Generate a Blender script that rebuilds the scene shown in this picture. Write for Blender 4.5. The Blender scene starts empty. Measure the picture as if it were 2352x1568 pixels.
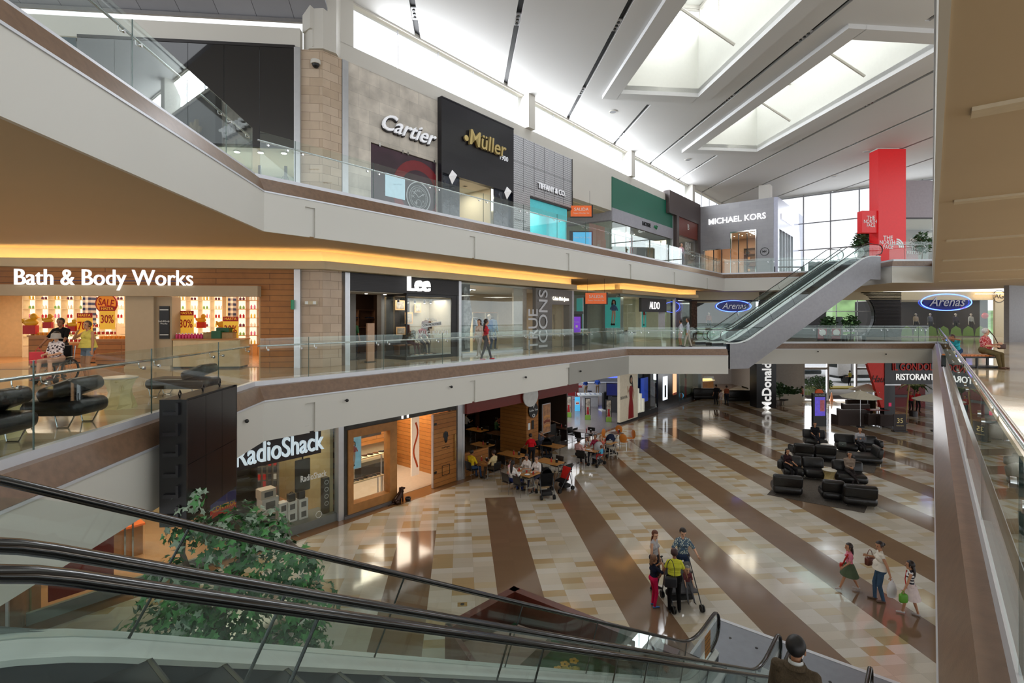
import bpy, bmesh, math, random
from mathutils import Vector, Matrix
random.seed(7)
SC = bpy.context.scene
COL = SC.collection
PI = math.pi
# ------------------------------------------------------------------ camera
CAMZ = 7.2
cam_d = bpy.data.cameras.new('camera'); cam = bpy.data.objects.new('camera', cam_d); COL.objects.link(cam)
cam.location = (0, 0, CAMZ); cam.rotation_euler = (PI/2, 0, 0)
cam_d.sensor_width = 36; cam_d.lens = 18; cam_d.shift_y = -54/2352; cam_d.clip_start = .05; cam_d.clip_end = 400
SC.camera = cam
# ------------------------------------------------------------------ plan
# u runs along the long shop front, v to its right; the camera stands above (0,0)
S_, C_ = 0.63393, 0.77339
ANG = math.atan2(C_, S_)                 # heading of u from the X axis
VW, VE, VR = -16.40, -13.53, 0.04        # shop wall, walkway edge, right-hand walkway edge
Z1, Z2, Z3, ZC = 0.0, 5.5, 11.0, 18.85   # floors and ceiling
D = Vector((-.0986, .9951)); E = Vector((.9951, .0986))   # stripes of the floor / across them
def P(u, v, z=0): return Vector((S_*u + C_*v, C_*u - S_*v, z))
def XY(u, v): return (S_*u + C_*v, C_*u - S_*v)
def UV(x, y): return (S_*x + C_*y, C_*x - S_*y)
def U(px, v=VW):                          # u of a plumb line read off the photo on a wall of constant v
    r = (px-1176)/1176
    return -v*(C_ + r*S_)/(S_ - r*C_)
def G(px, py, z=0.0):                     # point of a level surface read off the photo
    y = (CAMZ - z)*1176/(py - 730)
    return Vector(((px-1176)/1176*y, y, z))
def AY(px, py, y): return Vector(((px-1176)/1176*y, y, CAMZ - (py-730)*y/1176))
# ------------------------------------------------------------------ world and light
def lin(c):
    return tuple(((v/255)/12.92 if v/255 <= .04045 else ((v/255+.055)/1.055)**2.4) for v in c[:3]) + (1,)
W = bpy.data.worlds.new('daylight'); SC.world = W; W.use_nodes = True
bg = W.node_tree.nodes['Background']; bg.inputs[0].default_value = (.93, .96, 1, 1); bg.inputs[1].default_value = 1.3
SC.view_settings.view_transform = 'Standard'; SC.view_settings.look = 'None'
SC.view_settings.exposure = 0.5; SC.view_settings.gamma = 1
SC.cycles.max_bounces = 6; SC.cycles.diffuse_bounces = 3; SC.cycles.glossy_bounces = 3
SC.cycles.transparent_max_bounces = 24; SC.cycles.transmission_bounces = 4
SC.cycles.caustics_reflective = False; SC.cycles.caustics_refractive = False
SC.cycles.sample_clamp_indirect = 4; SC.cycles.use_denoising = True
SC.cycles.use_adaptive_sampling = True; SC.cycles.adaptive_threshold = .02
def area(name, loc, size, power, color=(1, 1, 1), target=None, rot=None, spread=None):
    l = bpy.data.lights.new(name, 'AREA'); l.energy = power; l.color = color
    l.shape = 'RECTANGLE'; l.size = size[0]; l.size_y = size[1]
    if spread: l.spread = spread
    o = bpy.data.objects.new(name, l); COL.objects.link(o); o.location = loc
    if rot is not None: o.rotation_euler = rot
    if target is not None:
        o.rotation_euler = (Vector(target)-Vector(loc)).to_track_quat('-Z', 'Y').to_euler()
    return o
DAY = (.95, .97, 1)
# daylight through the skylights, the clerestory and the glass end wall
def PQ(p, q, z=0): v = E*p + D*q; return Vector((v.x, v.y, z))
def PQd(p, q): v = E*p + D*q; return Vector((v.x, v.y, 0))
for p, q, ln, hw in ((10.2, 18.5, 13, 2.4), (18.2, 26.5, 13, 2.5), (2.2, 8, 12, 2.4)):  # last entry feeds the unseen skylight, kept as extra light
    for s_ in (-1, 1):
        o = area('skylight_daylight', PQ(p+s_*(hw+.4), q, 22.9), (ln, 1.5), 330, DAY, target=PQ(p-s_*1.2, q, 18.5))
for u0, u1 in ((12, 22), (22, 32), (32, 44)):
    o = area('clerestory_daylight', P((u0+u1)/2, VW-.5, 18), (u1-u0, 1.6), 600, DAY, target=P((u0+u1)/2, VW+8, 14))
area('glass_wall_daylight', P(55.6, -4, 14.5), (13, 7), 480, DAY, target=P(40, -4, 11))
area('entrance_daylight', (27, 45.5, 2.5), (9, 3.6), 450, DAY, target=(26, 30, 0))
WARM = (1, .74, .42); LAMP = (1, .84, .66); NEUT = (1, .93, .84)
# ------------------------------------------------------------------ materials
MATS = {}
def newmat(name):
    m = bpy.data.materials.new(name); m.use_nodes = True
    return m, m.node_tree.nodes, m.node_tree.links, m.node_tree.nodes['Principled BSDF']
def M(key, rgb=None, rough=.5, metal=0, var=.05, vs=6, emit=0, coat=0, bump=0, bs=40, spec=.5, sheen=0):
    if key in MATS: return MATS[key]
    m, n, l, b = newmat(key)
    c = lin(rgb)
    tc = n.new('ShaderNodeTexCoord'); nz = n.new('ShaderNodeTexNoise'); nz.inputs['Scale'].default_value = vs
    nz.inputs['Detail'].default_value = 2
    l.new(tc.outputs['Object'], nz.inputs['Vector'])
    mr = n.new('ShaderNodeMapRange'); mr.inputs[1].default_value = .3; mr.inputs[2].default_value = .7
    mr.inputs[3].default_value = 1-var; mr.inputs[4].default_value = 1+var
    l.new(nz.outputs[0], mr.inputs[0])
    vm = n.new('ShaderNodeVectorMath'); vm.operation = 'SCALE'; vm.inputs[0].default_value = c[:3]
    l.new(mr.outputs[0], vm.inputs['Scale']); l.new(vm.outputs[0], b.inputs['Base Color'])
    b.inputs['Roughness'].default_value = rough; b.inputs['Metallic'].default_value = metal
    b.inputs['Specular IOR Level'].default_value = spec; b.inputs['Coat Weight'].default_value = coat
    if emit:
        b.inputs['Emission Color'].default_value = c; b.inputs['Emission Strength'].default_value = emit
    if bump:
        n2 = n.new('ShaderNodeTexNoise'); n2.inputs['Scale'].default_value = bs
        l.new(tc.outputs['Object'], n2.inputs['Vector'])
        bp = n.new('ShaderNodeBump'); bp.inputs['Strength'].default_value = bump; bp.inputs['Distance'].default_value = .02
        l.new(n2.outputs[0], bp.inputs['Height']); l.new(bp.outputs[0], b.inputs['Normal'])
    MATS[key] = m
    return m
def math_(n, l, op, a, b=None, c=None):
    x = n.new('ShaderNodeMath'); x.operation = op
    for i, q in enumerate((a, b, c)):
        if q is None: continue
        if isinstance(q, (int, float)): x.inputs[i].default_value = q
        else: l.new(q, x.inputs[i])
    return x.outputs[0]
def glassmat(key, tint, refl=1.0, ior=1.5, base=0.0, rough=0.0):
    m = bpy.data.materials.new(key); m.use_nodes = True; n = m.node_tree.nodes; l = m.node_tree.links
    n.clear(); out = n.new('ShaderNodeOutputMaterial'); t = n.new('ShaderNodeBsdfTransparent'); g = n.new('ShaderNodeBsdfGlossy')
    t.inputs[0].default_value = tint + (1,); g.inputs['Roughness'].default_value = rough; g.inputs[0].default_value = (.95, 1, .98, 1)
    # Schlick on the true facing angle, same on both sides of the pane
    geo = n.new('ShaderNodeNewGeometry'); dt = n.new('ShaderNodeVectorMath'); dt.operation = 'DOT_PRODUCT'
    l.new(geo.outputs['Incoming'], dt.inputs[0]); l.new(geo.outputs['Normal'], dt.inputs[1])
    a = math_(n, l, 'ABSOLUTE', dt.outputs['Value'])
    k = math_(n, l, 'POWER', math_(n, l, 'SUBTRACT', 1, a), 4.5)
    f = math_(n, l, 'ADD', math_(n, l, 'MULTIPLY', k, .9*refl), base+.045)
    mx = n.new('ShaderNodeMixShader'); l.new(f, mx.inputs[0]); l.new(t.outputs[0], mx.inputs[1]); l.new(g.outputs[0], mx.inputs[2])
    l.new(mx.outputs[0], out.inputs[0]); MATS[key] = m
    return m
GLASS = glassmat('balustrade_glass', (.945, .98, .968))
SHOPGLASS = glassmat('shop_glass', (.95, .98, .97), base=.02)
WINGLASS = glassmat('window_glass', (.97, .98, .99), refl=.4)
BLUEGLASS = glassmat('frosted_glass', (.70, .84, .9), base=.1, rough=.3)
def worldpq(n, l):
    geo = n.new('ShaderNodeNewGeometry')
    def dot(v):
        x = n.new('ShaderNodeVectorMath'); x.operation = 'DOT_PRODUCT'; l.new(geo.outputs['Position'], x.inputs[0])
        x.inputs[1].default_value = v; return x.outputs['Value']
    return dot((E.x, E.y, 0)), dot((D.x, D.y, 0)), dot((C_, -S_, 0)), dot((S_, C_, 0))
def mixc(n, l, f, a, b):
    x = n.new('ShaderNodeMix'); x.data_type = 'RGBA'
    if isinstance(f, float): x.inputs[0].default_value = f
    else: l.new(f, x.inputs[0])
    for i, q in ((6, a), (7, b)):
        if isinstance(q, tuple): x.inputs[i].default_value = q
        else: l.new(q, x.inputs[i])
    return x.outputs[2]
def floormat(key, level):
    m, n, l, b = newmat(key)
    p, q, v, u = worldpq(n, l)
    T = .594 if level == 1 else .6
    R = .297 if level == 1 else .6
    ci = math_(n, l, 'FLOOR', math_(n, l, 'DIVIDE', math_(n, l, 'SUBTRACT', p, .94), T))
    ri = math_(n, l, 'FLOOR', math_(n, l, 'DIVIDE', q, R))
    cv = n.new('ShaderNodeCombineXYZ'); l.new(ci, cv.inputs[0]); l.new(ri, cv.inputs[1])
    wn = n.new('ShaderNodeTexWhiteNoise'); wn.noise_dimensions = '3D'; l.new(cv.outputs[0], wn.inputs['Vector'])
    ramp = n.new('ShaderNodeValToRGB'); ramp.color_ramp.interpolation = 'CONSTANT'; l.new(wn.outputs['Value'], ramp.inputs[0])
    cols = ((0, (204, 196, 180)), (.24, (188, 164, 124)), (.40, (214, 206, 190)), (.66, (204, 190, 162)), (.78, (219, 214, 203))) if level == 1 else \
           ((0, (196, 182, 156)), (.35, (186, 166, 134)), (.7, (203, 192, 170)))
    el = ramp.color_ramp.elements
    el[0].position = cols[0][0]; el[0].color = lin(cols[0][1]); el[1].position = cols[1][0]; el[1].color = lin(cols[1][1])
    for a, c in cols[2:]:
        e = el.new(a); e.color = lin(c)
    nz = n.new('ShaderNodeTexNoise'); nz.inputs['Scale'].default_value = 60; nz.inputs['Detail'].default_value = 3
    geo = n.new('ShaderNodeNewGeometry'); l.new(geo.outputs['Position'], nz.inputs['Vector'])
    if level == 1:
        md = math_(n, l, 'FLOORED_MODULO', ci, 5)
        band = math_(n, l, 'LESS_THAN', md, 2)
        pl = math_(n, l, 'MULTIPLY', math_(n, l, 'FLOOR', math_(n, l, 'DIVIDE', math_(n, l, 'SUBTRACT', p, .94), 2.97)), 2.97)
        qend = math_(n, l, 'ADD', pl, 20.5)
        band = math_(n, l, 'MULTIPLY', band, math_(n, l, 'LESS_THAN', q, qend))
        bc = mixc(n, l, math_(n, l, 'MULTIPLY', wn.outputs['Value'], .5), lin((132, 106, 84)), lin((122, 98, 78)))
        col = mixc(n, l, band, ramp.outputs[0], bc)
        wallb = math_(n, l, 'LESS_THAN', v, -15.85)
        col = mixc(n, l, wallb, col, lin((140, 100, 62)))
    else: col = ramp.outputs[0]
    # fine joints
    fp = math_(n, l, 'FRACT', math_(n, l, 'DIVIDE', math_(n, l, 'SUBTRACT', p, .94), T))
    fq = math_(n, l, 'FRACT', math_(n, l, 'DIVIDE', q, R))
    jj = math_(n, l, 'MAXIMUM', math_(n, l, 'LESS_THAN', fp, .008), math_(n, l, 'LESS_THAN', fq, .012))
    col = mixc(n, l, math_(n, l, 'MULTIPLY', jj, .35), col, lin((110, 95, 78)))
    col2 = mixc(n, l, math_(n, l, 'MULTIPLY', nz.outputs[0], .25), col, lin((120, 100, 80)))
    l.new(col2, b.inputs['Base Color'])
    b.inputs['Roughness'].default_value = .09; b.inputs['Specular IOR Level'].default_value = .75
    w = n.new('ShaderNodeTexNoise'); w.inputs['Scale'].default_value = 1.3; l.new(geo.outputs['Position'], w.inputs['Vector'])
    bp = n.new('ShaderNodeBump'); bp.inputs['Strength'].default_value = .05; bp.inputs['Distance'].default_value = .02
    l.new(w.outputs[0], bp.inputs['Height']); l.new(bp.outputs[0], b.inputs['Normal'])
    MATS[key] = m; return m
def brickmat(key, c1, c2, mortar, w, h, off=.5, rough=.5, ms=.012, scale=1, swap=False, var=.12, vs=2.0, metal=0, bump=.3):
    # blocks or boards laid in the object's own x (across) and z (up)
    m, n, l, b = newmat(key)
    tc = n.new('ShaderNodeTexCoord'); sx = n.new('ShaderNodeSeparateXYZ'); l.new(tc.outputs['Object'], sx.inputs[0])
    cx = n.new('ShaderNodeCombineXYZ')
    l.new(sx.outputs[2 if swap else 0], cx.inputs[0]); l.new(sx.outputs[0 if swap else 2], cx.inputs[1])
    br = n.new('ShaderNodeTexBrick'); l.new(cx.outputs[0], br.inputs['Vector'])
    br.inputs['Color1'].default_value = lin(c1); br.inputs['Color2'].default_value = lin(c2); br.inputs['Mortar'].default_value = lin(mortar)
    br.inputs['Scale'].default_value = 1; br.inputs['Brick Width'].default_value = w; br.inputs['Row Height'].default_value = h
    br.inputs['Mortar Size'].default_value = ms; br.inputs['Mortar Smooth'].default_value = .1; br.offset = off
    nz = n.new('ShaderNodeTexNoise'); nz.inputs['Scale'].default_value = vs; nz.inputs['Detail'].default_value = 6
    l.new(tc.outputs['Object'], nz.inputs['Vector'])
    mr = n.new('ShaderNodeMapRange'); mr.inputs[1].default_value = .25; mr.inputs[2].default_value = .75
    mr.inputs[3].default_value = 1-var; mr.inputs[4].default_value = 1+var; l.new(nz.outputs[0], mr.inputs[0])
    vm = n.new('ShaderNodeVectorMath'); vm.operation = 'SCALE'; l.new(br.outputs[0], vm.inputs[0]); l.new(mr.outputs[0], vm.inputs['Scale'])
    l.new(vm.outputs[0], b.inputs['Base Color']); b.inputs['Roughness'].default_value = rough; b.inputs['Metallic'].default_value = metal
    if bump:
        bp = n.new('ShaderNodeBump'); bp.inputs['Strength'].default_value = bump; bp.inputs['Distance'].default_value = .01; bp.invert = True
        l.new(br.outputs['Fac'], bp.inputs['Height']); l.new(bp.outputs[0], b.inputs['Normal'])
    MATS[key] = m; return m
FLOOR1 = floormat('polished_floor_tiles', 1); FLOOR2 = floormat('upper_floor_tiles', 2)
WHITE = M('white_paint', (214, 211, 203), .6, var=.02, vs=.5)
FASC = M('fascia_paint', (212, 210, 202), .55, var=.02, vs=.4)
SOFF = M('soffit_paint', (200, 180, 148), .7, var=.02, vs=.4)
CEIL = M('ceiling_paint', (206, 206, 206), .7, var=.015, vs=.3)
GRAN = M('brown_granite', (124, 98, 78), .3, var=.14, vs=9, bump=.05, bs=60)
ALU = M('brushed_aluminium', (206, 208, 212), .3, .6, var=.03)
KERB = M('white_aluminium', (214, 216, 222), .35, .25, var=.02)
STEEL = M('stainless_steel', (190, 192, 194), .18, 1, var=.03)
CHROME = M('chrome', (215, 215, 215), .06, 1, var=.02)
BLACK = M('black_rubber', (16, 15, 15), .18, var=.1, spec=.7)
BLK = M('black_plastic', (20, 20, 21), .4, var=.08)
DARK = M('charcoal_panel', (36, 36, 40), .3, var=.08)
LEATH = M('black_leather', (22, 21, 21), .33, var=.15, vs=5, bump=.35, bs=9)
STONE = brickmat('sandstone_blocks', (206, 186, 164), (190, 168, 144), (156, 136, 116), .62, .3, ms=.008, var=.1)
WOODB = brickmat('honey_oak_boards', (176, 118, 58), (166, 106, 48), (92, 56, 24), 3.5, .19, ms=.008, var=.12, vs=4, bump=.4)
WOOD = M('oak_wood', (180, 126, 70), .4, var=.12, vs=5)
EMW = M('lit_white', (255, 250, 240), emit=6)
EMLED = M('lit_lettering', (250, 250, 250), emit=.62)
EMWARM = M('warm_led_strip', (255, 205, 128), emit=13)
# ------------------------------------------------------------------ mesh helpers
class MB:
    def __init__(s): s.v = []; s.f = []; s.mi = []; s.m = 0; s.T = None
    def add(s, vs, fs):
        b = len(s.v)
        for p in vs:
            p = Vector(p); s.v.append(s.T @ p if s.T else p)
        for f in fs: s.f.append(tuple(b+i for i in f)); s.mi.append(s.m)
        return s
    def box(s, x0, x1, y0, y1, z0, z1):
        return s.add([(x0,y0,z0),(x1,y0,z0),(x1,y1,z0),(x0,y1,z0),(x0,y0,z1),(x1,y0,z1),(x1,y1,z1),(x0,y1,z1)],
              [(0,3,2,1),(4,5,6,7),(0,1,5,4),(1,2,6,5),(2,3,7,6),(3,0,4,7)])
    def cbox(s, cx, cy, cz, sx, sy, sz, rz=0, rx=0, ry=0):
        o = s.T; t = Matrix.Translation((cx, cy, cz)) @ Matrix.Rotation(rz, 4, 'Z') @ Matrix.Rotation(ry, 4, 'Y') @ Matrix.Rotation(rx, 4, 'X')
        s.T = (o @ t) if o else t
        s.box(-sx/2, sx/2, -sy/2, sy/2, -sz/2, sz/2); s.T = o; return s
    def rbox(s, cx, cy, cz, sx, sy, sz, r=.03, rz=0, rx=0, ry=0, seg=3):
        bm = bmesh.new(); bmesh.ops.create_cube(bm, size=1)
        for v in bm.verts: v.co = Vector((v.co.x*sx, v.co.y*sy, v.co.z*sz))
        bmesh.ops.bevel(bm, geom=list(bm.edges), offset=min(r, min(sx, sy, sz)*.49), segments=seg, affect='EDGES', profile=.5)
        bm.verts.ensure_lookup_table(); bm.verts.index_update()
        t = Matrix.Translation((cx, cy, cz)) @ Matrix.Rotation(rz, 4, 'Z') @ Matrix.Rotation(ry, 4, 'Y') @ Matrix.Rotation(rx, 4, 'X')
        s.add([t @ v.co for v in bm.verts], [[v.index for v in f.verts] for f in bm.faces]); bm.free(); return s
    def prism(s, poly, z0, z1, caps=True):
        n = len(poly); a = sum(poly[i][0]*poly[(i+1) % n][1]-poly[(i+1) % n][0]*poly[i][1] for i in range(n))
        if a < 0: poly = list(reversed(poly))
        vs = [(p[0], p[1], z0) for p in poly]+[(p[0], p[1], z1) for p in poly]
        fs = [(i, (i+1) % n, n+(i+1) % n, n+i) for i in range(n)]
        if caps: fs += [tuple(range(n, 2*n)), tuple(reversed(range(n)))]
        return s.add(vs, fs)
    def tube(s, pts, r, n=10, caps=True, closed=False, sy=1.0, up=None):
        pts = [Vector(p) for p in pts]; N = len(pts); rs = r if isinstance(r, (list, tuple)) else [r]*N
        vs = []; prev = None
        for i, p in enumerate(pts):
            if closed: t = pts[(i+1) % N]-pts[i-1]
            else: t = pts[min(i+1, N-1)]-pts[max(i-1, 0)]
            t.normalize()
            if prev is None or up is not None:
                a = Vector(up) if up is not None else (Vector((0, 0, 1)) if abs(t.z) < .9 else Vector((1, 0, 0)))
                x = t.cross(a).normalized()
            else: x = (prev - t*prev.dot(t)).normalized()
            y = x.cross(t).normalized(); prev = x
            for k in range(n):
                a = 2*PI*k/n; vs.append(p + x*(math.cos(a)*rs[i]) + y*(math.sin(a)*rs[i]*sy))
        fs = []
        for i in range(N if closed else N-1):
            j = (i+1) % N
            for k in range(n): fs.append((i*n+k, i*n+(k+1) % n, j*n+(k+1) % n, j*n+k))
        if caps and not closed: fs += [tuple(range(n))[::-1], tuple((N-1)*n+k for k in range(n))]
        return s.add(vs, fs)
    def cyl(s, cx, cy, z0, z1, r, r1=None, n=16):
        r1 = r if r1 is None else r1
        return s.lathe([(r, z0), (r1, z1)], cx, cy, n)
    def lathe(s, prof, cx=0, cy=0, n=16, cap=True, sx=1, sy=1):
        vs = []; fs = []
        for r, z in prof:
            for k in range(n): a = 2*PI*k/n; vs.append((cx+r*math.cos(a)*sx, cy+r*math.sin(a)*sy, z))
        for i in range(len(prof)-1):
            for k in range(n): fs.append((i*n+k, i*n+(k+1) % n, (i+1)*n+(k+1) % n, (i+1)*n+k))
        if cap: fs += [tuple(reversed(range(n))), tuple((len(prof)-1)*n+k for k in range(n))]
        return s.add(vs, fs)
    def ball(s, c, rx, ry=None, rz=None, n=12, m=8, rot=None):
        ry = rx if ry is None else ry; rz = rx if rz is None else rz
        R = rot.to_matrix() if rot is not None else Matrix.Identity(3)
        vs = [Vector(c)+R @ Vector((0, 0, -rz))]
        for i in range(1, m):
            t = PI*i/m
            for k in range(n):
                a = 2*PI*k/n; vs.append(Vector(c)+R @ Vector((math.sin(t)*math.cos(a)*rx, math.sin(t)*math.sin(a)*ry, -math.cos(t)*rz)))
        vs.append(Vector(c)+R @ Vector((0, 0, rz))); fs = []
        for k in range(n): fs.append((0, 1+(k+1) % n, 1+k))
        for i in range(m-2):
            for k in range(n): fs.append((1+i*n+k, 1+i*n+(k+1) % n, 1+(i+1)*n+(k+1) % n, 1+(i+1)*n+k))
        b = 1+(m-2)*n
        for k in range(n): fs.append((b+k, b+(k+1) % n, len(vs)-1))
        return s.add(vs, fs)
    def quad(s, a, b, c, d): return s.add([a, b, c, d], [(0, 1, 2, 3)])
    def build(s, name, mats, parent=None, smooth=False, loc=None, rot=None, **tags):
        me = bpy.data.meshes.new(name); me.from_pydata([tuple(v) for v in s.v], [], s.f)
        if not isinstance(mats, (list, tuple)): mats = [mats]
        for m in mats: me.materials.append(m)
        if len(mats) > 1:
            for p, i in zip(me.polygons, s.mi): p.material_index = i
        if smooth:
            for p in me.polygons: p.use_smooth = True
        me.update(); o = bpy.data.objects.new(name, me); COL.objects.link(o)
        if smooth:
            try: me.set_sharp_from_angle(angle=math.radians(42))
            except Exception: pass
        if parent is not None: o.parent = parent
        if loc is not None: o.location = loc
        if rot is not None: o.rotation_euler = (0, 0, rot)
        for k, v in tags.items(): o[k] = v
        return o
def tag(o, label, cat, group=None, kind=None):
    o['label'] = label; o['category'] = cat
    if group: o['group'] = group
    if kind: o['kind'] = kind
    return o
def thing(name, label, cat, loc=(0, 0, 0), rz=0, group=None):
    o = bpy.data.objects.new(name, None); COL.objects.link(o); o.empty_display_size = .2
    o.location = loc; o.rotation_euler = (0, 0, rz); return tag(o, label, cat, group)
def struct(mb, name, mats, **k): return mb.build(name, mats, kind='structure', **k)
KIDS = {}
def copy_tree(o, loc=None, rz=None, label=None, group=None, scale=None):
    c = o.copy(); COL.objects.link(c)
    if loc is not None: c.location = loc
    if rz is not None: c.rotation_euler = (0, 0, rz)
    if scale is not None: c.scale = (scale,)*3 if isinstance(scale, (int, float)) else scale
    if label: c['label'] = label
    if group: c['group'] = group
    for ch in kids(o):
        d = ch.copy(); COL.objects.link(d); d.parent = c
        for g in kids(ch): e = g.copy(); COL.objects.link(e); e.parent = d
    return c
def kids(o):
    if o.name not in KIDS: KIDS[o.name] = list(o.children)
    return KIDS[o.name]
FONTC = {}
def text(s, size, mat, parent=None, loc=(0, 0, 0), ext=.02, bold=0, shear=0, align='CENTER', name='lettering', fit=None, sx=1, rz=0, rot=None, sp=1, res=3):
    cu = bpy.data.curves.new(name, 'FONT'); cu.body = s; cu.size = size; cu.extrude = ext; cu.offset = bold*size*.35; cu.shear = shear
    cu.align_x = align; cu.align_y = 'CENTER'; cu.space_character = sp; cu.resolution_u = res
    o = bpy.data.objects.new(name, cu); COL.objects.link(o)
    dg = bpy.context.evaluated_depsgraph_get(); me = bpy.data.meshes.new_from_object(o.evaluated_get(dg))
    bpy.data.objects.remove(o); bpy.data.curves.remove(cu)
    me.materials.clear(); me.materials.append(mat)
    if fit:
        xs = [v.co.x for v in me.vertices]; sx = fit/(max(xs)-min(xs))
    for v in me.vertices: v.co.x *= sx
    R = rot if rot is not None else (Matrix.Rotation(rz, 4, 'Z') @ Matrix.Rotation(PI/2, 4, 'X'))
    me.transform(Matrix.Translation(loc) @ R); me.name = name
    t = bpy.data.objects.new(name, me); COL.objects.link(t)
    if parent is not None: t.parent = parent
    return t
# ================================================================== SHELL
A_ = (-6.5, 13.42); L0 = (-5.54, 3.77); T2 = (6.76, 29.6); T3 = (12.5, 29.6)
BR0 = (15.6, 36.0); BR1 = (29.57, 36.0); FY = 45.5
Bc = (-6.55, 17.7)
UB = UV(*Bc)[0]
def clip(poly, a, b, c):                  # keep a*x+b*y<=c
    out = []
    for i in range(len(poly)):
        p, q = poly[i], poly[(i+1) % len(poly)]
        fp, fq = a*p[0]+b*p[1]-c, a*q[0]+b*q[1]-c
        if fp <= 0: out.append(p)
        if fp*fq < 0:
            t = fp/(fp-fq); out.append((p[0]+(q[0]-p[0])*t, p[1]+(q[1]-p[1])*t))
    return out
def inset(pts, t=.3):
    o = []
    for i, p in enumerate(pts):
        ns = []
        if i > 0: d = (Vector(p)-Vector(pts[i-1])).normalized(); ns.append(Vector((-d.y, d.x)))
        if i < len(pts)-1: d = (Vector(pts[i+1])-Vector(p)).normalized(); ns.append(Vector((-d.y, d.x)))
        m = sum(ns, Vector((0, 0))).normalized(); o.append(tuple(Vector(p)+m*t/max(.4, m.dot(ns[0]))))
    return o
# ground
mb = MB(); mb.prism([(-40, -6), (45, -6), (60, 44.2), (-40, 44.2)], -.3, 0); struct(mb, 'floor', FLOOR1)
# slabs of the two upper levels: the void between them is the atrium
def slab(z, pf, name, fmat):
    mb = MB()
    for p in pf(.06): mb.m = 0; k = len(mb.f); mb.prism(p, z-1.5, z-.5); mb.mi[k:k+len(p)] = [2]*len(p)
    for p in pf(.3):
        mb.m = 0; mb.prism(p, z-.5, z-.06)
        mb.m = 1; mb.prism(p, z-.06, z)
    struct(mb, name, [SOFF, fmat, FASC])
def mid_plan(t):
    i0, iA, iT2, iT3 = inset([L0, A_, T2, T3], t); iB0, iB1, iR = inset([BR0, BR1, XY(-8, VR)], t)
    return [[i0, iA, iT2, iT3, (12.5, 30.5), (15.6, iB0[1]), (15.6, FY+9), (-30, FY+9), (-30, 3.77)],
          [(15.6, iB0[1]), iB1, (iB1[0], FY+9), (15.6, FY+9)],
          [iR, XY(-8, 14), (56, FY+9), (iB1[0], FY+9), iB1],
          [XY(-8, VR+.3), XY(-.9, VR+.3), XY(-.9, -6.9), (i0[0], 3.77), (-30, 3.77), (-30, -6)]]
slab(Z2, mid_plan, 'floor_upper', FLOOR2)
T2b = (17.94, 43.25); T3b = (25.2, 40.9); PL0 = (24.5, 33.0); PL1 = (27.1, 33.0)
def top_plan(t):
    j0, jA, jT2, jT3, jP0, jP1, jR = inset([(-4.6, -6), A_, T2b, T3b, PL0, PL1, XY(-5, VR)], t)
    return [[j0, jA, jT2, XY(55, -14.3), XY(55, -30), (-30, FY+9), (-30, -6)],
          [jT2, jT3, XY(55.2, -8), XY(55.2, -14.3)],
          [jP0, jP1, XY(55.2, VR+.3), XY(55.2, -8), jT3],
          [jR, XY(-5, 14), XY(55.2, 14), XY(55.2, VR+.3), jP1]]
slab(Z3, top_plan, 'floor_top', FLOOR2)
CREAM0 = M('rib_cream', (214, 200, 172), .6)
# edges: fascia panels, sloping granite band, kerb
NOTCH = [UV(*A_)[0]+.78/C_] + [(14.2+5.1*i+.15)/C_ for i in range(0)]
def edge(pts, z, notches=(), name='trim'):
    fa, gr, ke = MB(), MB(), MB()
    n = len(pts)
    def nrm(a, b): d = (Vector(b)-Vector(a)).normalized(); return Vector((d.y, -d.x))
    def off(i, o):                        # mitred offset of corner i to the void side
        p = Vector(pts[i])
        if i == 0: return p+nrm(pts[0], pts[1])*o
        if i == n-1: return p+nrm(pts[-2], pts[-1])*o
        a, b = nrm(pts[i-1], pts[i]), nrm(pts[i], pts[i+1]); m = (a+b).normalized()
        return p+m*(o/max(.3, m.dot(a)))
    def sweep(mb, prof):
        k = len(prof)
        vs = [(*off(i, o), z+h) for i in range(n) for o, h in prof]
        fs = [(i*k+j, i*k+(j+1) % k, (i+1)*k+(j+1) % k, (i+1)*k+j) for i in range(n-1) for j in range(k)]
        fs += [tuple(range(k))[::-1], tuple((n-1)*k+j for j in range(k))]
        mb.add(vs, fs)
    sweep(gr, [(-.32, -.47), (0.0, -.47), (.01, -.45), (-.14, -.11), (-.26, -.10), (-.32, -.10)])
    sweep(ke, [(-.37, -.12), (-.26, -.12), (-.265, .02), (-.37, .025)])
    sweep(ke, [(-.03, -.50), (.02, -.50), (.02, -.46), (-.03, -.46)])
    for i in range(n-1):
        a, b = Vector(pts[i]), Vector(pts[i+1]); L = (b-a).length; d = (b-a)/L; m = nrm(a, b)
        cuts = sorted(t for (seg, t) in notches if seg == i)
        x = 0; pass
        def pnl(x0, x1, z0, z1, t=.07):
            q0 = a+d*x0; q1 = a+d*x1; r0 = q0; r1 = q1; q0 = q0-m*t; q1 = q1-m*t
            if x0 <= 0: q0 = off(i, -t)
            if x1 >= L: q1 = off(i+1, -t)
            fa.prism([tuple(q0), tuple(q1), tuple(r1), tuple(r0)], z0, z1)
        for c in cuts+[L]:
            pnl(x, min(c, L), z-1.53, z-.49)
            if c < L:
                w = .3; pnl(c, c+w, z-.69, z-.49); pnl(c, c+w*.45, z-1.53, z-1.33); x = c+w
    f = struct(fa, name, FASC); g = struct(gr, 'trim_granite', GRAN); k = struct(ke, 'trim_kerb', KERB)
n2 = [(1, (14.2+5.1*i-13.42+.1)*1.293) for i in range(4)]
edge([L0, A_, T2, T3], Z2, n2, 'trim_fascia')
edge([BR0, BR1, XY(-8, VR)], Z2, (), 'trim_fascia')
edge([XY(-.6, -3.95), L0], Z2, (), 'trim_fascia')
n3 = [(1, (14.2+5.1*i-13.42+.1)*1.293) for i in range(6)]
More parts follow.
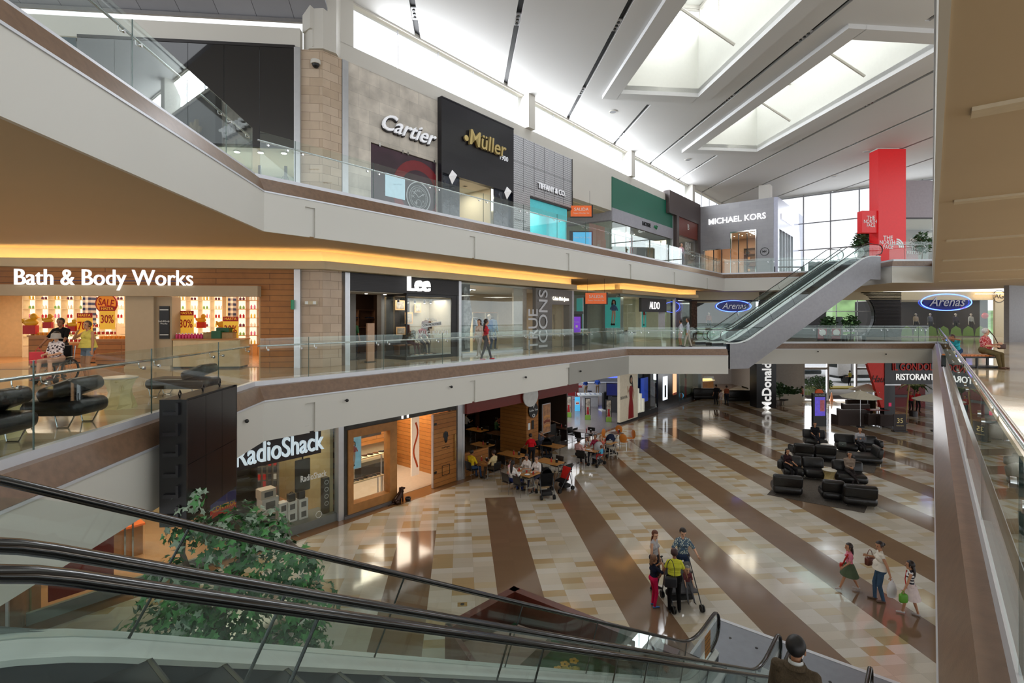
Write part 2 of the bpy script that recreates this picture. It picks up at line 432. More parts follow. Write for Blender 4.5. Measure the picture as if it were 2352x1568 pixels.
edge([(-4.6, -6), A_, T2b, T3b, PL0, PL1, XY(-5, VR)], Z3, n3, 'trim_fascia')
for Y_ in (5.8, 10.2, 15.3, 20.5, 26, 32):    # pale ribs across the soffit of the right-hand walkway, brightened by added area lights
    u_ = (Y_*C_+.8197*Y_*S_); m = MB(); m.box(0, .28, -12, -.2, 9.455, 9.5); struct(m, 'trim_soffit_rib', CREAM0, loc=P(u_, VR+.1, 0), rot=ANG)
for k, u_ in enumerate((5, 12, 20, 28, 36, 42)):
    o = area('soffit_fill', P(u_, 3.6, 9.42), (2.5, 2.5), 75, NEUT); o.rotation_euler = (0, 0, ANG)  # wide area light added to brighten the right-hand soffit and floor
for px, py in ((-8, 8), (-9.5, 12), (-12, 10), (-14, 14)):
    o = area('soffit_fill', (px, py, 9.42), (1.5, 1.5), 28, LAMP)  # added fill light over the left walkway, no fitting there
# ------------------------------------------------------------------ balustrades
RAILM = STEEL
def balustrade(pts, z, label, joints=2.2, first=1.0, gh=1.16, rail=.95, group='glass balustrades', off0=-.285, glass=GLASS, closed=False):
    t = thing('glass_balustrade', label, 'railing', (pts[0][0], pts[0][1], z), 0, group)
    o = Vector((pts[0][0], pts[0][1]))
    hr = MB(); path = []
    for i in range(len(pts)-1):
        a, b = Vector(pts[i]), Vector(pts[i+1]); L = (b-a).length; d = (b-a)/L; m = Vector((d.y, -d.x))
        x = .02; nxt = first
        while x < L-.05:
            e = min(nxt, L-.02)
            if L-e < .5: e = L-.02
            p0 = a+d*(x+.008)+m*off0-o; p1 = a+d*(e-.008)+m*off0-o
            g = MB(); mm = m*.008
            g.prism([tuple(p0-mm), tuple(p1-mm), tuple(p1+mm), tuple(p0+mm)], -.05, gh); g.build('glass_panel', glass, t)
            if e < L-.1:
                j = MB(); q = a+d*e+m*off0-o; j.box(-.006, .006, -.008, .008, -.05, gh); j.build('joint', M('glass_edge', (60, 86, 80), .3), t, loc=(q.x, q.y, 0), rot=math.atan2(d.y, d.x))
            for s in (x+.22, e-.22):
                if not (x < s < e): continue
                q = a+d*s+m*off0-o; bm_ = MB()
                bm_.T = Matrix.Translation((q.x, q.y, 0)) @ Matrix.Rotation(math.atan2(d.y, d.x), 4, 'Z')
                bm_.tube([(0, -.02, rail-.11), (0, .012, rail-.11)], .03, 12)
                bm_.tube([(0, .012, rail-.11), (0, .05, rail-.115), (0, .078, rail-.09), (0, .082, rail-.02)], .008, 6)
                bm_.build('bracket', CHROME, t, smooth=True)
            x = e; nxt = e+joints
        ro = m*(off0-.085)-o
        if i == 0: path.append(a+ro)
        else: path.append(a+ro)
        if i == len(pts)-2: path.append(b+ro)
    hr.tube([(p.x, p.y, rail) for p in path], .024, 12); hr.build('handrail', RAILM, t, smooth=True)
    return t
balustrade([L0, A_], Z2, 'glass balustrade in front of the black loungers on the middle level', 2.5, .3)
balustrade([A_, T2], Z2, 'long glass balustrade of the middle level facing the denim and underwear shops', 2.6, 1.4)
balustrade([T2, T3], Z2, 'short glass balustrade beside the foot of the rising escalators', 1.9, 1.0)
balustrade([BR0, BR1], Z2, 'glass balustrade along the far bridge under the round window', 2.4, 1.2)
balustrade([BR1, XY(-4, VR)], Z2, 'glass balustrade beside the bench with the seated woman in red', 2.4, 2.4, gh=1.05, rail=.98)
balustrade([(-4.6, -6), A_], Z3, 'glass balustrade of the top level sweeping down from the upper corner', 3.4, 1.0)
balustrade([A_, T2b], Z3, 'glass balustrade of the top level in front of the jewellery shops', 2.6, 1.0)
balustrade([T2b, T3b], Z3, 'far glass balustrade of the top level before the grey corner shop', 2.6, 1.0)
balustrade([PL0, PL1, XY(38, VR)], Z3, 'glass balustrade at the foot of the tall red sign', 2.0, 1.0)
# ------------------------------------------------------------------ stone pillar, columns
def lshape(pts, t):                       # wall polygon along pts, thickness t away from the void (left of travel)
    o = []
    for i, p in enumerate(pts):
        ns = []
        if i > 0: d = (Vector(p)-Vector(pts[i-1])).normalized(); ns.append(Vector((-d.y, d.x)))
        if i < len(pts)-1: d = (Vector(pts[i+1])-Vector(p)).normalized(); ns.append(Vector((-d.y, d.x)))
        m = sum(ns, Vector((0, 0))).normalized(); o.append(tuple(Vector(p)+m*t/max(.4, m.dot(ns[0]))))
    return list(pts)+o[::-1]
PA, PB = (-7.28, 17.63), (-6.08, 18.28)
def faced(pts, z0, z1, name, mat, t=.35):
    # one object per face so that the blocks run level along it
    for i in range(len(pts)-1):
        a, b = Vector(pts[i]), Vector(pts[i+1]); L = (b-a).length; mb = MB(); mb.box(0, L, 0, t, 0, z1-z0)
        struct(mb, name, mat, loc=(a.x, a.y, z0), rot=math.atan2(b.y-a.y, b.x-a.x))
faced([PA, Bc, PB], Z2, 8.86, 'wall_pillar', STONE); faced([PA, Bc, PB], Z3, 16.45, 'wall_pillar', STONE)
mb = MB(); c = Vector((-6.72, 18.15)); mb.prism([(c.x+.62*math.cos(PI/8+k*PI/4), c.y+.62*math.sin(PI/8+k*PI/4)) for k in range(8)], 16.45, 19.2); struct(mb, 'wall_column', WHITE)
mb = MB(); mb.tube([(-7.0, 17.9, 18.4), (-5.8, 16.6, 20)], .12, 6); struct(mb, 'wall_brace', WHITE)
# ------------------------------------------------------------------ long shop wall: headers, parapet, clerestory, cove
def wallbox(u0, u1, v0, v1, z0, z1, name, mat):
    mb = MB(); mb.box(0, u1-u0, 0, abs(v1-v0), 0, z1-z0); p = P(u0, max(v0, v1), z0)
    return struct(mb, name, mat, loc=p, rot=ANG)
u785, uC0, uC1, uFar = U(787), U(1312), U(1424), 55.0
CREAM = M('cream_wall', (208, 196, 166), .6, var=.02)
# middle level, head of the shops + cove
def cove(pts, z=8.86):
    lip = MB(); wl = MB(); st = MB()
    n = len(pts)
    def off(i, o):
        p = Vector(pts[i]); ns = []
        if i > 0: d = (p-Vector(pts[i-1])).normalized(); ns.append(Vector((d.y, -d.x)))
        if i < n-1: d = (Vector(pts[i+1])-p).normalized(); ns.append(Vector((d.y, -d.x)))
        m = sum(ns, Vector((0, 0))).normalized(); return p+m*(o/max(.4, m.dot(ns[0])))
    def sweep(mb, prof):
        k = len(prof); vs = [(*off(i, o), h) for i in range(n) for o, h in prof]
        fs = [(i*k+j, i*k+(j+1) % k, (i+1)*k+(j+1) % k, (i+1)*k+j) for i in range(n-1) for j in range(k)]
        mb.add(vs, fs+[tuple(range(k))[::-1], tuple((n-1)*k+j for j in range(k))])
    sweep(lip, [(-.3, z), (.40, z), (.40, z+.27), (.37, z+.27), (.37, z+.2), (-.3, z+.2)])
    sweep(wl, [(-.3, z+.2), (0, z+.2), (0, z+.64), (-.3, z+.64)])
    sweep(st, [(.26, z+.2), (.32, z+.2), (.32, z+.225), (.26, z+.225)])
    struct(lip, 'trim_cove', CREAM); struct(wl, 'wall_cove', CREAM)
    struct(st, 'trim_cove_light', EMWARM)
Lb = (-30.0, 17.7-.0986/.9951*23.45)
cove([Lb, Bc, XY(uC0, VW)])
cove([XY(uC1, -22), XY(uC1, VW), XY(41.2, VW), (30, 42.2)][:3]+[(15.3, 42.6)])
for a, b in ((u785, uC0), (uC1, 52)):
    wallbox(a, b, VW-.02, VW-.4, 8.86, 9.5, 'wall_header', CREAM)
wallbox(UB-.3, 62, VW, VW-.5, 16.5, 17.12, 'wall_parapet', WHITE)
wallbox(UB, uFar+6, VW-.1, VW-.35, 18.78, 19.1, 'trim_window_head', WHITE)
# wall above the corridor on the top level (white box between the metal shop and the green shop)
wallbox(uC0, U(1404), VW+.02, VW-.45, 14.3, 16.55, 'wall_bulkhead', WHITE)
for px in (1213, 1447, 1587):
    u = U(px); mb = MB(); mb.box(-.28, .28, -.35, .35, 0, 1.78); struct(mb, 'wall_column', WHITE, loc=P(u, VW-.1, 17.1), rot=ANG)
win = MB(); fr = MB()
u = UB+.9
cw0 = U(812)
win.box(0, 62-cw0, -.01, .01, 0, 1.7); struct(win, 'window_1', WINGLASS, loc=P(cw0, VW-.25, 17.1), rot=ANG)
k = cw0
while k < 60:
    fr.box(k-cw0-.015, k-cw0+.015, -.03, .03, 0, 1.7); k += 2.2
struct(fr, 'window_frame', KERB, loc=P(cw0, VW-.25, 17.1), rot=ANG)
wallbox(UB-.4, cw0, VW, VW-.5, 17.1, 18.9, 'wall_parapet', WHITE)
# ------------------------------------------------------------------ ceiling with air slots and skylights (laid in the diagonal of the floor stripes)
H = [(0.0, 4.2, 2.0, 15.0), (8.1, 12.25, 11.6, 25.5), (16.0, 20.3, 19.6, 33.5)]  # first skylight is out of view, kept for its light
QA = math.atan2(.0986, .9951)
SLOTS = [-1.8+4.0*i for i in range(10)]
def pqclip(poly):
    poly = clip(poly, -1, 1, 23.95)       # shop wall
    if len(poly) > 2: poly = clip(poly, 1, 1, 78.6)   # far wall
    if len(poly) > 2: poly = clip(poly, 1, -1, 9.0)
    return poly
ce = MB(); dk = MB(); bd = MB()
cuts = sorted({-14.0, 46.0} | {s-.11 for s in SLOTS} | {s+.11 for s in SLOTS} | {h[0] for h in H} | {h[1] for h in H})
for p0, p1 in zip(cuts, cuts[1:]):
    pm = (p0+p1)/2
    isslot = any(abs(pm-s) < .11 for s in SLOTS)
    hs = [h for h in H if h[0] <= pm <= h[1]]
    spans = [(-14, 64)]
    for h in hs: spans = [(-14, h[2]), (h[3], 64)]
    for q0, q1 in spans:
        if isslot:
            a0 = q0+(1.6 if hs and q0 > 0 else 0); a1 = q1-(1.2 if hs and q1 < 60 else 0)
            g = pqclip([(p0, a0), (p1, a0), (p1, a1), (p0, a1)])
            g = clip(g, -1, 1, 23.4) if len(g) > 2 else g
            if len(g) > 2: dk.prism(g, 18.97, 19.0)
            for r in ((q0, a0), (a1, q1)):
                if r[1] > r[0]:
                    e = pqclip([(p0, r[0]), (p1, r[0]), (p1, r[1]), (p0, r[1])])
                    if len(e) > 2: ce.prism(e, ZC, 19.1)
            e = pqclip([(p0, q0), (p1, q0), (p1, q1), (p0, q1)]); e = clip(e, 1, -1, -23.4) if len(e) > 2 else e
            if len(e) > 2: ce.prism(e, ZC, 19.1)
        else:
            e = pqclip([(p0, q0), (p1, q0), (p1, q1), (p0, q1)])
            if len(e) > 2: ce.prism(e, ZC, 19.1)
struct(ce, 'ceiling', CEIL, rot=QA); struct(dk, 'ceiling_slot', M('slot_black', (22, 22, 27), .6), rot=QA)
SHAFT = M('shaft_paint', (232, 233, 226), .6, var=.01)
for i, (p0, p1, q0, q1) in enumerate(H):
    s = MB(); w = .25
    for a in ((p0-w, p0, q0-w, q1+w), (p1, p1+w, q0-w, q1+w), (p0, p1, q0-w, q0), (p0, p1, q1, q1+w)): s.box(*a, 18.84, 21.9)
    s.m = 1
    b = .75
    for a in ((p0-b, p0+.02, q0-b, q1+b), (p1-.02, p1+b, q0-b, q1+b), (p0, p1, q0-b, q0+.02), (p0, p1, q1-.02, q1+b)):
        s.box(*a, 18.66, 18.86)
    struct(s, 'ceiling_skylight_shaft', [SHAFT, CEIL], rot=QA)
    f = MB()
    for q in [q0+k*(q1-q0)/7 for k in range(8)]:
        for p in (p0-.12, p1+.12): f.box(p-.05, p+.05, q-.05, q+.05, 21.9, 23.3)
        f.box(p0-.1, p1+.1, q-.04, q+.04, 23.25, 23.4)
    for k in (1, 2): f.box(p0+(p1-p0)*k/3-.04, p0+(p1-p0)*k/3+.04, q0-.17, q0-.07, 21.9, 23.3); f.box(p0+(p1-p0)*k/3-.04, p0+(p1-p0)*k/3+.04, q1+.07, q1+.17, 21.9, 23.3)
    f.box(p0-.2, p1+.2, q0-.2, q0-.05, 23.2, 23.35); f.box(p0-.2, p1+.2, q1+.05, q1+.2, 23.2, 23.35)
    f.box(p0-.2, p0-.05, q0, q1, 23.2, 23.35); f.box(p1+.05, p1+.2, q0, q1, 23.2, 23.35)
    for k in (.3, .72):
        q = q0+(q1-q0)*k; f.tube([(p0+.1, q, 21.6), (p1-.2, q, 19.3)], .07, 6); f.tube([(p0+.1, q, 21.6), (p1-.1, q+.1, 21.6)], .06, 6)
    struct(f, 'window_skylight', WHITE, rot=QA)
    f = MB(); f.box(p0-.3, p1+.3, q0-.3, q1+.3, 23.4, 23.5); struct(f, 'ceiling_skylight_roof', SHAFT, rot=QA)
# fittings along the slots
for s in SLOTS[:8]:
    for q in range(8, 52, 6):
        if q > s+22.5 or any(h[0]-.5 < s < h[1]+.5 and h[2]-1.5 < q < h[3]+1.5 for h in H) or q+s > 74: continue
        v = PQ(s, q, 18.93)
        t = thing('slot_spotlight', 'cluster of small spotlights set in a black ceiling slot', 'spotlight', v, QA, 'spotlights in the ceiling slots')
        m_ = MB(); m_.box(-.1, .1, -.4, .4, -.02, .03); m_.build('tray', KERB, t)
        for k in (-.24, 0, .24):
            m_ = MB(); m_.cyl(0, k, -.06, .02, .06, n=10); m_.build('lamp', BLK, t)
for i, (px, py) in enumerate([(1408, 256), (1580, 366), (1990, 347), (1915, 404)]):
    c = G(px, py, ZC-.02) if False else Vector(((px-1176)/1176*(11.65*1176/(730-py)), 11.65*1176/(730-py), ZC))
    t = thing('ceiling_speaker', 'round grey loudspeaker flush in the white ceiling', 'loudspeaker', c, 0, 'round loudspeakers in the ceiling')
    m_ = MB(); m_.cyl(0, 0, -.03, .02, .19, n=20); m_.build('grille', M('speaker_grey', (120, 122, 128), .5), t)
    m_ = MB(); m_.lathe([(.19, -.035), (.22, -.03), (.22, .02), (.19, .02)], n=20, cap=False); m_.build('ring', WHITE, t)
# panelled sloping ceiling and beam over the left wing
PANC = brickmat('grey_ceiling_panels', (150, 152, 160), (142, 144, 152), (90, 90, 96), 1.25, 60, off=0, ms=.012, var=.03)
mb = MB(); mb.box(-24, 1.2, 0, .1, 0, 12); o = struct(mb, 'ceiling_left', PANC, loc=(-7.6, 17.9, 17.62)); o.rotation_euler = (math.radians(90-27)+PI, 0, QA)
o.rotation_euler = (math.radians(63), 0, QA)
faced([Lb, (-7.3, 17.63)], 16.5, 17.17, 'wall_beam', WHITE, .3)
mb = MB(); mb.box(-24, 0, 0, .1, 0, .12); struct(mb, 'trim_ceiling_edge', M('grey_beam', (120, 118, 118), .5), loc=(-7.3, 17.85, 17.5), rot=QA)
# far end of the top level: glass curtain wall
GW0, GW1 = -11.6, 4.0
mb = MB(); mb.box(0, 15.6, -.01, .01, 0, 7.8); struct(mb, 'window_2', WINGLASS, loc=P(55.1, GW0, 11.02), rot=ANG-PI/2)
fr = MB()
for k in range(8): fr.box(k*2.2-.05, k*2.2+.05, -.08, .08, 0, 7.8)
for h in (.05, 2.6, 5.1, 7.7): fr.box(0, 15.6, -.06, .06, h-.05, h+.05)
struct(fr, 'window_frame', M('grey_frame', (150, 152, 156), .4), loc=P(55.1, GW0, 11.02), rot=ANG-PI/2)
wallbox(55.1, 55.5, -24, GW0, 11, 17.2, 'wall_far', WHITE)
mb = MB(); mb.box(0, 8, 0, .2, 0, 7.9); struct(mb, 'wall_far', WHITE, loc=P(55.1, GW0-8, 11), rot=ANG-PI/2)
mb = MB(); mb.box(0, 12, 0, .2, 0, 7.9); struct(mb, 'wall_far', M('grey_wall', (150, 150, 154), .6), loc=P(52.0, 1.2, 11), rot=ANG-PI/2)
# ================================================================== FIGURES
import numpy as np
def ik(a, t, l1, l2, pole):
    a, t = Vector(a), Vector(t); d = t-a; L = d.length
    if L > (l1+l2)*.998: t = a+d*((l1+l2)*.998/L); d = t-a; L = d.length
    x = (l1*l1-l2*l2+L*L)/(2*L); h = math.sqrt(max(1e-6, l1*l1-x*x)); n = d/L
    p = Vector(pole)-n*n.dot(Vector(pole)); p = p.normalized() if p.length > 1e-4 else Vector((0, 1, 0))
    return a+n*x+p*h, t
SKINS = {'fair': (214, 168, 140), 'tan': (186, 136, 104), 'brown': (150, 104, 78)}
def cloth(c, key=None, **k): return M(key or 'cloth_%d_%d_%d' % c, c, .85, var=.08, vs=12, spec=.15, **k)
def figure(label, loc, rz, h=1.68, sex='m', g=1.0, skin='tan', top=(60, 60, 60), bottom=(40, 42, 50), shoe=(30, 28, 28), sleeve=.45, leg=1.0,
           feet=None, hands=None, pz=None, py=0, lean=0, hair=(25, 18, 15), hairlen=0, group=None, head=(0, 0), voxel=.016, topmat=None,
           neck=.0, bald=False, kid=False, mannequin=False, headless=False, bun=False, name='person', cat='person', low=1.0, elbow=(0, -1, -.3), knee=(0, 1, .1), fingers=None, twist=0):
    k = h/1.7; hk = 1.0 if not kid else (1.7/h)**.55
    root = thing(name, label, cat, loc, rz, group)
    sk = M('skin_'+skin, SKINS[skin], .5, var=.04, spec=.3) if not mannequin else M('mannequin_skin', (206, 190, 172), .5)
    mats = [sk, topmat or cloth(tuple(top)), cloth(tuple(bottom)), M('shoe_%d_%d_%d' % tuple(shoe), tuple(shoe), .45)]
    prim = []                              # (a, b, ra, rb, mat)
    hip = .90*low; P0 = Vector((0, py, pz/k if pz is not None else hip+.02))
    R = Matrix.Rotation(twist, 3, 'Z') @ Matrix.Rotation(-lean, 3, 'X')
    T = lambda x, y, z: P0+R @ Vector((x, y, z-.92))
    f = sex == 'f'; hw = .096 if f else .088; sw = .155 if f else .18
    def cap(a, b, ra, rb, m): prim.append((Vector(a), Vector(b), ra, rb, m))
    # torso
    cap(T(-hw*.7, -.01, .93), T(hw*.7, -.01, .93), (.122 if f else .112)*g, (.122 if f else .112)*g, 2)
    cap(T(-.045*g, 0, 1.03), T(.045*g, 0, 1.03), .098*g, .098*g, 1)
    cap(T(-.05*g, .0, 1.12), T(.05*g, .0, 1.12), (.088 if f else .098)*g, (.088 if f else .098)*g, 1)
    cap(T(-.07, 0, 1.24), T(.07, 0, 1.24), .105*g, .105*g, 1)
    cap(T(-sw+.07, -.005, 1.33), T(sw-.07, -.005, 1.33), .075*(g*.5+.5), .075*(g*.5+.5), 1)
    for s in (-1, 1): cap(T(s*.02, -.015, 1.405), T(s*(sw-.01), -.01, 1.365), .05, .042, 1)
    if f: cap(T(-.065, .075, 1.25), T(-.06, .07, 1.26), .058*g, .05, 1); cap(T(.065, .075, 1.25), T(.06, .07, 1.26), .058*g, .05, 1)
    if g > 1.08: cap(T(-.03, .05, 1.06), T(.03, .05, 1.06), .115*g, .115*g, 1)
    if not headless:
        cap(T(0, -.01, 1.38), T(0, .01, 1.48), .052, .049, 0)
    # head
    hk *= 1.07; hc = T(0, .02+neck, 1.567); HR = Matrix.Rotation(twist+head[0], 3, 'Z') @ Matrix.Rotation(-lean*.5-head[1], 3, 'X')
    def Hd(x, y, z): return hc+HR @ Vector((x, y, z))*hk
    if not headless:
        cap(Hd(0, -.02, .035), Hd(0, .008, .03), .083*hk, .08*hk, 0); cap(Hd(0, .0, -.0), Hd(0, .03, -.055), .066*hk, .05*hk, 0)
        cap(Hd(0, .03, -.06), Hd(0, .047, -.078), .036*hk, .03*hk, 0)
        cap(Hd(0, .082, .015), Hd(0, .098, -.018), .009*hk, .015*hk, 0)
        for s in (-1, 1): cap(Hd(s*.078, -.005, .01), Hd(s*.082, -.008, -.015), .014*hk, .011*hk, 0)
    # arms
    sh = [T(-sw+.005, -.005, 1.35), T(sw-.005, -.005, 1.35)]
    if hands is None: hands = [None, None]
    for i, s in enumerate((-1, 1)):
        hd = hands[i]; hd = Vector(hd)/k if hd is not None else Vector((s*(sw+.07), .06, P0.z-.10))+Vector((0, (R @ Vector((0, 0, .4))).y, 0))
        el, wr = ik(sh[i], hd, .275, .255, (s*.35+elbow[0], elbow[1], elbow[2]))
        a = sh[i]; ga = g*.5+.5
        t1 = min(1, sleeve/.5) if sleeve < .5 else 1; q = a.lerp(el, t1)
        if sleeve > 0: cap(a, q, .056*ga, .05*ga, 1)
        if t1 < 1: cap(a.lerp(el, max(0, t1-.1)), el, .044*ga, .036*ga, 0)
        if sleeve > .5:
            t2 = min(1, (sleeve-.5)/.5); q2 = el.lerp(wr, t2); cap(el, q2, .046*ga, .036*ga, 1)
            if t2 < .97: cap(q2, wr, .036, .027, 0)
        else: cap(el, wr, .038*ga, .026, 0)
        d = (wr-el).normalized(); side = Vector((s, 0, 0)); nrm = d.cross(side); nrm = nrm.normalized() if nrm.length > .1 else Vector((0, 1, 0)); lat = nrm.cross(d).normalized()
        # palm, fingers, thumb
        cap(wr, wr+d*.075, .026, .03, 0); cap(wr+d*.04-nrm*.014, wr+d*.08-nrm*.012, .024, .024, 0); cap(wr+d*.04+nrm*.014, wr+d*.08+nrm*.012, .022, .022, 0)
        cu = .5 if fingers is None else fingers
        for j, ln in enumerate((.062, .072, .068, .052)):
            b = wr+d*.09+nrm*(.032-.0215*j); d1 = (d+lat*(-s)*cu*.6+nrm*(.12-.08*j)).normalized(); d2 = (d+lat*(-s)*cu*1.8+nrm*(.12-.08*j)).normalized()
            c1 = b+d1*ln*.55; cap(b, c1, .0095, .009, 0); cap(c1, c1+d2*ln*.5, .009, .007, 0)
        tb = wr+d*.03+nrm*.03; cap(tb, tb+(d*.6+nrm*.8).normalized()*.035, .013, .011, 0); c1 = tb+(d*.6+nrm*.8).normalized()*.035
        cap(c1, c1+(d+nrm*.25-lat*s*cu*.4).normalized()*.028, .011, .009, 0)
    # legs
    hj = [T(-hw, 0, .9), T(hw, 0, .9)]
    if feet is None: feet = [(-.1*k, .02, 0), (.1*k, -.02, 0)]
    for i, s in enumerate((-1, 1)):
        ft = Vector(feet[i][:3])/k; an = ft+Vector((0, 0, .085)); kn, an = ik(hj[i], an, .42*low, .41*low, (s*.08+knee[0], knee[1], knee[2]))
        tl = 1 if leg >= .5 else leg/.5; q = hj[i].lerp(kn, tl); gl = g*.6+.4
        cap(hj[i], q, .088*gl, (.062 if tl == 1 else .088-.02*tl)*gl, 2)
        if tl < 1: cap(q, kn, (.082-.022*tl)*gl, .053*gl, 0)
        t2 = 0 if leg <= .5 else (leg-.5)/.5; q2 = kn.lerp(an, t2)
        if t2 > 0: cap(kn, q2, .063*gl, (.063-.018*t2)*gl, 2)
        if t2 < 1: cap(kn if t2 == 0 else q2, kn.lerp(an, max(t2, .45)), .052*gl, .048*gl, 0); cap(kn.lerp(an, max(t2, .45)), an, .048*gl, .034, 0)
        toe = Vector((s*.03, .15, 0))
        if len(feet[i]) > 3: toe = Vector((s*.02, .15*math.cos(feet[i][3]), -.15*math.sin(feet[i][3])))
        cap(an+Vector((0, -.035, -.045)), an+Vector((0, .03, -.045)), .036, .04, 3); cap(an+Vector((0, .03, -.05)), an+toe+Vector((0, 0, -.055)), .036, .03, 3)
    mb = MB()
    for a, b, ra, rb, m in prim:
        d = b-a; L = d.length; d = d/L if L > 1e-6 else Vector((0, 0, 1)); n = 10
        pts = []; rs = []
        for t in (-80, -50, -20): pts.append(a+d*ra*math.sin(math.radians(t))); rs.append(ra*math.cos(math.radians(t)))
        for t in (20, 50, 80): pts.append(b+d*rb*math.sin(math.radians(t))); rs.append(rb*math.cos(math.radians(t)))
        mb.tube([p*k for p in pts], [r*k for r in rs], n)
    o = mb.build('body', mats, root, smooth=True)
    md = o.modifiers.new('r', 'REMESH'); md.mode = 'VOXEL'; md.voxel_size = voxel; md.use_smooth_shade = True
    sm = o.modifiers.new('s', 'SMOOTH'); sm.factor = .5; sm.iterations = 2
    me = bpy.data.meshes.new_from_object(o.evaluated_get(bpy.context.evaluated_depsgraph_get()))
    o.modifiers.clear(); old = o.data; o.data = me; bpy.data.meshes.remove(old)
    nf = len(me.polygons); cc = np.empty(nf*3); me.polygons.foreach_get('center', cc); cc = cc.reshape(-1, 3)/k
    best = np.full(nf, 1e9); mi = np.zeros(nf, dtype=np.int32)
    for a, b, ra, rb, m in prim:
        A = np.array(a); ab = np.array(b)-A; L2 = max(1e-9, ab.dot(ab)); t = np.clip(((cc-A) @ ab)/L2, 0, 1)
        dist = np.linalg.norm(cc-(A+t[:, None]*ab), axis=1)-(ra+(rb-ra)*t)
        w = dist < best; best[w] = dist[w]; mi[w] = m
    me.materials.clear()
    for m in mats: me.materials.append(m)
    me.polygons.foreach_set('material_index', mi); me.polygons.foreach_set('use_smooth', np.ones(nf, dtype=bool)); me.update()
    # hair and face
    if not headless and not mannequin:
        hm = M('hair_%d_%d_%d' % tuple(hair), tuple(hair), .5, var=.2, vs=30)
        hb = MB()
        ball = MB(); ball.ball((0, 0, 0), 1, 1, 1, 16, 12)
        vs = [Vector((v.x*.088, v.y*.1-.012, v.z*.1+.035)) for v in ball.v]
        keep = []
        for fc in ball.f:
            c = sum((vs[i] for i in fc), Vector())/len(fc)
            if (c.y > .02 and c.z < .085-(.0 if not bald else 0)) or (c.z < -.01-(.03 if f else 0) and c.y > -.04) or c.z < -.05: continue
            if bald and c.z > .07: continue
            keep.append(fc)
        hb.add([(hc+HR @ (v*hk))*k for v in vs], keep)
        if hairlen > 0:
            n = 6; pts = []; rs = []
            for i in range(n+1):
                t = i/n; p = hc+HR @ Vector((0, -.055, .03-.08*t))*hk+Vector((0, -.045*math.sin(t*2.2), -hairlen*t)); pts.append(p*k); rs.append((.075*(1-.45*t*t))*hk*k if i else .05*hk*k)
            hb.tube(pts, rs, 10, sy=.5, up=(0, 1, 0))
        if bun: hb.ball(Hd(0, -.12, .02)*k, .04*hk*k)
        hb.build('hair', hm, root, smooth=True)
        for s in (-1, 1):
            e = MB(); e.ball(Hd(s*.031, .073, .022)*k, .0125*hk*k, n=8, m=6); e.build('eye', M('eye_dark', (30, 20, 16), .2), root, smooth=True)
        e = MB(); e.ball(Hd(0, .085, -.045)*k, .022*hk*k, .008*hk*k, .007*hk*k, 8, 6, HR.to_quaternion()); e.build('mouth', M('lips', (150, 78, 70), .5), root, smooth=True)
    root['_h'] = h
    del root['_h']
    return root
def skirt(root, z0, z1, r0, r1, mat, name='skirt', wave=.0, y=0):
    s = MB(); pr = []; n = 28; vs = []; fs = []
    for i, t in enumerate((0, .33, .66, 1)):
        for k in range(n):
            a = 2*PI*k/n; r = (r0+(r1-r0)*t)*(1+wave*t*math.sin(a*7)); vs.append((r*math.cos(a), r*.82*math.sin(a)+y, z0+(z1-z0)*t))
    for i in range(3):
        for k in range(n): fs.append((i*n+k, i*n+(k+1) % n, (i+1)*n+(k+1) % n, (i+1)*n+k))
    fs += [tuple((3*n+k) for k in range(n))]
    s.add(vs, fs); return s.build(name, mat, root, smooth=True)
def handbag(label, loc, rz, color, w=.3, h=.22, d=.12, strap=.25, group=None, cat='bag', name='handbag'):
    t = thing(name, label, cat, loc, rz, group); m = M('bag_%d_%d_%d' % tuple(color), tuple(color), .45, var=.12)
    b = MB(); b.rbox(0, 0, h/2, w, d, h, .035); b.build('body', m, t, smooth=True)
    s = MB(); s.tube([(-w*.35, 0, h-.02)]+[(-w*.35*math.cos(a), 0, h+strap*math.sin(a)) for a in [PI*i/8 for i in range(1, 8)]]+[(w*.35, 0, h-.02)], .009, 6); s.build('strap', m, t, smooth=True)
    return t
# ================================================================== SHOPS ON THE LONG WALL
def Zw(px, py): return CAMZ-(py-730)*(24931/(2140-px))/1176
class Frame:                               # a shop front: x along the wall, y into the shop, z up from its floor
    def __init__(s, name, label, u0, z, cat='shopfront', group=None):
        s.u0 = u0; s.z = z; s.t = thing(name, label, cat, P(u0, VW, z), ANG, group)
    def x(s, px): return U(px)-s.u0
    def h(s, px, py): return Zw(px, py)-s.z
def part(t, name, mat, *boxes, **k):
    m = MB()
    for b in boxes: m.box(*b)
    return m.build(name, mat, t, **k)
def pt(t, x, y, z=0):                      # point of a thing's frame in the place
    c, s = math.cos(t.rotation_euler[2]), math.sin(t.rotation_euler[2]); l = t.location
    return Vector((l[0]+c*x-s*y, l[1]+s*x+c*y, l[2]+z))
def room(t, x0, x1, y0, depth, h, wall, floor=None, ceil=None, name='wall_shop'):
    o = t.location; r = t.rotation_euler[2]; m = MB()
    m.box(x0, x1, depth, depth+.15, 0, h); m.box(x0, x0+.12, y0, depth, 0, h); m.box(x1-.12, x1, y0, depth, 0, h)
    struct(m, name, wall, loc=o, rot=r)
    m = MB(); m.box(x0, x1, y0, depth, h, h+.1); struct(m, 'ceiling_shop', ceil or WHITE, loc=o, rot=r)
    if floor: m = MB(); m.box(x0+.12, x1-.12, y0+.02, depth, .002, .012); struct(m, 'floor_shop', floor, loc=o, rot=r)
def lampin(t, x, y, z, sx, sy, pw, col=NEUT):
    o = area('shop_light', pt(t, x, y, z), (sx, sy), pw, col); o.rotation_euler = (0, 0, t.rotation_euler[2]); return o
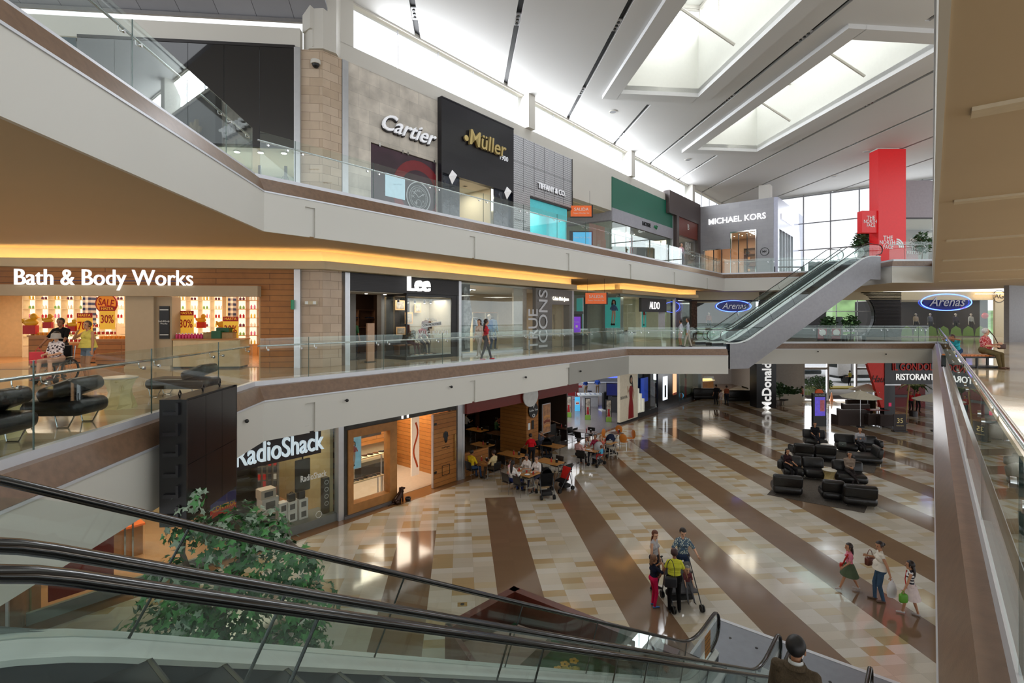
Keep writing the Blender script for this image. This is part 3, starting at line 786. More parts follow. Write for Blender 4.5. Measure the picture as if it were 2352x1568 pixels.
def downlights(t, pts, z, label, group, r=.06):
    for x, y in pts:
        d = thing('downlight', label, 'ceiling lamp', pt(t, x, y, z), 0, group)
        m = MB(); m.cyl(0, 0, -.02, .02, r*1.3, n=12); m.build('trim_ring', WHITE, d); m = MB(); m.cyl(0, 0, -.03, -.015, r, n=12); m.build('lamp', EMW, d)
def shelving(name, label, loc, rz, w, h, d, nc, nr, mat, group=None, back=None, base=0.0, cat='shelf'):
    t = thing(name, label, cat, loc, rz, group)
    part(t, 'back_panel', back or mat, (0, w, d-.03, d, 0, h))
    for i in range(nc+1): part(t, 'side_panel', mat, (i*(w-.03)/nc, i*(w-.03)/nc+.03, 0, d-.03, 0, h))
    for j in range(nr+1):
        z = base+j*(h-base-.03)/nr; part(t, 'shelf', mat, (.03, w-.03, .005, d-.03, z, z+.025))
    if base: part(t, 'plinth', mat, (.03, w-.03, .02, d-.03, 0, base))
    return t
PROTO = {}
def stock(key, make, label, cat, group, places, name=None):
    """places: (point, rz[, scale]); the first builds the thing, the rest are copies"""
    p0 = None
    for i, q in enumerate(places):
        if key in PROTO: c = copy_tree(PROTO[key], q[0], q[1], label, group, q[2] if len(q) > 2 else None)
        else:
            o = make(name or key); tag(o, label, cat, group); o.location = q[0]; o.rotation_euler = (0, 0, q[1])
            if len(q) > 2: o.scale = (q[2],)*3 if isinstance(q[2], (int, float)) else q[2]
            PROTO[key] = o
def mk_box(sx, sy, sz, mat, r=0):
    def f(name):
        m = MB(); (m.rbox(0, 0, sz/2, sx, sy, sz, r, seg=1) if r else m.box(-sx/2, sx/2, -sy/2, sy/2, 0, sz)); return m.build(name, mat)
    return f
def mk_bottle(col, r=.03, h=.16, cap=(240, 240, 236)):
    def f(name):
        m = MB(); m.lathe([(r*.9, 0), (r, .01), (r, h*.68), (r*.4, h*.8), (r*.4, h*.84)], n=10); m.m = 1
        m.lathe([(r*.5, h*.84), (r*.5, h)], n=8); return m.build(name, [M('bottle_%d_%d_%d' % col, col, .2), M('cap_%d_%d_%d' % cap, cap, .4)], smooth=True)
    return f
def mk_shoe(col, heel=0):
    def f(name):
        m = MB(); m.tube([(0, -.1, .04), (0, -.04, .05), (0, .05, .035), (0, .13, .025)], [.034, .04, .038, .022], 8, sy=.8)
        m.tube([(0, -.09, .05), (0, -.08, .08)], [.032, .03], 8); m.m = 1; m.box(-.036, .036, -.13, .14, 0, .014)
        if heel: m.box(-.02, .02, -.12, -.08, -.0, .03)
        return m.build(name, [M('shoe_%d_%d_%d' % col, col, .35), BLK], smooth=True)
    return f
def mk_bag(col, w=.3, h=.22, d=.12):
    def f(name):
        m = MB(); m.rbox(0, 0, h/2, w, d, h, .03); m.tube([(-w*.3*math.cos(a), 0, h+.14*math.sin(a)) for a in [PI*i/7 for i in range(8)]], .009, 6)
        return m.build(name, M('bag_%d_%d_%d' % col, col, .4), smooth=True)
    return f
def mk_shirt(col):
    def f(name):
        m = MB(); m.rbox(0, 0, .03, .28, .34, .06, .025); m.rbox(0, .02, .062, .14, .1, .015, .006); return m.build(name, cloth(col), smooth=True)
    return f
def mk_hang(col):
    def f(name):
        m = MB(); m.rbox(0, 0, -.42, .06, .42, .7, .03); m.tube([(0, -.21, -.12), (0, -.3, -.4)], .05, 8); m.tube([(0, .21, -.12), (0, .3, -.4)], .05, 8)
        m.tube([(0, -.2, -.1), (0, 0, 0), (0, .2, -.1)], .008, 6); return m.build(name, cloth(col), smooth=True)
    return f
def hangrow(label, group, base, rz, n, step, cols, name='shirt', cat='shirt', sc=1):
    dx, dy = math.cos(rz), math.sin(rz)
    for i in range(n):
        col = cols[i % len(cols)]; stock('hang_%d_%d_%d' % col, mk_hang(col), label, cat, group, [(Vector(base)+Vector((dx*i*step, dy*i*step, 0)), rz, sc)], name=name)
# ---------------------------------------------------------------- top level, marble jeweller
MARB = brickmat('grey_marble_tiles', (222, 214, 202), (202, 195, 184), (176, 170, 160), .95, .5, ms=.004, rough=.3, var=.28, vs=1.6, bump=.05)
F = Frame('jewellery_shopfront', 'grey marble shopfront with a silver script sign and a watch poster', U(797), Z3); t = F.t
xr = F.x(1005); px0, px1 = F.x(852), F.x(1003); ph = F.h(852, 345)
part(t, 'marble_wall', MARB, (0, xr, 0, .2, 2.85, 5.52), (0, px0, 0, .2, 0, 2.85), (px1, xr, 0, .2, 0, 2.85))
part(t, 'silver_jamb', ALU, (-.26, -.02, -.12, .1, 0, 5.45))
part(t, 'lettering_board', M('dark_void', (30, 24, 30), .4), (px0, px1, .12, .2, .05, 2.85))
po = part(t, 'watch_poster', M('poster_plum', (60, 34, 48), .35, var=.5, vs=.9), (px0+.02, px1-.02, .05, .1, .08, 2.82))
m = MB(); m.T = Matrix.Translation((px1-.95, .045, 1.35)) @ Matrix.Rotation(PI/2, 4, 'X')
m.lathe([(0.95, -.01), (1.35, -.01), (1.35, .0), (.95, 0)], n=40, cap=False); m.build('poster_ring', M('poster_red', (128, 24, 34), .35), t)
wx, wz = F.x(962), 1.18
wd = MB(); wd.T = Matrix.Translation((wx, .04, wz)) @ Matrix.Rotation(PI/2, 4, 'X'); wd.cyl(0, 0, 0, .02, .62, n=48); w_ = wd.build('watch_face', M('watch_black', (24, 26, 32), .3), po)
wd = MB(); wd.T = Matrix.Translation((wx, .02, wz)) @ Matrix.Rotation(PI/2, 4, 'X')
for r0, r1 in ((.6, .64), (.47, .485)): wd.lathe([(r0, 0), (r1, 0), (r1, .012), (r0, .012)], n=48, cap=False)
wd.lathe([(.14, 0), (.155, 0), (.155, .012), (.14, .012)], 0, -.24, 24, cap=False)
for i in range(60): a = PI*i/30; r = .39 if i % 5 else .36; wd.cbox(math.sin(a)*(r+.42)/2, math.cos(a)*(r+.42)/2, .006, .012, .42-r+.02, .01, rz=-a)
for a, L in ((-.9, .34), (.95, .3)): wd.cbox(math.sin(a)*L/2, math.cos(a)*L/2, .012, .022, L, .01, rz=-a)
wd.build('watch_markings', M('watch_silver', (205, 208, 215), .3), po)
for i, n_ in enumerate(('XII', 'I', 'II', '', 'V', '', '', 'VII', '', 'IX', 'X', 'XI')):
    if n_: a = PI*i/6; text(n_, .15, M('watch_silver'), po, (wx+math.sin(a)*.28, .02, wz+math.cos(a)*.28), .004, name='numeral', res=1)
part(t, 'lit_screen', M('pale_screen', (170, 200, 215), .3, emit=.35), (F.x(886), F.x(931), .02, .04, .95, 1.85))
text('C', .5, M('watch_silver'), t, (F.x(874), .03, .3), .005)
for px in (872, 925, 937, 997): part(t, 'poster_clip', CHROME, (F.x(px)-.03, F.x(px)+.03, -.02, .02, 2.78, 2.92))
text('Cartier', .9, M('dark_bronze', (40, 36, 36), .4), t, (F.x(930)+.04, -.08, 3.68), .06, bold=.02, shear=.45, name='sign_lettering_shadow', sx=1.02)  # dark shifted copy stands in for the shadow edge of the letters
s_ = text('Cartier', .9, M('silver_letters', (236, 238, 244), .3, .1, emit=.25), t, (F.x(930), -.16, 3.72), .05, bold=.012, shear=.45, name='sign_lettering', sx=1.02)  # faint glow added so the silver reads white
# ---------------------------------------------------------------- black jeweller
F = Frame('black_shopfront', 'black shopfront with gold letters and two white diamond lamps', U(1005), Z3); t = F.t; w = F.x(1171)
BLKP = brickmat('black_boards', (30, 29, 36), (34, 33, 41), (22, 21, 27), 3, .42, ms=.006, rough=.28, var=.06, bump=.2)
d0, d1 = F.x(1053), F.x(1130); dz = 2.42
part(t, 'black_wall', BLKP, (0, w, -.25, .0, dz, 5.6), (0, .06, -.25, 1.2, 0, dz), (w-.06, w, -.25, .0, 0, dz), (0, w, -.27, .0, 5.6, 5.66))
part(t, 'entrance_soffit', WHITE, (d0, d1, -.02, 2.6, dz+.01, dz+.06)); part(t, 'entrance_side', CREAM, (d1-.1, d1, .05, 2.6, 0, dz), (d0-.06, d0, .05, 2.6, 0, dz))
BLG = M('blue_black_glass', (34, 42, 58), .12, var=.5, vs=3, bump=.25, bs=5, spec=.8)
for a, b in ((.06, d0/2-.01), (d0/2+.01, d0-.03), (d1+.03, (d1+w)/2-.01), ((d1+w)/2+.01, w-.07)): part(t, 'display_glass', BLG, (a, b, -.1, -.06, .12, dz))
part(t, 'door', M('dark_bronze', (26, 26, 28), .3), (d0+.6, d1-.1, 2.3, 2.36, 0, 2.2)); part(t, 'glass_door', SHOPGLASS, (d0+.02, d0+.6, 2.3, 2.32, 0, 2.2)); part(t, 'door_handle', CHROME, (d0+.62, d0+.65, 2.22, 2.25, .6, 1.5))
room(t, .06, w-.06, 2.7, 5, 2.9, CREAM); lampin(t, (d0+d1)/2, 1.2, 2.38, .8, .8, 30)
for x in (d0+.5, d0+1.1): part(t, 'spotlight', BLK, (x-.09, x+.09, .6, .75, dz, dz+.012))
gm = M('gold_letters', (214, 190, 128), .3, .55)
text('Müller', .98, gm, t, (F.x(1106), -.36, F.h(1106, 335)), .06, bold=.03, shear=.12, name='sign_lettering')
m = MB(); m.T = Matrix.Translation((F.x(1058), -.3, F.h(1058, 321))) @ Matrix.Rotation(PI/2, 4, 'X'); m.cyl(0, 0, 0, .08, .13, n=20); m.build('sign_dot', gm, t)
text('1900', .34, M('silver_letters'), t, (F.x(1147), -.28, F.h(1147, 366)), .01, name='sign_year')
for px, py in ((1029, 409), (1155, 445)):
    x, z = F.x(px), F.h(px, py); m = MB(); m.add([(x-.2, -.26, z), (x, -.26, z-.32), (x+.2, -.26, z), (x, -.26, z+.32), (x+.05, -.52, z+.05)], [(0, 1, 4), (1, 2, 4), (2, 3, 4), (3, 0, 4)])
    m.build('diamond_lamp', M('lamp_white', (230, 230, 232), .3, emit=.25), t)
# ---------------------------------------------------------------- metal shop
F = Frame('metal_shopfront', 'woven silver metal shopfront with a turquoise display window', U(1173), Z3); t = F.t; w = F.x(1312)
def scalemat():
    m, n, l, b = newmat('woven_metal'); tc = n.new('ShaderNodeTexCoord'); mp = n.new('ShaderNodeMapping'); mp.inputs['Scale'].default_value = (9, 1, 9); l.new(tc.outputs['Object'], mp.inputs[0])
    s = n.new('ShaderNodeSeparateXYZ'); l.new(mp.outputs[0], s.inputs[0])
    fx = math_(n, l, 'PINGPONG', s.outputs[0], .5); fz = math_(n, l, 'FRACT', math_(n, l, 'ADD', s.outputs[2], fx))
    r = n.new('ShaderNodeValToRGB'); r.color_ramp.elements[0].color = lin((120, 121, 125)); r.color_ramp.elements[1].color = lin((205, 205, 210)); r.color_ramp.elements[0].position = .15; r.color_ramp.elements[1].position = .6
    l.new(fz, r.inputs[0]); l.new(r.outputs[0], b.inputs['Base Color']); b.inputs['Metallic'].default_value = .55; b.inputs['Roughness'].default_value = .35
    bp = n.new('ShaderNodeBump'); bp.inputs['Strength'].default_value = .7; bp.inputs['Distance'].default_value = .05; l.new(fz, bp.inputs['Height']); l.new(bp.outputs[0], b.inputs['Normal']); return m
WOV = scalemat(); wx0, wx1 = F.x(1215), F.x(1300); wh = F.h(1215, 455)
part(t, 'metal_wall', WOV, (0, w, -.08, .1, wh+.12, 5.5), (0, wx0, -.08, .1, 0, wh+.12))
part(t, 'metal_edge', M('dark_bronze'), (w-.05, w, -.1, .3, wh, 5.52), (wx0, w, -.1, .3, wh, wh+.12))
for k in range(1, 6): part(t, 'seam', M('dark_bronze'), (w*k/6-.008, w*k/6+.008, -.085, -.07, wh+.2, 5.5))
for h_ in (3.0, 4.15): part(t, 'seam', M('dark_bronze'), (0, w, -.085, -.07, h_, h_+.015))
TQ = M('turquoise_panel', (84, 196, 206), .5, emit=.12)
part(t, 'display_niche', TQ, (wx0, wx1+.2, 1.3, 1.4, 0, wh), (wx1+.1, wx1+.2, .1, 1.3, 0, wh), (wx0, wx0+.05, .1, 1.3, 0, wh), (wx0, wx1, .1, 1.3, 0, .5))
part(t, 'window_pane', SHOPGLASS, (wx0, wx1+.1, .02, .035, 0, wh)); lampin(t, (wx0+wx1)/2, .7, wh-.05, 1.2, .8, 40)
part(t, 'window_transom', M('turquoise_panel'), (wx0, wx1+.1, .0, .03, wh-.75, wh))
text('TIFFANY & CO.', .42, M('dark_bronze'), t, (F.x(1263)+.03, -.1, F.h(1263, 437)-.03), .02, sx=.92, name='sign_lettering_shadow'); text('TIFFANY & CO.', .42, M('silver_letters'), t, (F.x(1263), -.16, F.h(1263, 437)), .03, sx=.92, name='sign_lettering')  # dark copy behind the large letters imitates their shadow
text('TIFFANY & CO.', .14, M('dark_bronze'), t, (F.x(1192), -.1, F.h(1192, 507)), .005, name='small_lettering')
stock('jewel_case', mk_box(.22, .16, .26, M('blue_velvet', (30, 60, 120), .6)), 'small blue jewel case in the turquoise window', 'box', 'jewel cases in the turquoise window', [(pt(t, wx0+.5+.5*i, .6, .5), ANG) for i in range(3)])
stock('white_gift_box', mk_box(.2, .2, .12, M('gift_white', (235, 240, 240), .4), .01), 'small white gift box in the turquoise window', 'box', 'gift boxes in the turquoise window', [(pt(t, wx0+.4+.33*i, .35, .5), ANG+.3*i) for i in range(5)])
part(t, 'display_card', M('gift_white'), (wx0+.25, wx0+.7, .5, .53, .55, 1.35))
# ---------------------------------------------------------------- corridor on the top level
CG = Frame('corridor_panel', 'green wall panel above the corridor of the top level', U(1404), Z3, 'wall panel'); t = CG.t
GREEN = M('deep_green', (10, 104, 82), .45, var=.02)
# green polo shop
gx0, gx1 = 0, CG.x(1544); gh0 = CG.h(1424, 487)
t['label'] = 'green and grey corner shopfront with a small crocodile sign'; t['category'] = 'shopfront'; t.name = 'polo_shopfront'
part(t, 'green_wall', GREEN, (.0, gx1, -.06, .1, 3.5, 5.55), (0, .12, .1, 6, 3.5, 5.55)); part(t, 'grey_fascia', M('lilac_grey', (160, 160, 170), .5), (0, gx1, -.08, .1, 2.62, 3.5), (0, .12, .1, 6, 2.62, 3.5))
part(t, 'window_pane', SHOPGLASS, (.02, gx1, .0, .02, 0, 2.62)); part(t, 'side_pane', SHOPGLASS, (.02, .04, .02, 6, 0, 2.62))
part(t, 'door_frame', CHROME, (2.9, 2.94, -.05, -.02, .1, 2.3), (3.15, 3.19, -.05, -.02, .1, 2.3)); part(t, 'right_jamb', ALU, (gx1-.1, gx1, -.1, .1, 0, 5.4))
room(t, 0, gx1, 5.9, 6, 2.62, M('pale_shop_wall', (150, 160, 150), .6)); room(t, 0, gx1, 0, 6.0, 2.62, M('pale_shop_wall'), ceil=M('pale_shop_wall')); lampin(t, gx1/2, 3, 2.6, 4, 4, 70)
downlights(t, [(1+1.2*i, 1.2+1.4*j) for i in range(5) for j in range(3)], 2.6, 'small round downlight in the polo shop ceiling', 'downlights of the polo shop')
text('LACOSTE', .42, M('ink', (24, 26, 26), .5), t, (CG.x(1482), -.11, CG.h(1482, 516)), .02, bold=.012, sx=.8, name='sign_lettering')
m = MB(); x, z = CG.x(1503), CG.h(1503, 523)
m.tube([(x-.35, -.12, z-.02), (x-.1, -.12, z+.05), (x+.12, -.12, z-.02), (x+.28, -.12, z+.12), (x+.1, -.12, z+.2)], [.02, .07, .08, .04, .012], 8); m.tube([(x-.35, -.12, z-.02), (x-.15, -.12, z+.12)], [.012, .05], 6)
for dx in (-.1, .1): m.tube([(x+dx, -.12, z), (x+dx+.03, -.12, z-.13)], .025, 6)
m.build('crocodile_emblem', M('emblem_green', (20, 130, 80), .4), t, smooth=True)
part(t, 'red_banner', M('banner_red', (176, 30, 44), .5), (CG.x(1452), CG.x(1459), .2, .23, .35, 2.0)); text('SALE', .3, M('gift_white'), t, (CG.x(1455), .19, 1.35), .003, name='banner_text')
part(t, 'blue_poster', M('poster_blue', (72, 130, 190), .5), (.08, .1, .5, 1.4, .5, 1.9)); text('OP\nEN', .42, M('ink'), t, (CG.x(1535), -.01, 1.5), .003, name='window_text')
for i, (c, px) in enumerate((((110, 200, 215), 1417), ((210, 60, 40), 1428), ((200, 205, 210), 1443))):
    stock('folded_polo_%d' % i, mk_shirt(c), ['folded pale blue polo shirt in the corner window', 'folded orange red polo shirt in the corner window', 'folded white polo shirt in the corner window'][i], 'shirt', None, [(pt(t, CG.x(px)+.1, .5, .55), ANG)], name='folded_shirt')
part(t, 'display_plinth', M('gift_white'), (.2, 2.4, .25, .8, 0, .55)); part(t, 'shelf', M('lilac_grey'), (CG.x(1517), CG.x(1540), 2, 2.3, .2, 2.2))
# wall behind the corridor, orange exit sign
m = MB(); m.box(0, 9, 0, .2, 0, 3.4); struct(m, 'wall_corridor', WHITE, loc=P(U(1312)+.2, VW-8, Z3), rot=ANG)
m = MB(); m.box(0, 8, 0, 8, 0, .1); struct(m, 'ceiling_corridor', CREAM, loc=P(U(1312)+.05, VW-.45, Z3+3.25), rot=ANG)
m = MB(); m.box(0, 12, 0, 8, 0, .1); struct(m, 'ceiling_corridor', CREAM, loc=P(U(1312)-.5, VW-.45, Z2+3.35), rot=ANG)
def exitsign(px, py, y, label, lines=True):
    c = AY(px, py, y); t = thing('exit_sign', label, 'sign', c, 0)
    part(t, 'panel', M('sign_orange', (206, 92, 34), .4, emit=.35), (-.62, .62, -.04, .04, -.32, .32)); part(t, 'frame', M('dark_bronze'), (.6, .68, -.08, .08, -.34, .34), (-.66, .68, -.06, .06, -.36, -.32))
    text('SALIDA', .26, M('gift_white'), t, (0, -.05, .1), .004, name='sign_text'); text('Parqueo / Planta Baja / Exit', .085, M('gift_white'), t, (0, -.05, -.12), .004, name='sign_text')
    for x in (-.5, .5): m = MB(); m.tube([(x, 0, .32), (x, 0, 1.2)], .008, 5); m.build('hanging_wire', BLK, t)
    return t
exitsign(1335, 485, 30.0, 'orange hanging exit sign on the top level'); exitsign(1369, 685, 30.0, 'orange hanging exit sign on the middle level')
t = thing('advert_stand', 'low blue screen stand behind the top balustrade', 'advertising display', AY(1335, 549, 31), 0)
part(t, 'case', BLK, (-.7, .7, 0, .15, -.6, .5)); part(t, 'screen', M('screen_blue', (70, 160, 205), .3, emit=.6), (-.5, .62, -.01, .0, -.5, .42)); text('Galaxy S6 | S6 edge', .13, M('gift_white'), t, (.05, -.02, .1), .002, name='screen_text')
part(t, 'foot', BLK, (-.5, .5, -.1, .3, AY(1335, 549, 31).z*-1+Z3, -.6))
# ---------------------------------------------------------------- brown shop and grey corner shop
F = Frame('brown_shopfront', 'tall dark brown shopfront between the green and the grey shop', U(1545), Z3); t = F.t; w = F.x(1600)
BR = M('dark_brown_metal', (78, 66, 64), .35)
part(t, 'brown_frame', BR, (-1.5, w, -.35, .2, 4.55, 6.35), (0, .5, -.35, .1, 0, 4.55), (w-.5, w, -.35, .1, 0, 4.55), (-1.5, 0, -.3, .1, 5.4, 6.35))
part(t, 'red_panel', M('brick_red', (118, 52, 38), .45), (.5, w-.5, -.25, .1, 3.1, 4.55)); text('B', .7, M('gift_white'), t, (w/2, -.27, 3.95), .01, name='emblem')
part(t, 'window_pane', SHOPGLASS, (.5, w-.5, -.2, -.18, 0, 3.1)); room(t, 0, w, .2, 4, 3.1, M('taupe_wall', (120, 104, 90), .6)); lampin(t, w/2, 2, 3, 2, 2, 60)
text('18|14', 1.0, M('gift_white'), t, (w/2, -.22, 2.3), .004, sx=.6, name='window_text'); text('CUSCATLAN', .25, M('gift_white'), t, (w/2, -.22, 1.75), .004, name='window_text')
MKU = U(1602); MK0 = P(MKU, VW, Z3)
t = thing('fashion_shopfront', 'pale grey stone corner shopfront with white lit lettering on two sides', 'shopfront', MK0, ANG-PI/2)
GST = brickmat('pale_grey_stone', (164, 164, 168), (158, 158, 163), (146, 146, 150), .9, .3, ms=.004, var=.03, rough=.4, bump=.1)
wv = 6.3; hh = 6.2
o0 = 1.6; o1 = 2.9; o2 = 4.9
part(t, 'stone_wall', GST, (0, .6, 0, .3, 0, hh), (.6, o1, 0, .3, 2.25, hh), (o1, o2, 0, .3, 3.6, hh), (o2, wv, 0, .3, 0, hh))
part(t, 'window_frame', CHROME, (o1-.06, o2+.06, -.08, .05, 3.56, 3.66), (o2, o2+.06, -.08, .05, 0, 3.6), (.55, o1, -.2, .05, 2.2, 2.27), (o1-.05, o1, -.06, .05, 0, 3.6))
part(t, 'window_pane', SHOPGLASS, (.6, o2, .12, .14, 0, 3.6))
part(t, 'window_mullion', M('dark_bronze'), *[(x-.03, x+.03, .05, .15, 0, 3.5) for x in (1.4, 2.1, 3.5, 4.2)])
room(t, .2, wv-.1, .3, 5.5, 3.75, M('tan_shop_wall', (168, 128, 96), .6), ceil=M('tan_ceiling', (190, 158, 124), .6)); lampin(t, 3, 2.5, 3.7, 4, 3, 170, LAMP)
downlights(t, [(.9+.7*i, .9+1.1*j) for i in range(6) for j in range(3)], 3.74, 'warm round downlight inside the grey corner shop', 'downlights of the grey corner shop')
text('MICHAEL KORS', .72, EMLED, t, (3.35, -.07, 4.72), .05, bold=.018, sx=.95, name='sign_lettering')
PALE = M('pale_lilac_stone', (190, 194, 214), .3)
part(t, 'side_wall', PALE, (wv-.02, wv+.3, 0, 11, 3.6, hh), (wv-.02, wv+.3, 0, .5, 0, 3.6), (wv-.02, wv+.3, 6, 11, 0, 3.6)); part(t, 'side_window', BLUEGLASS, (wv+.1, wv+.14, .5, 6, 0, 3.6))
part(t, 'side_mullion', ALU, *[(wv, wv+.3, .5+1.1*i-.03, .5+1.1*i+.03, 0, 3.6) for i in range(6)])
text('MICHAEL KORS', .7, EMLED, t, (wv+.36, 3.6, 4.75), .04, bold=.018, sx=.95, rz=PI/2, name='sign_lettering')
m = MB(); m.T = Matrix.Translation((5.6, -.02, 1.75)) @ Matrix.Rotation(PI/2, 4, 'X'); m.lathe([(.3, 0), (.34, 0), (.34, .02), (.3, .02)], n=28, cap=False); m.build('emblem_ring', M('ink'), t); text('MK', .26, M('ink'), t, (5.6, -.02, 1.75), .005, bold=.01, name='emblem_letters')
sh1 = shelving('display_shelf', 'lit wooden shelf of handbags inside the grey corner shop', pt(t, 2.6, 5.0, 0), ANG-PI/2, 3, 2.8, .4, 3, 5, M('shelf_wood_dark', (120, 84, 60), .5))
stock('tan_handbag', mk_bag((176, 130, 84)), 'small tan handbag on the shelves of the grey corner shop', 'bag', 'handbags in the grey corner shop', [(pt(t, 3.0+1.0*i, 5.2, .06+.55*j), ANG-PI/2) for i in range(3) for j in (1, 3)])
stock('black_handbag', mk_bag((40, 38, 44)), 'small black handbag on the shelves of the grey corner shop', 'bag', 'handbags in the grey corner shop window', [(pt(t, 2.9+1.0*i, 5.2, .06+.55*j), ANG-PI/2) for i in range(3) for j in (2, 4)])
t2 = thing('chandelier', 'small glass chandelier in the left window of the grey corner shop', 'chandelier', pt(t, 1.3, 1.4, 2.5), 0)
m = MB(); m.tube([(0, 0, 0), (0, 0, 1.2)], .012, 6); m.build('chain', CHROME, t2)
for i in range(8): a = PI*i/4; m = MB(); m.tube([(0, 0, 0), (.25*math.cos(a), .25*math.sin(a), -.1), (.4*math.cos(a), .4*math.sin(a), .02)], .012, 5); m.build('arm', CHROME, t2); m = MB(); m.ball((.4*math.cos(a), .4*math.sin(a), .08), .035, n=6, m=5); m.build('bulb', EMW, t2)
mb = MB(); mb.box(0, .9, 0, .9, 0, 2.0); struct(mb, 'wall_column', WHITE, loc=pt(t, 4.6, 2.2, 6.2), rot=ANG-PI/2)
# ---------------------------------------------------------------- dark glossy shop of the left wing, top level
def TL(px): r = (px-1176)/1176; return (r*17.7+6.55)/(.9951-.0986*r)
t = thing('dark_shopfront', 'glossy black shopfront reflecting the skylight above the left wing', 'shopfront', (Bc[0], Bc[1], Z3), QA)
a0, a1 = TL(180), TL(678)
GB = M('glossy_black', (15, 15, 20), .03, var=.1, spec=.9, coat=.5)
n_ = 6
for i in range(n_):
    x0 = a0+(a1-a0)*i/n_; x1 = a0+(a1-a0)*(i+1)/n_; part(t, 'black_glass_panel', GB, (x0, x1-.012, -.05, .05, 2.1, 5.45))
part(t, 'frame', M('dark_bronze'), (a0, a1, -.07, .06, 5.45, 5.55), (a0, a1, -.06, .06, 2.02, 2.1)); part(t, 'silver_jamb', ALU, (a1, a1+.2, -.14, .1, 0, 5.45))
part(t, 'teal_glass_panel', M('teal_glass_panel', (36, 62, 72), .15, var=.6, vs=4, bump=.3, bs=8), (a0-7, a0-.05, -.02, .05, .0, 5.45), (a0-.05, TL(430), .3, .35, 0, 2.05))
part(t, 'window_pane', SHOPGLASS, (TL(430), a1-.05, .0, .015, 0, 2.02)); room(t, TL(430), a1, .3, 4, 2.1, M('pale_shop_wall')); lampin(t, a1-2, 1.6, 2.05, 3, 2, 90)
part(t, 'shelf_frame', BLK, (a1-1.6, a1-1.5, 1, 1.05, 0, 1.7), (a1-.7, a1-.6, 1, 1.05, 0, 1.7)); part(t, 'shelf', BLK, (a1-1.6, a1-.2, .6, 1.1, .7, .76)); part(t, 'lit_shelf', M('teal_light', (120, 200, 205), .5, emit=.5), (a1-2.4, a1-.2, 3.6, 3.65, .9, 1.1))
stock('black_handbag', None, 'black handbag on the counter of the glossy black shop', 'bag', None, [(pt(t, a1-.6, .8, .76), QA, 1.5)]); stock('tan_handbag', None, 'pale handbag on the counter of the glossy black shop', 'bag', None, [(pt(t, a1-1.35, .8, .76), QA, 1.2)])
for z in (.55, .3): stock('blue_card_box_%d' % (z*100), mk_box(.36, .12, .22, M('screen_blue')), 'small blue box under the black shop counter, %s' % ('upper one' if z > .5 else 'lower one'), 'box', None, [(pt(t, a1-.6, .5, z-.15), QA)], name='blue_box')
downlights(t, [(a1-.6-.8*i, .7) for i in range(5)], 2.08, 'round spotlight in the ceiling of the glossy black shop', 'spotlights of the glossy black shop', .09)
# security camera on the stone pillar
t = thing('security_camera', 'white dome security camera on the sandstone pillar', 'security camera', (-6.75, 17.6, 15.95), QA)
m = MB(); m.lathe([(.08, .12), (.16, .1), (.17, 0), (.15, -.03)], n=16); m.tube([(0, .12, .1), (0, 0, .1)], .05, 8); m.build('housing', WHITE, t, smooth=True); m = MB(); m.ball((0, 0, -.04), .12, n=14, m=8); m.build('dome', BLK, t, smooth=True)
# ================================================================== MIDDLE LEVEL SHOPS
def V(px, u): r = (px-1176)/1176; return -u*(S_-r*C_)/(C_+r*S_)
def fh(py, y): return CAMZ-(py-730)*y/1176
# ---------------------------------------------------------------- soap and candle shop (left wing)
t = thing('candle_shopfront', 'oak boarded shopfront with large white lit letters and red sale displays', 'shopfront', (Bc[0], Bc[1], Z2), QA)
tl = TL; L_ = -15.5
CP = M('warm_beige', (190, 172, 144), .6, var=.02)
part(t, 'oak_wall', WOODB, (L_, tl(678), 0, .2, 2.72, 3.36), (tl(598), tl(678), 0, .2, 0, 2.72))
part(t, 'portal_beam', CP, (L_, tl(600), -.32, .0, 2.42, 2.78)); part(t, 'portal_column', CP, (tl(292), tl(357), -.1, .6, 0, 2.42), (tl(357), tl(393), .05, .6, 0, 2.42))
part(t, 'silver_jamb', ALU, (tl(678), tl(690)+.03, -.14, .1, 0, 3.36)); part(t, 'column_base', M('base_beige', (206, 186, 150), .5), (tl(290), tl(395), -.12, .0, 0, .1))
text('Bath & Body Works', .74, EMLED, t, (tl(259), -.38, 2.99), .03, bold=.0, fit=5.4, name='sign_lettering', res=5)
OUT = M('blue_outline', (40, 48, 100), .4)
part(t, 'lettering_rail', OUT, (tl(60), tl(440), -.33, -.31, 2.9, 2.93))
SW = M('soap_shop_wall', (226, 196, 150), .6)
room(t, L_, tl(598), .2, 6.2, 3.1, SW, floor=M('oak_floor', (176, 124, 78), .25), ceil=M('cream_ceiling', (225, 215, 195), .6))
for x in (-13, -9.5, -7.5, -4.2, -2.9): lampin(t, x, 3.2, 3.0, 2.2, 3.5, 75, LAMP)
part(t, 'small_sign', BLK, (tl(366), tl(388), -.0, .05, 1.0, 2.1)); part(t, 'small_sign_border', M('gift_white'), (tl(367), tl(387), -.01, .0, 1.12, 1.15), (tl(367), tl(387), -.01, .0, 1.96, 1.99)); text('Bath&Body\nWorks', .08, M('gift_white'), t, (tl(377), -.015, 1.55), .002, name='sign_text')
GING = None
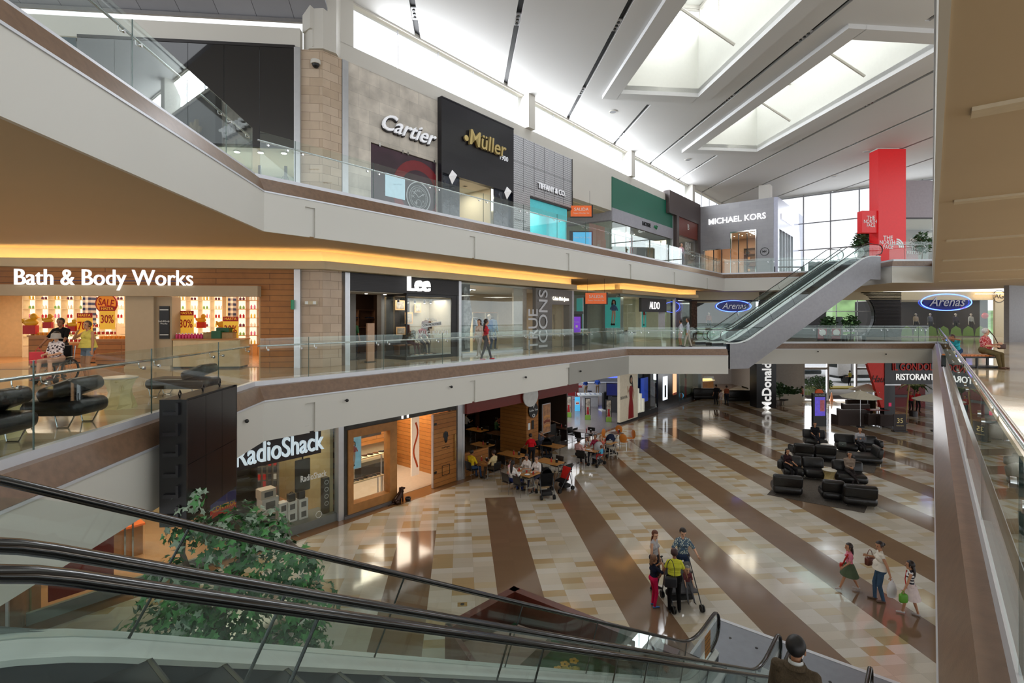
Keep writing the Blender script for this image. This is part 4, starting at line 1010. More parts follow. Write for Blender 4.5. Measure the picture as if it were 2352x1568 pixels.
def gingham():
    m, n, l, b = newmat('gingham'); tc = n.new('ShaderNodeTexCoord'); s = n.new('ShaderNodeSeparateXYZ'); l.new(tc.outputs['Object'], s.inputs[0])
    a = math_(n, l, 'LESS_THAN', math_(n, l, 'FRACT', math_(n, l, 'MULTIPLY', s.outputs[0], 5)), .5); c = math_(n, l, 'LESS_THAN', math_(n, l, 'FRACT', math_(n, l, 'MULTIPLY', s.outputs[2], 5)), .5)
    f = math_(n, l, 'MULTIPLY', math_(n, l, 'ADD', a, c), .5); l.new(mixc(n, l, f, lin((216, 196, 172)), lin((26, 32, 66))), b.inputs['Base Color']); return m
GING = gingham()
for px0, px1, y in ((24, 39, 3.2), (258, 291, 2.0), (412, 422, 3.6)):
    g = thing('gingham_column', {24: 'narrow blue checked column at the left of the candle shop', 258: 'wide blue checked column beside the beige portal column', 412: 'narrow blue checked column behind the small black sign'}[px0], 'column', pt(t, tl(px0)+.0, y, 0), QA)
    part(g, 'shaft', GING, (0, (px1-px0)*.0168*(1+y/18), 0, .3, 0, 3.0)); part(g, 'base', WOOD, (-.02, (px1-px0)*.0168*(1+y/18)+.02, -.02, .32, 0, .3))
SHW = M('shelf_cream', (232, 212, 176), .5); LIT = M('lit_back', (250, 232, 200), .5, emit=.9)
S1 = shelving('wall_shelf', 'long lit wall of white cubbies full of soaps behind the left opening', pt(t, -14, 5.7, 0), QA, 8.2, 2.9, .4, 16, 6, SHW, back=LIT, base=.5)
S2 = shelving('wall_shelf', 'lit oak wall of cubbies behind the right opening', pt(t, -5.3, 5.7, 0), QA, 4.3, 2.9, .4, 9, 6, WOOD, back=LIT, base=.5)
S3 = shelving('wall_shelf', 'lit white cubbies on oak drawers at the right end of the candle shop', pt(t, tl(548), 2.6, .95), QA, 1.15, 2.0, .35, 3, 5, SHW, back=LIT)
d = thing('drawer_base', 'oak drawer base under the right end cubbies', 'cabinet', pt(t, tl(540), 2.45, 0), QA); part(d, 'body', WOOD, (0, 1.35, 0, .6, .08, .9)); part(d, 'top', SHW, (-.02, 1.37, -.02, .6, .9, .95)); [part(d, 'door', WOODB, (.03+.45*i, .45+.42*i, -.02, 0, .12, .86)) for i in range(3)]
cols = [((190, 40, 60), .034, .15), ((240, 200, 80), .03, .16), ((140, 190, 110), .036, .13), ((220, 120, 160), .032, .17), ((120, 60, 90), .04, .12), ((250, 240, 225), .035, .14)]
def rowz(base, h, n, j): return base+j*(h-base-.03)/n+.025
for j in range(6):
    for i in range(0, 16):
        c, r, hh_ = cols[(i*3+j*5) % 6]; a = -14+.09+i*8.17/16
        stock('cubby_bottle_%d' % ((i*3+j*5) % 6), mk_bottle(c, r, hh_), 'small coloured bottle in the cubbies behind the left opening', 'bottle', 'bottles in the long wall of cubbies', [(pt(t, a+.1+.13*k, 5.85, rowz(.5, 2.9, 6, j)), 0, 1.15) for k in range(3 if (i+j) % 2 else 2)], name='bottle')
    for i in range(9):
        c, r, hh_ = cols[(i+j*2) % 6]; a = -5.3+.09+i*4.27/9
        stock('cubby_bottle_%d' % ((i+j*2) % 6), mk_bottle(c, r, hh_), 'small coloured bottle in the cubbies behind the right opening', 'bottle', 'bottles in the oak wall of cubbies', [(pt(t, a+.1+.14*k, 5.85, rowz(.5, 2.9, 6, j)), 0, 1.25) for k in range(2)], name='bottle')
for j in range(5):
    for i in range(3):
        stock('cubby_bottle_%d' % ((0, 3, 5)[(i+j) % 3]), None, 'small red or pink bottle in the right end cubbies', 'bottle', 'bottles in the right end cubbies', [(pt(t, tl(548)+.1+i*.38+.13*k, 2.7, .95+rowz(0, 2.0, 5, j)), 0, 1.2) for k in range(2)], name='bottle')
def counter(x, y, w, d_, h_, label, mat=WOOD, front=None, name='counter', cat='counter'):
    o = thing(name, label, cat, pt(t, x, y, 0), QA)
    part(o, 'body', front or mat, (0, w, 0, d_, .06, h_-.05)); part(o, 'top', mat, (-.03, w+.03, -.03, d_+.03, h_-.05, h_)); part(o, 'plinth', BLK, (.03, w-.03, .04, d_-.04, 0, .06))
    k = max(1, int(w/.6))
    for i in range(k): part(o, 'drawer_front', front or WOODB, (w*i/k+.02, w*(i+1)/k-.02, -.015, .0, .14, h_-.1))
    return o
CRF = M('cream_front', (222, 200, 158), .5)
counter(tl(12), .9, .75, .6, 1.1, 'tall oak box counter at the left edge of the candle shop')
counter(tl(155), 1.3, 1.75, .8, .95, 'oak counter behind the woman in the yellow top'); counter(-10.6, 2.3, 2.6, .9, .75, 'low oak table with tiers of candles behind the wheelchair')
counter(tl(397), -.0, 1.0, .7, 1.0, 'cream fronted counter just right of the small black sign', WOOD, CRF); counter(tl(458), -.1, 1.35, .75, 1.0, 'cream fronted counter with baskets near the right of the candle shop', WOOD, CRF)
def tier(x, y, w, label, n=3):
    o = thing('tiered_shelf', label, 'shelf', pt(t, x, y, .75), QA)
    for j in range(n): part(o, 'shelf', SHW, (0, w, .0+.1*j, .5, .02+.28*j, .05+.28*j))
    for a in (0, w-.03): part(o, 'side', SHW, (a, a+.03, .0, .5, 0, .28*n-.1))
tier(-10.4, 2.5, 2.2, 'white tiered shelf of candles on the low oak table')
stock('candle_jar', lambda n_: (lambda m: (m.lathe([(.045, 0), (.05, .02), (.05, .09)], n=12), setattr(m, 'm', 1), m.lathe([(.05, .09), (.05, .11)], n=12), m.build(n_, [M('candle_red', (160, 40, 40), .3), STEEL], smooth=True))[-1])(MB()), 'three wick red candle jar on the tiered shelf', 'candle', 'candle jars on the tiered shelf', [(pt(t, -10.3+.15*i, 2.58+.1*j, .8+.28*j), 0) for i in range(14) for j in range(3)])
stock('gold_candle', lambda n_: (lambda m: (m.lathe([(.05, 0), (.055, .02), (.055, .1)], n=12), m.build(n_, M('candle_gold', (220, 150, 50), .3), smooth=True))[-1])(MB()), 'amber candle jar on the oak counters of the candle shop', 'candle', 'amber candle jars on the oak counters', [(pt(t, tl(160)+.15*i, 1.5+.2*j, .95), 0) for i in range(10) for j in range(2)]+[(pt(t, tl(14)+.14*i, 1.05+.2*j, 1.1), 0) for i in range(5) for j in range(2)])
stock('pink_bottle', mk_bottle((220, 60, 120), .035, .19), 'pink soap bottle on the cream fronted counter beside the black sign', 'bottle', 'pink bottles on the cream fronted counter', [(pt(t, tl(400)+.1*i, .15+.15*j, 1.0), 0) for i in range(9) for j in range(2)])
for i, (x, l_, c) in enumerate(((tl(465)+.15, 'left beige fabric basket on the right cream counter', (176, 148, 104)), (tl(505)+.15, 'right beige fabric basket on the right cream counter', (182, 152, 110)))):
    b = thing('basket', l_, 'basket', pt(t, x, .3, 1.0), QA); m = MB(); m.prism([(-.2, -.15), (.2, -.15), (.2, .15), (-.2, .15)], 0, .2); m.build('body', cloth(c), b); m = MB(); m.tube([(-.21, -.16, .2), (.21, -.16, .2), (.21, .16, .2), (-.21, .16, .2)], .012, 6, closed=True); m.build('rim', cloth((150, 120, 80)), b)
stock('green_gift_box', mk_box(.3, .2, .26, M('gift_green', (20, 90, 50), .4)), 'dark green gift box between the two baskets', 'box', 'green gift boxes between the baskets', [(pt(t, tl(487)+.1, .15, 1.0), QA), (pt(t, tl(495)+.1, .42, 1.0), QA, 1.4)])
def sale(x, y, z, label, round_=True, txt='SALE', w=.55):
    o = thing('sale_sign', label, 'sign', pt(t, x, y, z), QA)
    if round_:
        m = MB(); m.T = Matrix.Rotation(PI/2, 4, 'X'); m.cyl(0, 0, -.02, .02, w*.62, n=28); m.build('disc', M('sale_orange', (240, 150, 50), .5, emit=.25), o)
        m = MB(); m.T = Matrix.Rotation(PI/2, 4, 'X'); m.lathe([(w*.6, -.03), (w*.66, -.03), (w*.66, .03), (w*.6, .03)], n=28, cap=False); m.build('rim', M('sale_red', (190, 30, 24), .5), o)
        text('SALE', .36, M('sale_red'), o, (0, -.04, .02), .004, bold=.03, fit=w*.95, name='sign_text', rot=Matrix.Rotation(.15, 4, 'Y') @ Matrix.Rotation(PI/2, 4, 'X'))
    else:
        part(o, 'card', M('sale_yellow', (244, 190, 60), .5, emit=.25), (-w/2, w/2, -.02, .0, -.45, .2)); part(o, 'header', M('sale_red'), (-w/2, w/2, -.025, -.005, .2, .36))
        text('HASTA', .13, M('sale_yellow'), o, (0, -.03, .28), .003, name='sign_text'); text(txt, .4, M('sale_red'), o, (0, -.03, -.1), .004, bold=.03, fit=w*.85, name='sign_text')
    return o
sale(tl(178), 1.4, fh(697, 18.4)-Z2, 'round orange sale sign above the man in black'); sale(tl(291), 1.6, fh(697, 18.7)-Z2, 'round orange sale sign half hidden by the beige portal column')
for px, py, txt, l_ in ((190, 727, '30%', 'red and yellow 30 percent card above the wheelchair group'), (134, 742, '70%', 'red and yellow 70 percent card behind the head of the man in black'), (406, 737, '30%', 'red and yellow 30 percent card beside the small black sign'), (512, 750, '30%', 'red and yellow 30 percent card over the baskets')):
    sale(tl(px), 1.2 if px < 300 else .6, fh(py, 18.5)-Z2, l_, False, txt, .5); 
def duck(px, py, label, s=1.0):
    y = 1.0; o = thing('toy_duck', label, 'toy', pt(t, tl(px), y, fh(py, 18)-Z2), QA); o.scale = (s,)*3; YL = M('duck_yellow', (232, 176, 40), .4)
    m = MB(); m.ball((0, 0, 0), .24, .12, .14); m.tube([(-.2, 0, .02), (-.28, 0, .12)], [.08, .02], 8); m.build('body', YL, o, smooth=True); m = MB(); m.ball((.1, 0, .2), .12, .09, .12); m.build('head', YL, o, smooth=True)
    m = MB(); m.ball((.23, 0, .18), .06, .05, .025); m.build('beak', M('sale_orange'), o, smooth=True); part(o, 'stand', M('sale_red'), (-.2, .2, -.08, .08, -.4, -.1))
duck(12, 740, 'large yellow toy duck on a red stand at the left edge'); duck(54, 735, 'small yellow toy duck beside the checked column', .7); duck(113, 745, 'small yellow toy duck left of the 70 percent card', .6); duck(428, 735, 'yellow toy duck right of the black sign', .7); duck(483, 745, 'yellow toy duck over the baskets', .95)
t_c = t
# fittings on pillar
t = thing('exit_plate', 'small green running man sign on the aluminium jamb', 'sign', (-7.45, 17.4, 7.65), QA); part(t, 'plate', M('exit_green', (20, 110, 70), .4, emit=.3), (-.02, .02, -.14, .14, -.16, .16)); part(t, 'bracket', BLK, (-.03, .03, .14, .18, -.1, .1))
t = thing('emergency_light', 'small white emergency light on the sandstone pillar', 'lamp', (-6.9, 17.6, 7.72), QA); part(t, 'case', CREAM, (-.2, .2, -.08, .1, -.06, .06)); [part(t, 'lens', M('gift_white'), (x-.05, x+.05, -.1, -.08, -.05, .05)) for x in (-.13, .13)]
# ---------------------------------------------------------------- denim shop
F = Frame('denim_shopfront', 'black shopfront with white lit letters and a lit display window of mannequins', U(799), Z2); t = F.t; w = F.x(1049)
BLB = brickmat('black_boards_fine', (34, 30, 30), (28, 25, 25), (14, 12, 12), 3, .06, ms=.006, rough=.45, var=.1, bump=.3)
dx0, dx1 = F.x(932), F.x(1037)
part(t, 'header', BLB, (0, w, -.12, .15, 2.7, 3.34)); part(t, 'silver_jamb', ALU, (-.2, 0, -.14, .1, 0, 3.34), (w, w+.16, -.14, .1, 0, 3.34)); part(t, 'right_pier', BLB, (dx1, w, -.05, .15, 0, 2.7))
part(t, 'entrance_soffit', WHITE, (0, dx0, .15, 1.7, 2.68, 2.72)); part(t, 'entrance_pier', M('grey_pier', (120, 116, 112), .5), (.9, 1.5, 1.75, 1.9, 0, 2.68), (F.x(885)+.7, F.x(885)+.85, 1.2, 1.5, 0, 2.68))
part(t, 'window_pane', SHOPGLASS, (dx0, dx1, -.03, -.015, .12, 2.6), (dx0, dx0+.015, -.03, 1.4, .12, 2.6)); part(t, 'window_frame', BLK, (dx0-.02, dx0+.04, -.05, .0, 0, 2.6), (dx1-.04, dx1, -.05, 0, 0, 2.6), (dx0, dx1, -.05, 1.4, 0, .12), (dx0, dx1, -.05, 1.4, 2.58, 2.7))
part(t, 'display_back', BLB, (dx0, dx1-1.2, 1.4, 1.45, .1, 2.6)); part(t, 'display_back_light', M('grey_beige_panel', (176, 166, 148), .6), (dx1-1.2, dx1, 1.4, 1.45, .1, 2.6), (dx1-.05, dx1, 0, 1.4, .1, 2.6))
room(t, 0, w, 1.6, 6, 2.9, M('dark_wood_wall', (70, 48, 36), .6), floor=M('dark_floor', (60, 54, 50), .35)); lampin(t, (dx0+dx1)/2, .7, 2.5, 2.4, .8, 45, NEUT); lampin(t, 1.3, 3.6, 2.8, 2, 2, 40, LAMP)
text('Lee', .92, EMLED, t, (F.x(953), -.24, F.h(953, 653)), .08, bold=.03, name='sign_lettering', sx=.9)
text('CELEBRA', .16, M('gift_white'), t, (F.x(988), -.05, 1.62), .003, bold=.02, name='window_text'); text('INAUGURACIÓN', .27, M('gift_white'), t, (F.x(992), -.05, 1.06), .003, bold=.01, fit=1.75, name='window_text')
m = MB(); m.add([(F.x(966), -.045, 1.28), (F.x(1012), -.045, 1.4), (F.x(1012), -.045, 1.56), (F.x(966), -.045, 1.44)], [(0, 1, 2, 3)]); m.build('window_ribbon', M('gift_white'), t); text('CON NOSOTROS', .13, M('ink'), t, (F.x(990), -.06, 1.42), .002, name='window_text', rot=Matrix.Rotation(-.08, 4, 'Y') @ Matrix.Rotation(PI/2, 4, 'X'))
for i, (px, z, w_, h_, l_) in enumerate(((946, 2.25, .5, .42, 'framed photograph hung at the upper left of the denim window'), (967, 1.7, .42, .5, 'framed picture hung in the middle of the denim window'), (988, 2.15, .36, .42, 'framed print hung at the right of the denim window'), (948, 1.15, .5, .35, 'dark framed picture low in the denim window'))):
    f = thing('picture_frame', l_, 'picture', pt(t, F.x(px)+.35, 1.2, z), ANG); part(f, 'frame', M('pale_wood_frame', (206, 160, 112), .4), (-w_/2, w_/2, 0, .03, -h_/2, h_/2)); part(f, 'print', M('sepia_print', (150, 140, 128), .5, var=.4, vs=8), (-w_/2+.06, w_/2-.06, -.01, 0, -h_/2+.06, h_/2-.06))
for px in (940, 962, 978, 1000, 1014):
    s = thing('spotlight', 'black spotlight hanging in the denim display window', 'spotlight', pt(t, F.x(px), .7, 2.5), ANG, 'spotlights in the denim window'); m = MB(); m.cyl(0, 0, -.16, -.02, .045, n=10); m.build('housing', BLK, s); m = MB(); m.cyl(0, 0, -.17, -.15, .035, n=10); m.build('lamp', EMW, s)
for i in range(3): downlights(t, [(.5+.9*i, .9)], 2.68, 'spotlight above the denim shop entrance', 'spotlights above the denim entrance')
a = thing('security_gate', 'tall beige security gate at the denim shop entrance', 'security gate', pt(t, F.x(863), .35, 0), ANG); part(a, 'panel', M('gate_beige', (196, 158, 128), .45), (-.16, .16, -.05, .05, .03, 1.5)); part(a, 'base', BLK, (-.2, .2, -.09, .09, 0, .03))
for (x, y, l_) in ((.3, 4.8, 'dark shelf of folded jeans against the denim shop back wall'), (2.6, 4.6, 'dark shelf of jeans behind the display window')):
    s = shelving('jeans_shelf', l_, pt(t, x, y, 0), ANG, 1.9, 2.1, .4, 2, 5, M('shelf_wood_dark', (90, 60, 44), .5))
    stock('folded_jeans', mk_shirt((44, 52, 74)), 'folded dark jeans on the denim shop shelves', 'trousers', 'folded jeans on the shelves', [(pt(t, x+.35+.55*i+.25*(i > 1), y+.2, .03+.414*j), ANG) for i in range(3) for j in range(5)])
tb = thing('display_table', 'dark display table with green shirts near the denim entrance', 'table', pt(t, .7, 2.6, 0), ANG); part(tb, 'top', BLK, (0, 1.3, 0, .7, .75, .8)); [part(tb, 'leg', BLK, (x, x+.05, y, y+.05, 0, .75)) for x in (.02, 1.23) for y in (.02, .63)]
for i, c in enumerate(((40, 150, 90), (60, 70, 90), (190, 180, 160), (150, 60, 50))): stock('table_shirt_%d' % i, mk_shirt(c), ['folded green shirt', 'folded slate shirt', 'folded cream shirt', 'folded rust shirt'][i]+' on the denim display table', 'shirt', None, [(pt(t, .9+.3*i, 2.95, .8), ANG)], name='folded_shirt')
hangrow('shirt hanging on the rail in the denim shop', 'shirts on the denim shop rail', pt(t, 1.4, 4.0, 1.55), ANG, 9, .14, [(70, 60, 56), (120, 50, 50), (60, 80, 100)])
rk = thing('clothes_rail', 'clothes rail along the right of the denim entrance', 'clothes rail', pt(t, 1.3, 4.0, 0), ANG); m = MB(); m.tube([(0, 0, 0), (0, 0, 1.57), (1.4, 0, 1.57), (1.4, 0, 0)], .015, 8); m.build('frame', STEEL, rk); m = MB(); m.box(-.03, 1.43, -.2, .2, 0, .02); m.build('base', BLK, rk)
MANN = dict(mannequin=True, cat='mannequin', name='mannequin', headless=True, voxel=.02)
figure('seated headless mannequin in a khaki jacket and wine trousers', pt(t, dx0+.75, .75, .12), ANG+PI+.3, top=(104, 88, 70), bottom=(80, 34, 44), shoe=(196, 170, 140), sleeve=.95, pz=.62, feet=[(-.12, .5, 0), (.14, .44, 0)], hands=[(-.12, .4, .6), (.12, .4, .6)], lean=.5, **MANN)
figure('seated headless mannequin in dark red in the denim window', pt(t, dx0+1.5, .85, .12), ANG+PI, top=(120, 30, 38), bottom=(50, 46, 52), shoe=(150, 110, 80), pz=.62, feet=[(-.12, .45, 0), (.1, .5, 0)], hands=[(-.12, .4, .6), (.14, .38, .6)], lean=.3, **MANN)
figure('standing headless mannequin in a brown polo shirt at the right of the denim window', pt(t, dx1-.75, .8, .12), ANG+PI-.2, h=1.75, top=(74, 52, 46), bottom=(96, 84, 74), shoe=(150, 110, 80), **MANN)
bb = thing('wooden_bench', 'dark wooden bench under the seated mannequins', 'bench', pt(t, dx0+.4, 1.0, .12), ANG); part(bb, 'seat', M('shelf_wood_dark'), (0, 1.6, 0, .35, .38, .43)); [part(bb, 'leg', M('shelf_wood_dark'), (x, x+.06, .02, .33, 0, .38)) for x in (.05, 1.5)]
# ---------------------------------------------------------------- underwear and jeans shop
F = Frame('jeans_shopfront', 'grey shopfront with tall vertical letters and a large fashion photograph', U(1060), Z2); t = F.t; w = F.x(1310)
GR = M('warm_grey_metal', (116, 112, 108), .4)
g0, g1, e0, e1 = F.x(1200), F.x(1258), F.x(1264), F.x(1304)
part(t, 'window_pane', SHOPGLASS, (0, g0, -.02, 0, .1, 3.3)); part(t, 'sill', ALU, (0, g0, -.05, .2, 0, .1)); part(t, 'grey_portal', GR, (g0+1.0, g1, -.12, .1, 0, 3.3), (g1, w, -.12, .1, 2.45, 3.3), (g1, e0, -.12, .3, 0, 2.45), (e1, w, -.12, .3, 0, 2.45)); part(t, 'silver_jamb', ALU, (w-.05, w+.14, -.16, .3, 0, 3.3))
part(t, 'photo_poster', M('mono_photo', (84, 84, 92), .4, var=.7, vs=1.5), (.0, F.x(1085), .15, .18, .12, 3.25)); 
m = MB(); x = F.x(1076); m.tube([(x-.1, .1, 2.9), (x, .1, 2.5), (x+.08, .1, 1.8), (x-.02, .1, 1.0), (x+.05, .1, .3)], [.12, .22, .3, .2, .16], 10, sy=.1, up=(0, 1, 0)); m.ball((x-.08, .1, 2.95), .14, .03, .18); m.build('photo_figure', M('mono_figure', (150, 148, 150), .5, var=.5, vs=7), t)
part(t, 'glass_door', SHOPGLASS, (e0, e1, .35, .37, 0, 2.45)); part(t, 'door_handle', CHROME, (e0+.75, e0+.78, .28, .3, .5, 1.9)); part(t, 'divider', M('beige_panel', (188, 180, 166), .5), (g0-.1, g0+1.0, .5, .6, 0, 3.3))
text('TRUE', 1.15, M('grey_letters', (206, 208, 212), .4), t, (g0+.75, -.16, 1.1), .01, bold=.02, fit=2.15, name='vertical_lettering', rot=Matrix.Rotation(-PI/2, 4, 'Y') @ Matrix.Rotation(PI/2, 4, 'X'))
text('ICONS', 1.15, M('grey_letters'), t, (g0+1.65, -.16, 1.65), .01, bold=.02, fit=3.1, name='vertical_lettering', rot=Matrix.Rotation(-PI/2, 4, 'Y') @ Matrix.Rotation(PI/2, 4, 'X'))
text('Calvin Klein Jeans', .3, M('lit_soft', (250, 244, 230), .4, emit=.8), t, (F.x(1283), -.16, 2.78), .02, fit=1.6, name='sign_lettering')
room(t, 0, w, .4, 6, 3.25, M('taupe_shop_wall', (186, 174, 154), .6), floor=M('pale_shop_floor', (170, 160, 146), .3)); lampin(t, 2.0, 2.8, 3.15, 3.4, 3, 130); lampin(t, 5.6, 2.8, 3.1, 1.5, 2, 20)
for i in range(4):
    l = thing('strip_light', 'white strip light under the ceiling behind the big window', 'ceiling lamp', pt(t, 1.5+.35*i, 1.0+.7*i, 3.1), ANG+.3, 'strip lights behind the big window'); part(l, 'housing', ALU, (-.7, .7, -.04, .04, 0, .05)); part(l, 'tube', EMW, (-.68, .68, -.03, .03, -.015, 0))
s = thing('open_wardrobe', 'white open wardrobe of hanging clothes behind the walking women', 'wardrobe', pt(t, F.x(1140), 1.6, 0), ANG)
part(s, 'panel', SHW, (0, .05, 0, .6, 0, 2.0), (.95, 1.0, 0, .6, 0, 2.0), (1.95, 2.0, 0, .6, 0, 2.0)); part(s, 'top', WOOD, (0, 2.0, 0, .6, 1.95, 2.0)); part(s, 'back', SHW, (0, 2.0, .58, .6, 0, 2.0)); part(s, 'rail', STEEL, (.05, 1.95, .28, .31, 1.7, 1.73))
hangrow('garment hanging in the white open wardrobe', 'garments in the open wardrobe', pt(t, F.x(1140)+.2, 1.9, 1.7), ANG, 13, .135, [(50, 60, 90), (170, 190, 210), (60, 60, 66), (150, 40, 60)])
hangrow('dark jacket hanging above the left rack of the grey shopfront', 'dark jackets on the back wall', pt(t, F.x(1100), 4.2, 2.2), ANG, 6, .16, [(50, 48, 50), (36, 34, 38)])
rk = thing('clothes_rail', 'wall rail of dark jackets at the back of the grey shopfront', 'clothes rail', pt(t, F.x(1100)-.1, 4.2, 0), ANG); m = MB(); m.tube([(0, 0, 0), (0, 0, 2.22), (1.05, 0, 2.22), (1.05, 0, 0)], .015, 8); m.build('frame', STEEL, rk); m = MB(); m.box(-.03, 1.1, -.15, .15, 0, .02); m.build('base', BLK, rk)
figure('mannequin in a bright blue shirt and jeans behind the big window', pt(t, F.x(1148), .7, .1), ANG+PI, h=1.8, top=(36, 110, 180), bottom=(64, 84, 120), sleeve=.95, **{**MANN, 'headless': False})
figure('headless mannequin in a pale denim shirt beside the blue one', pt(t, F.x(1160), .8, .1), ANG+PI-.3, h=1.8, top=(130, 160, 190), bottom=(44, 60, 96), sleeve=.9, **MANN)
# ---------------------------------------------------------------- corridor fronts and shoe shop on the corner
ua = U(1424)
t = thing('shoe_shopfront', 'corner shoe shop with glass walls and a dark sign with white letters', 'shopfront', P(ua, VW, Z2), ANG)
fx = lambda px: U(px)-ua
w = fx(1549); GG = M('grey_green_panel', (150, 158, 150), .5)
part(t, 'front_pane', SHOPGLASS, (.02, fx(1460), -.01, .01, 0, 3.3), (fx(1484), w-.1, -.01, .01, 0, 3.3)); part(t, 'side_pane', SHOPGLASS, (.0, .02, 0, 2.3, 0, 3.3)); part(t, 'back_panel', GG, (.1, fx(1458), .9, .95, 0, 3.3), (.0, .1, 4.0, 6, 0, 3.3)); part(t, 'jamb', ALU, (w-.12, w+.1, -.1, .1, 0, 3.34)); part(t, 'head', GG, (0, w, -.02, .1, 3.2, 3.36))
sg = part(t, 'sign_board', M('charcoal_sign', (62, 62, 60), .5), (fx(1463), fx(1521), -.35, -.15, 2.15, 3.15)); text('ALDO', .78, EMLED, t, (fx(1493), -.38, 2.6), .02, sx=.85, name='sign_lettering')
room(t, 0, w, .3, 8.5, 3.3, M('pale_green_wall', (196, 204, 186), .6), floor=FLOOR2); lampin(t, 2.5, 2, 3.2, 4, 2.5, 130); lampin(t, .8, 6, 3.2, 1.5, 3, 60)
part(t, 'display_plinth', M('gift_white'), (.15, fx(1458), .1, .8, .0, .5)); part(t, 'window_sticker', M('grey_letters'), (fx(1512), fx(1527), -.02, -.012, .8, 2.9))
def poster(name, label, loc, rz, w_, h_, colr, fig=None):
    o = thing(name, label, 'poster', loc, rz); part(o, 'backing', ALU, (-w_/2-.03, w_/2+.03, .0, .03, -.03, h_+.03)); part(o, 'print', colr, (-w_/2, w_/2, -.01, .0, 0, h_))
    if fig:
        m = MB(); m.T = Matrix.Translation((fig[0], -.012, fig[1])) @ Matrix.Diagonal((1, .12, 1, 1)); s = fig[2]
        m.m = 0; m.ball((0, 0, 1.0*s), .16*s, .1, .2*s); m.m = 1; m.tube([(0, -.02, 1.2*s), (-.02, -.02, 1.0*s), (-.16*s, -.02, .8*s), (-.15*s, -.02, .5*s)], [.15*s, .2*s, .1*s, .05*s], 8); m.tube([(.12*s, -.02, 1.1*s), (.18*s, -.02, .7*s)], [.08*s, .05*s], 8)
        m.m = 0; m.ball((.0, -.1, .98*s), .115*s, .08, .155*s); m.m = 2; m.tube([(0, -.05, .75*s), (0, -.05, .45*s), (0, -.05, .2*s)], [.16*s, .24*s, .26*s], 10); m.tube([(-.2*s, -.08, .6*s), (-.36*s, -.1, .3*s)], .07*s, 8); m.tube([(.2*s, -.08, .6*s), (.4*s, -.1, .2*s)], .07*s, 8)
        if len(fig) > 4:
            m.m = 0; m.tube([(-.08*s, -.05, .2*s), (-.16*s, -.05, -.5*s), (-.2*s, -.05, -1.0*s)], [.1*s, .07*s, .05*s], 8); m.tube([(.08*s, -.05, .2*s), (.12*s, -.05, -.4*s), (.0, -.05, -1.0*s)], [.1*s, .07*s, .05*s], 8); m.m = 1; m.ball((-.2*s, -.05, -1.05*s), .12*s, .1, .1*s); m.ball((.02*s, -.05, -1.05*s), .12*s, .1, .1*s)
        m.build('figure_print', [M('print_skin', (214, 176, 150), .5), M('print_hair', (40, 28, 24), .5), M('print_cloth_%d' % fig[3], [(70, 96, 130), (84, 110, 150), (190, 60, 60)][fig[3]], .5, var=.2, vs=10)], o, smooth=True)
    return o
TEAL = M('teal_poster', (64, 160, 150), .5, emit=.25)
cy = 45.5
def onu(px, u, z): return P(u, V(px, u), z)
p1 = onu(1337, ua-.06, 0)
poster('fashion_poster', 'large teal poster of a dark haired woman in a denim jacket', (p1.x-.35, p1.y+.4, Z2+.5), ANG-PI/2-.6, 2.2, 2.6, TEAL, (-.2, .9, 1.0, 0)); 
p2 = onu(1407, ua-.05, 0); poster('fashion_poster', 'narrow teal poster of a standing woman beside the hanging exit sign', (p2.x, p2.y, Z2+1.0), ANG-PI/2, 1.15, 2.1, TEAL, (.1, 1.05, .75, 1, 1))
p3 = pt(t, fx(1496), .6, 1.0); poster('fashion_poster', 'teal poster of a seated woman inside the shoe shop right of its shelves', p3, ANG, .8, 1.7, TEAL, (.0, .8, .6, 2, 1))
part(t, 'light_column', EMW, (.06, .1, 2.5, 2.54, .4, 2.6)); 
s = shelving('shoe_shelf', 'tall lit shelf of shoes in the entrance of the shoe shop', pt(t, fx(1460)+.05, 2.5, 0), ANG, 1.3, 2.9, .4, 1, 8, SHW, back=M('lit_back'))
stock('black_shoe', mk_shoe((26, 24, 24)), 'black shoe on the tall lit shelf of the shoe shop', 'shoe', 'black shoes on the tall lit shelf', [(pt(t, fx(1460)+.22+.18*i, 2.65, .03+.3575*j), ANG) for i in range(6) for j in range(1, 8)], name='black_shoe')
stock('brown_handbag', mk_bag((96, 60, 40), .5, .3, .2), 'brown travel bag on top of the shoe display', 'bag', None, [(pt(t, fx(1460)+.7, 2.62, .03+.3575*7), ANG)])
stock('white_shoe_box', mk_box(.32, .2, .12, M('gift_white')), 'white display block on the shoe shop window plinth', 'box', 'white blocks on the window plinth', [(pt(t, .5+.45*i, .3, .5), ANG+.2*i) for i in range(6)]+[(pt(t, 1.4+.4*i, .3, .62), ANG) for i in range(2)])
stock('black_shoe', None, 'black shoe on the white blocks of the corner window', 'shoe', 'shoes on the window plinth', [(pt(t, .5+.45*i, .3, .745 if 1.3 < .5+.45*i < 1.95 else .62), ANG) for i in range(6)], name='black_shoe')
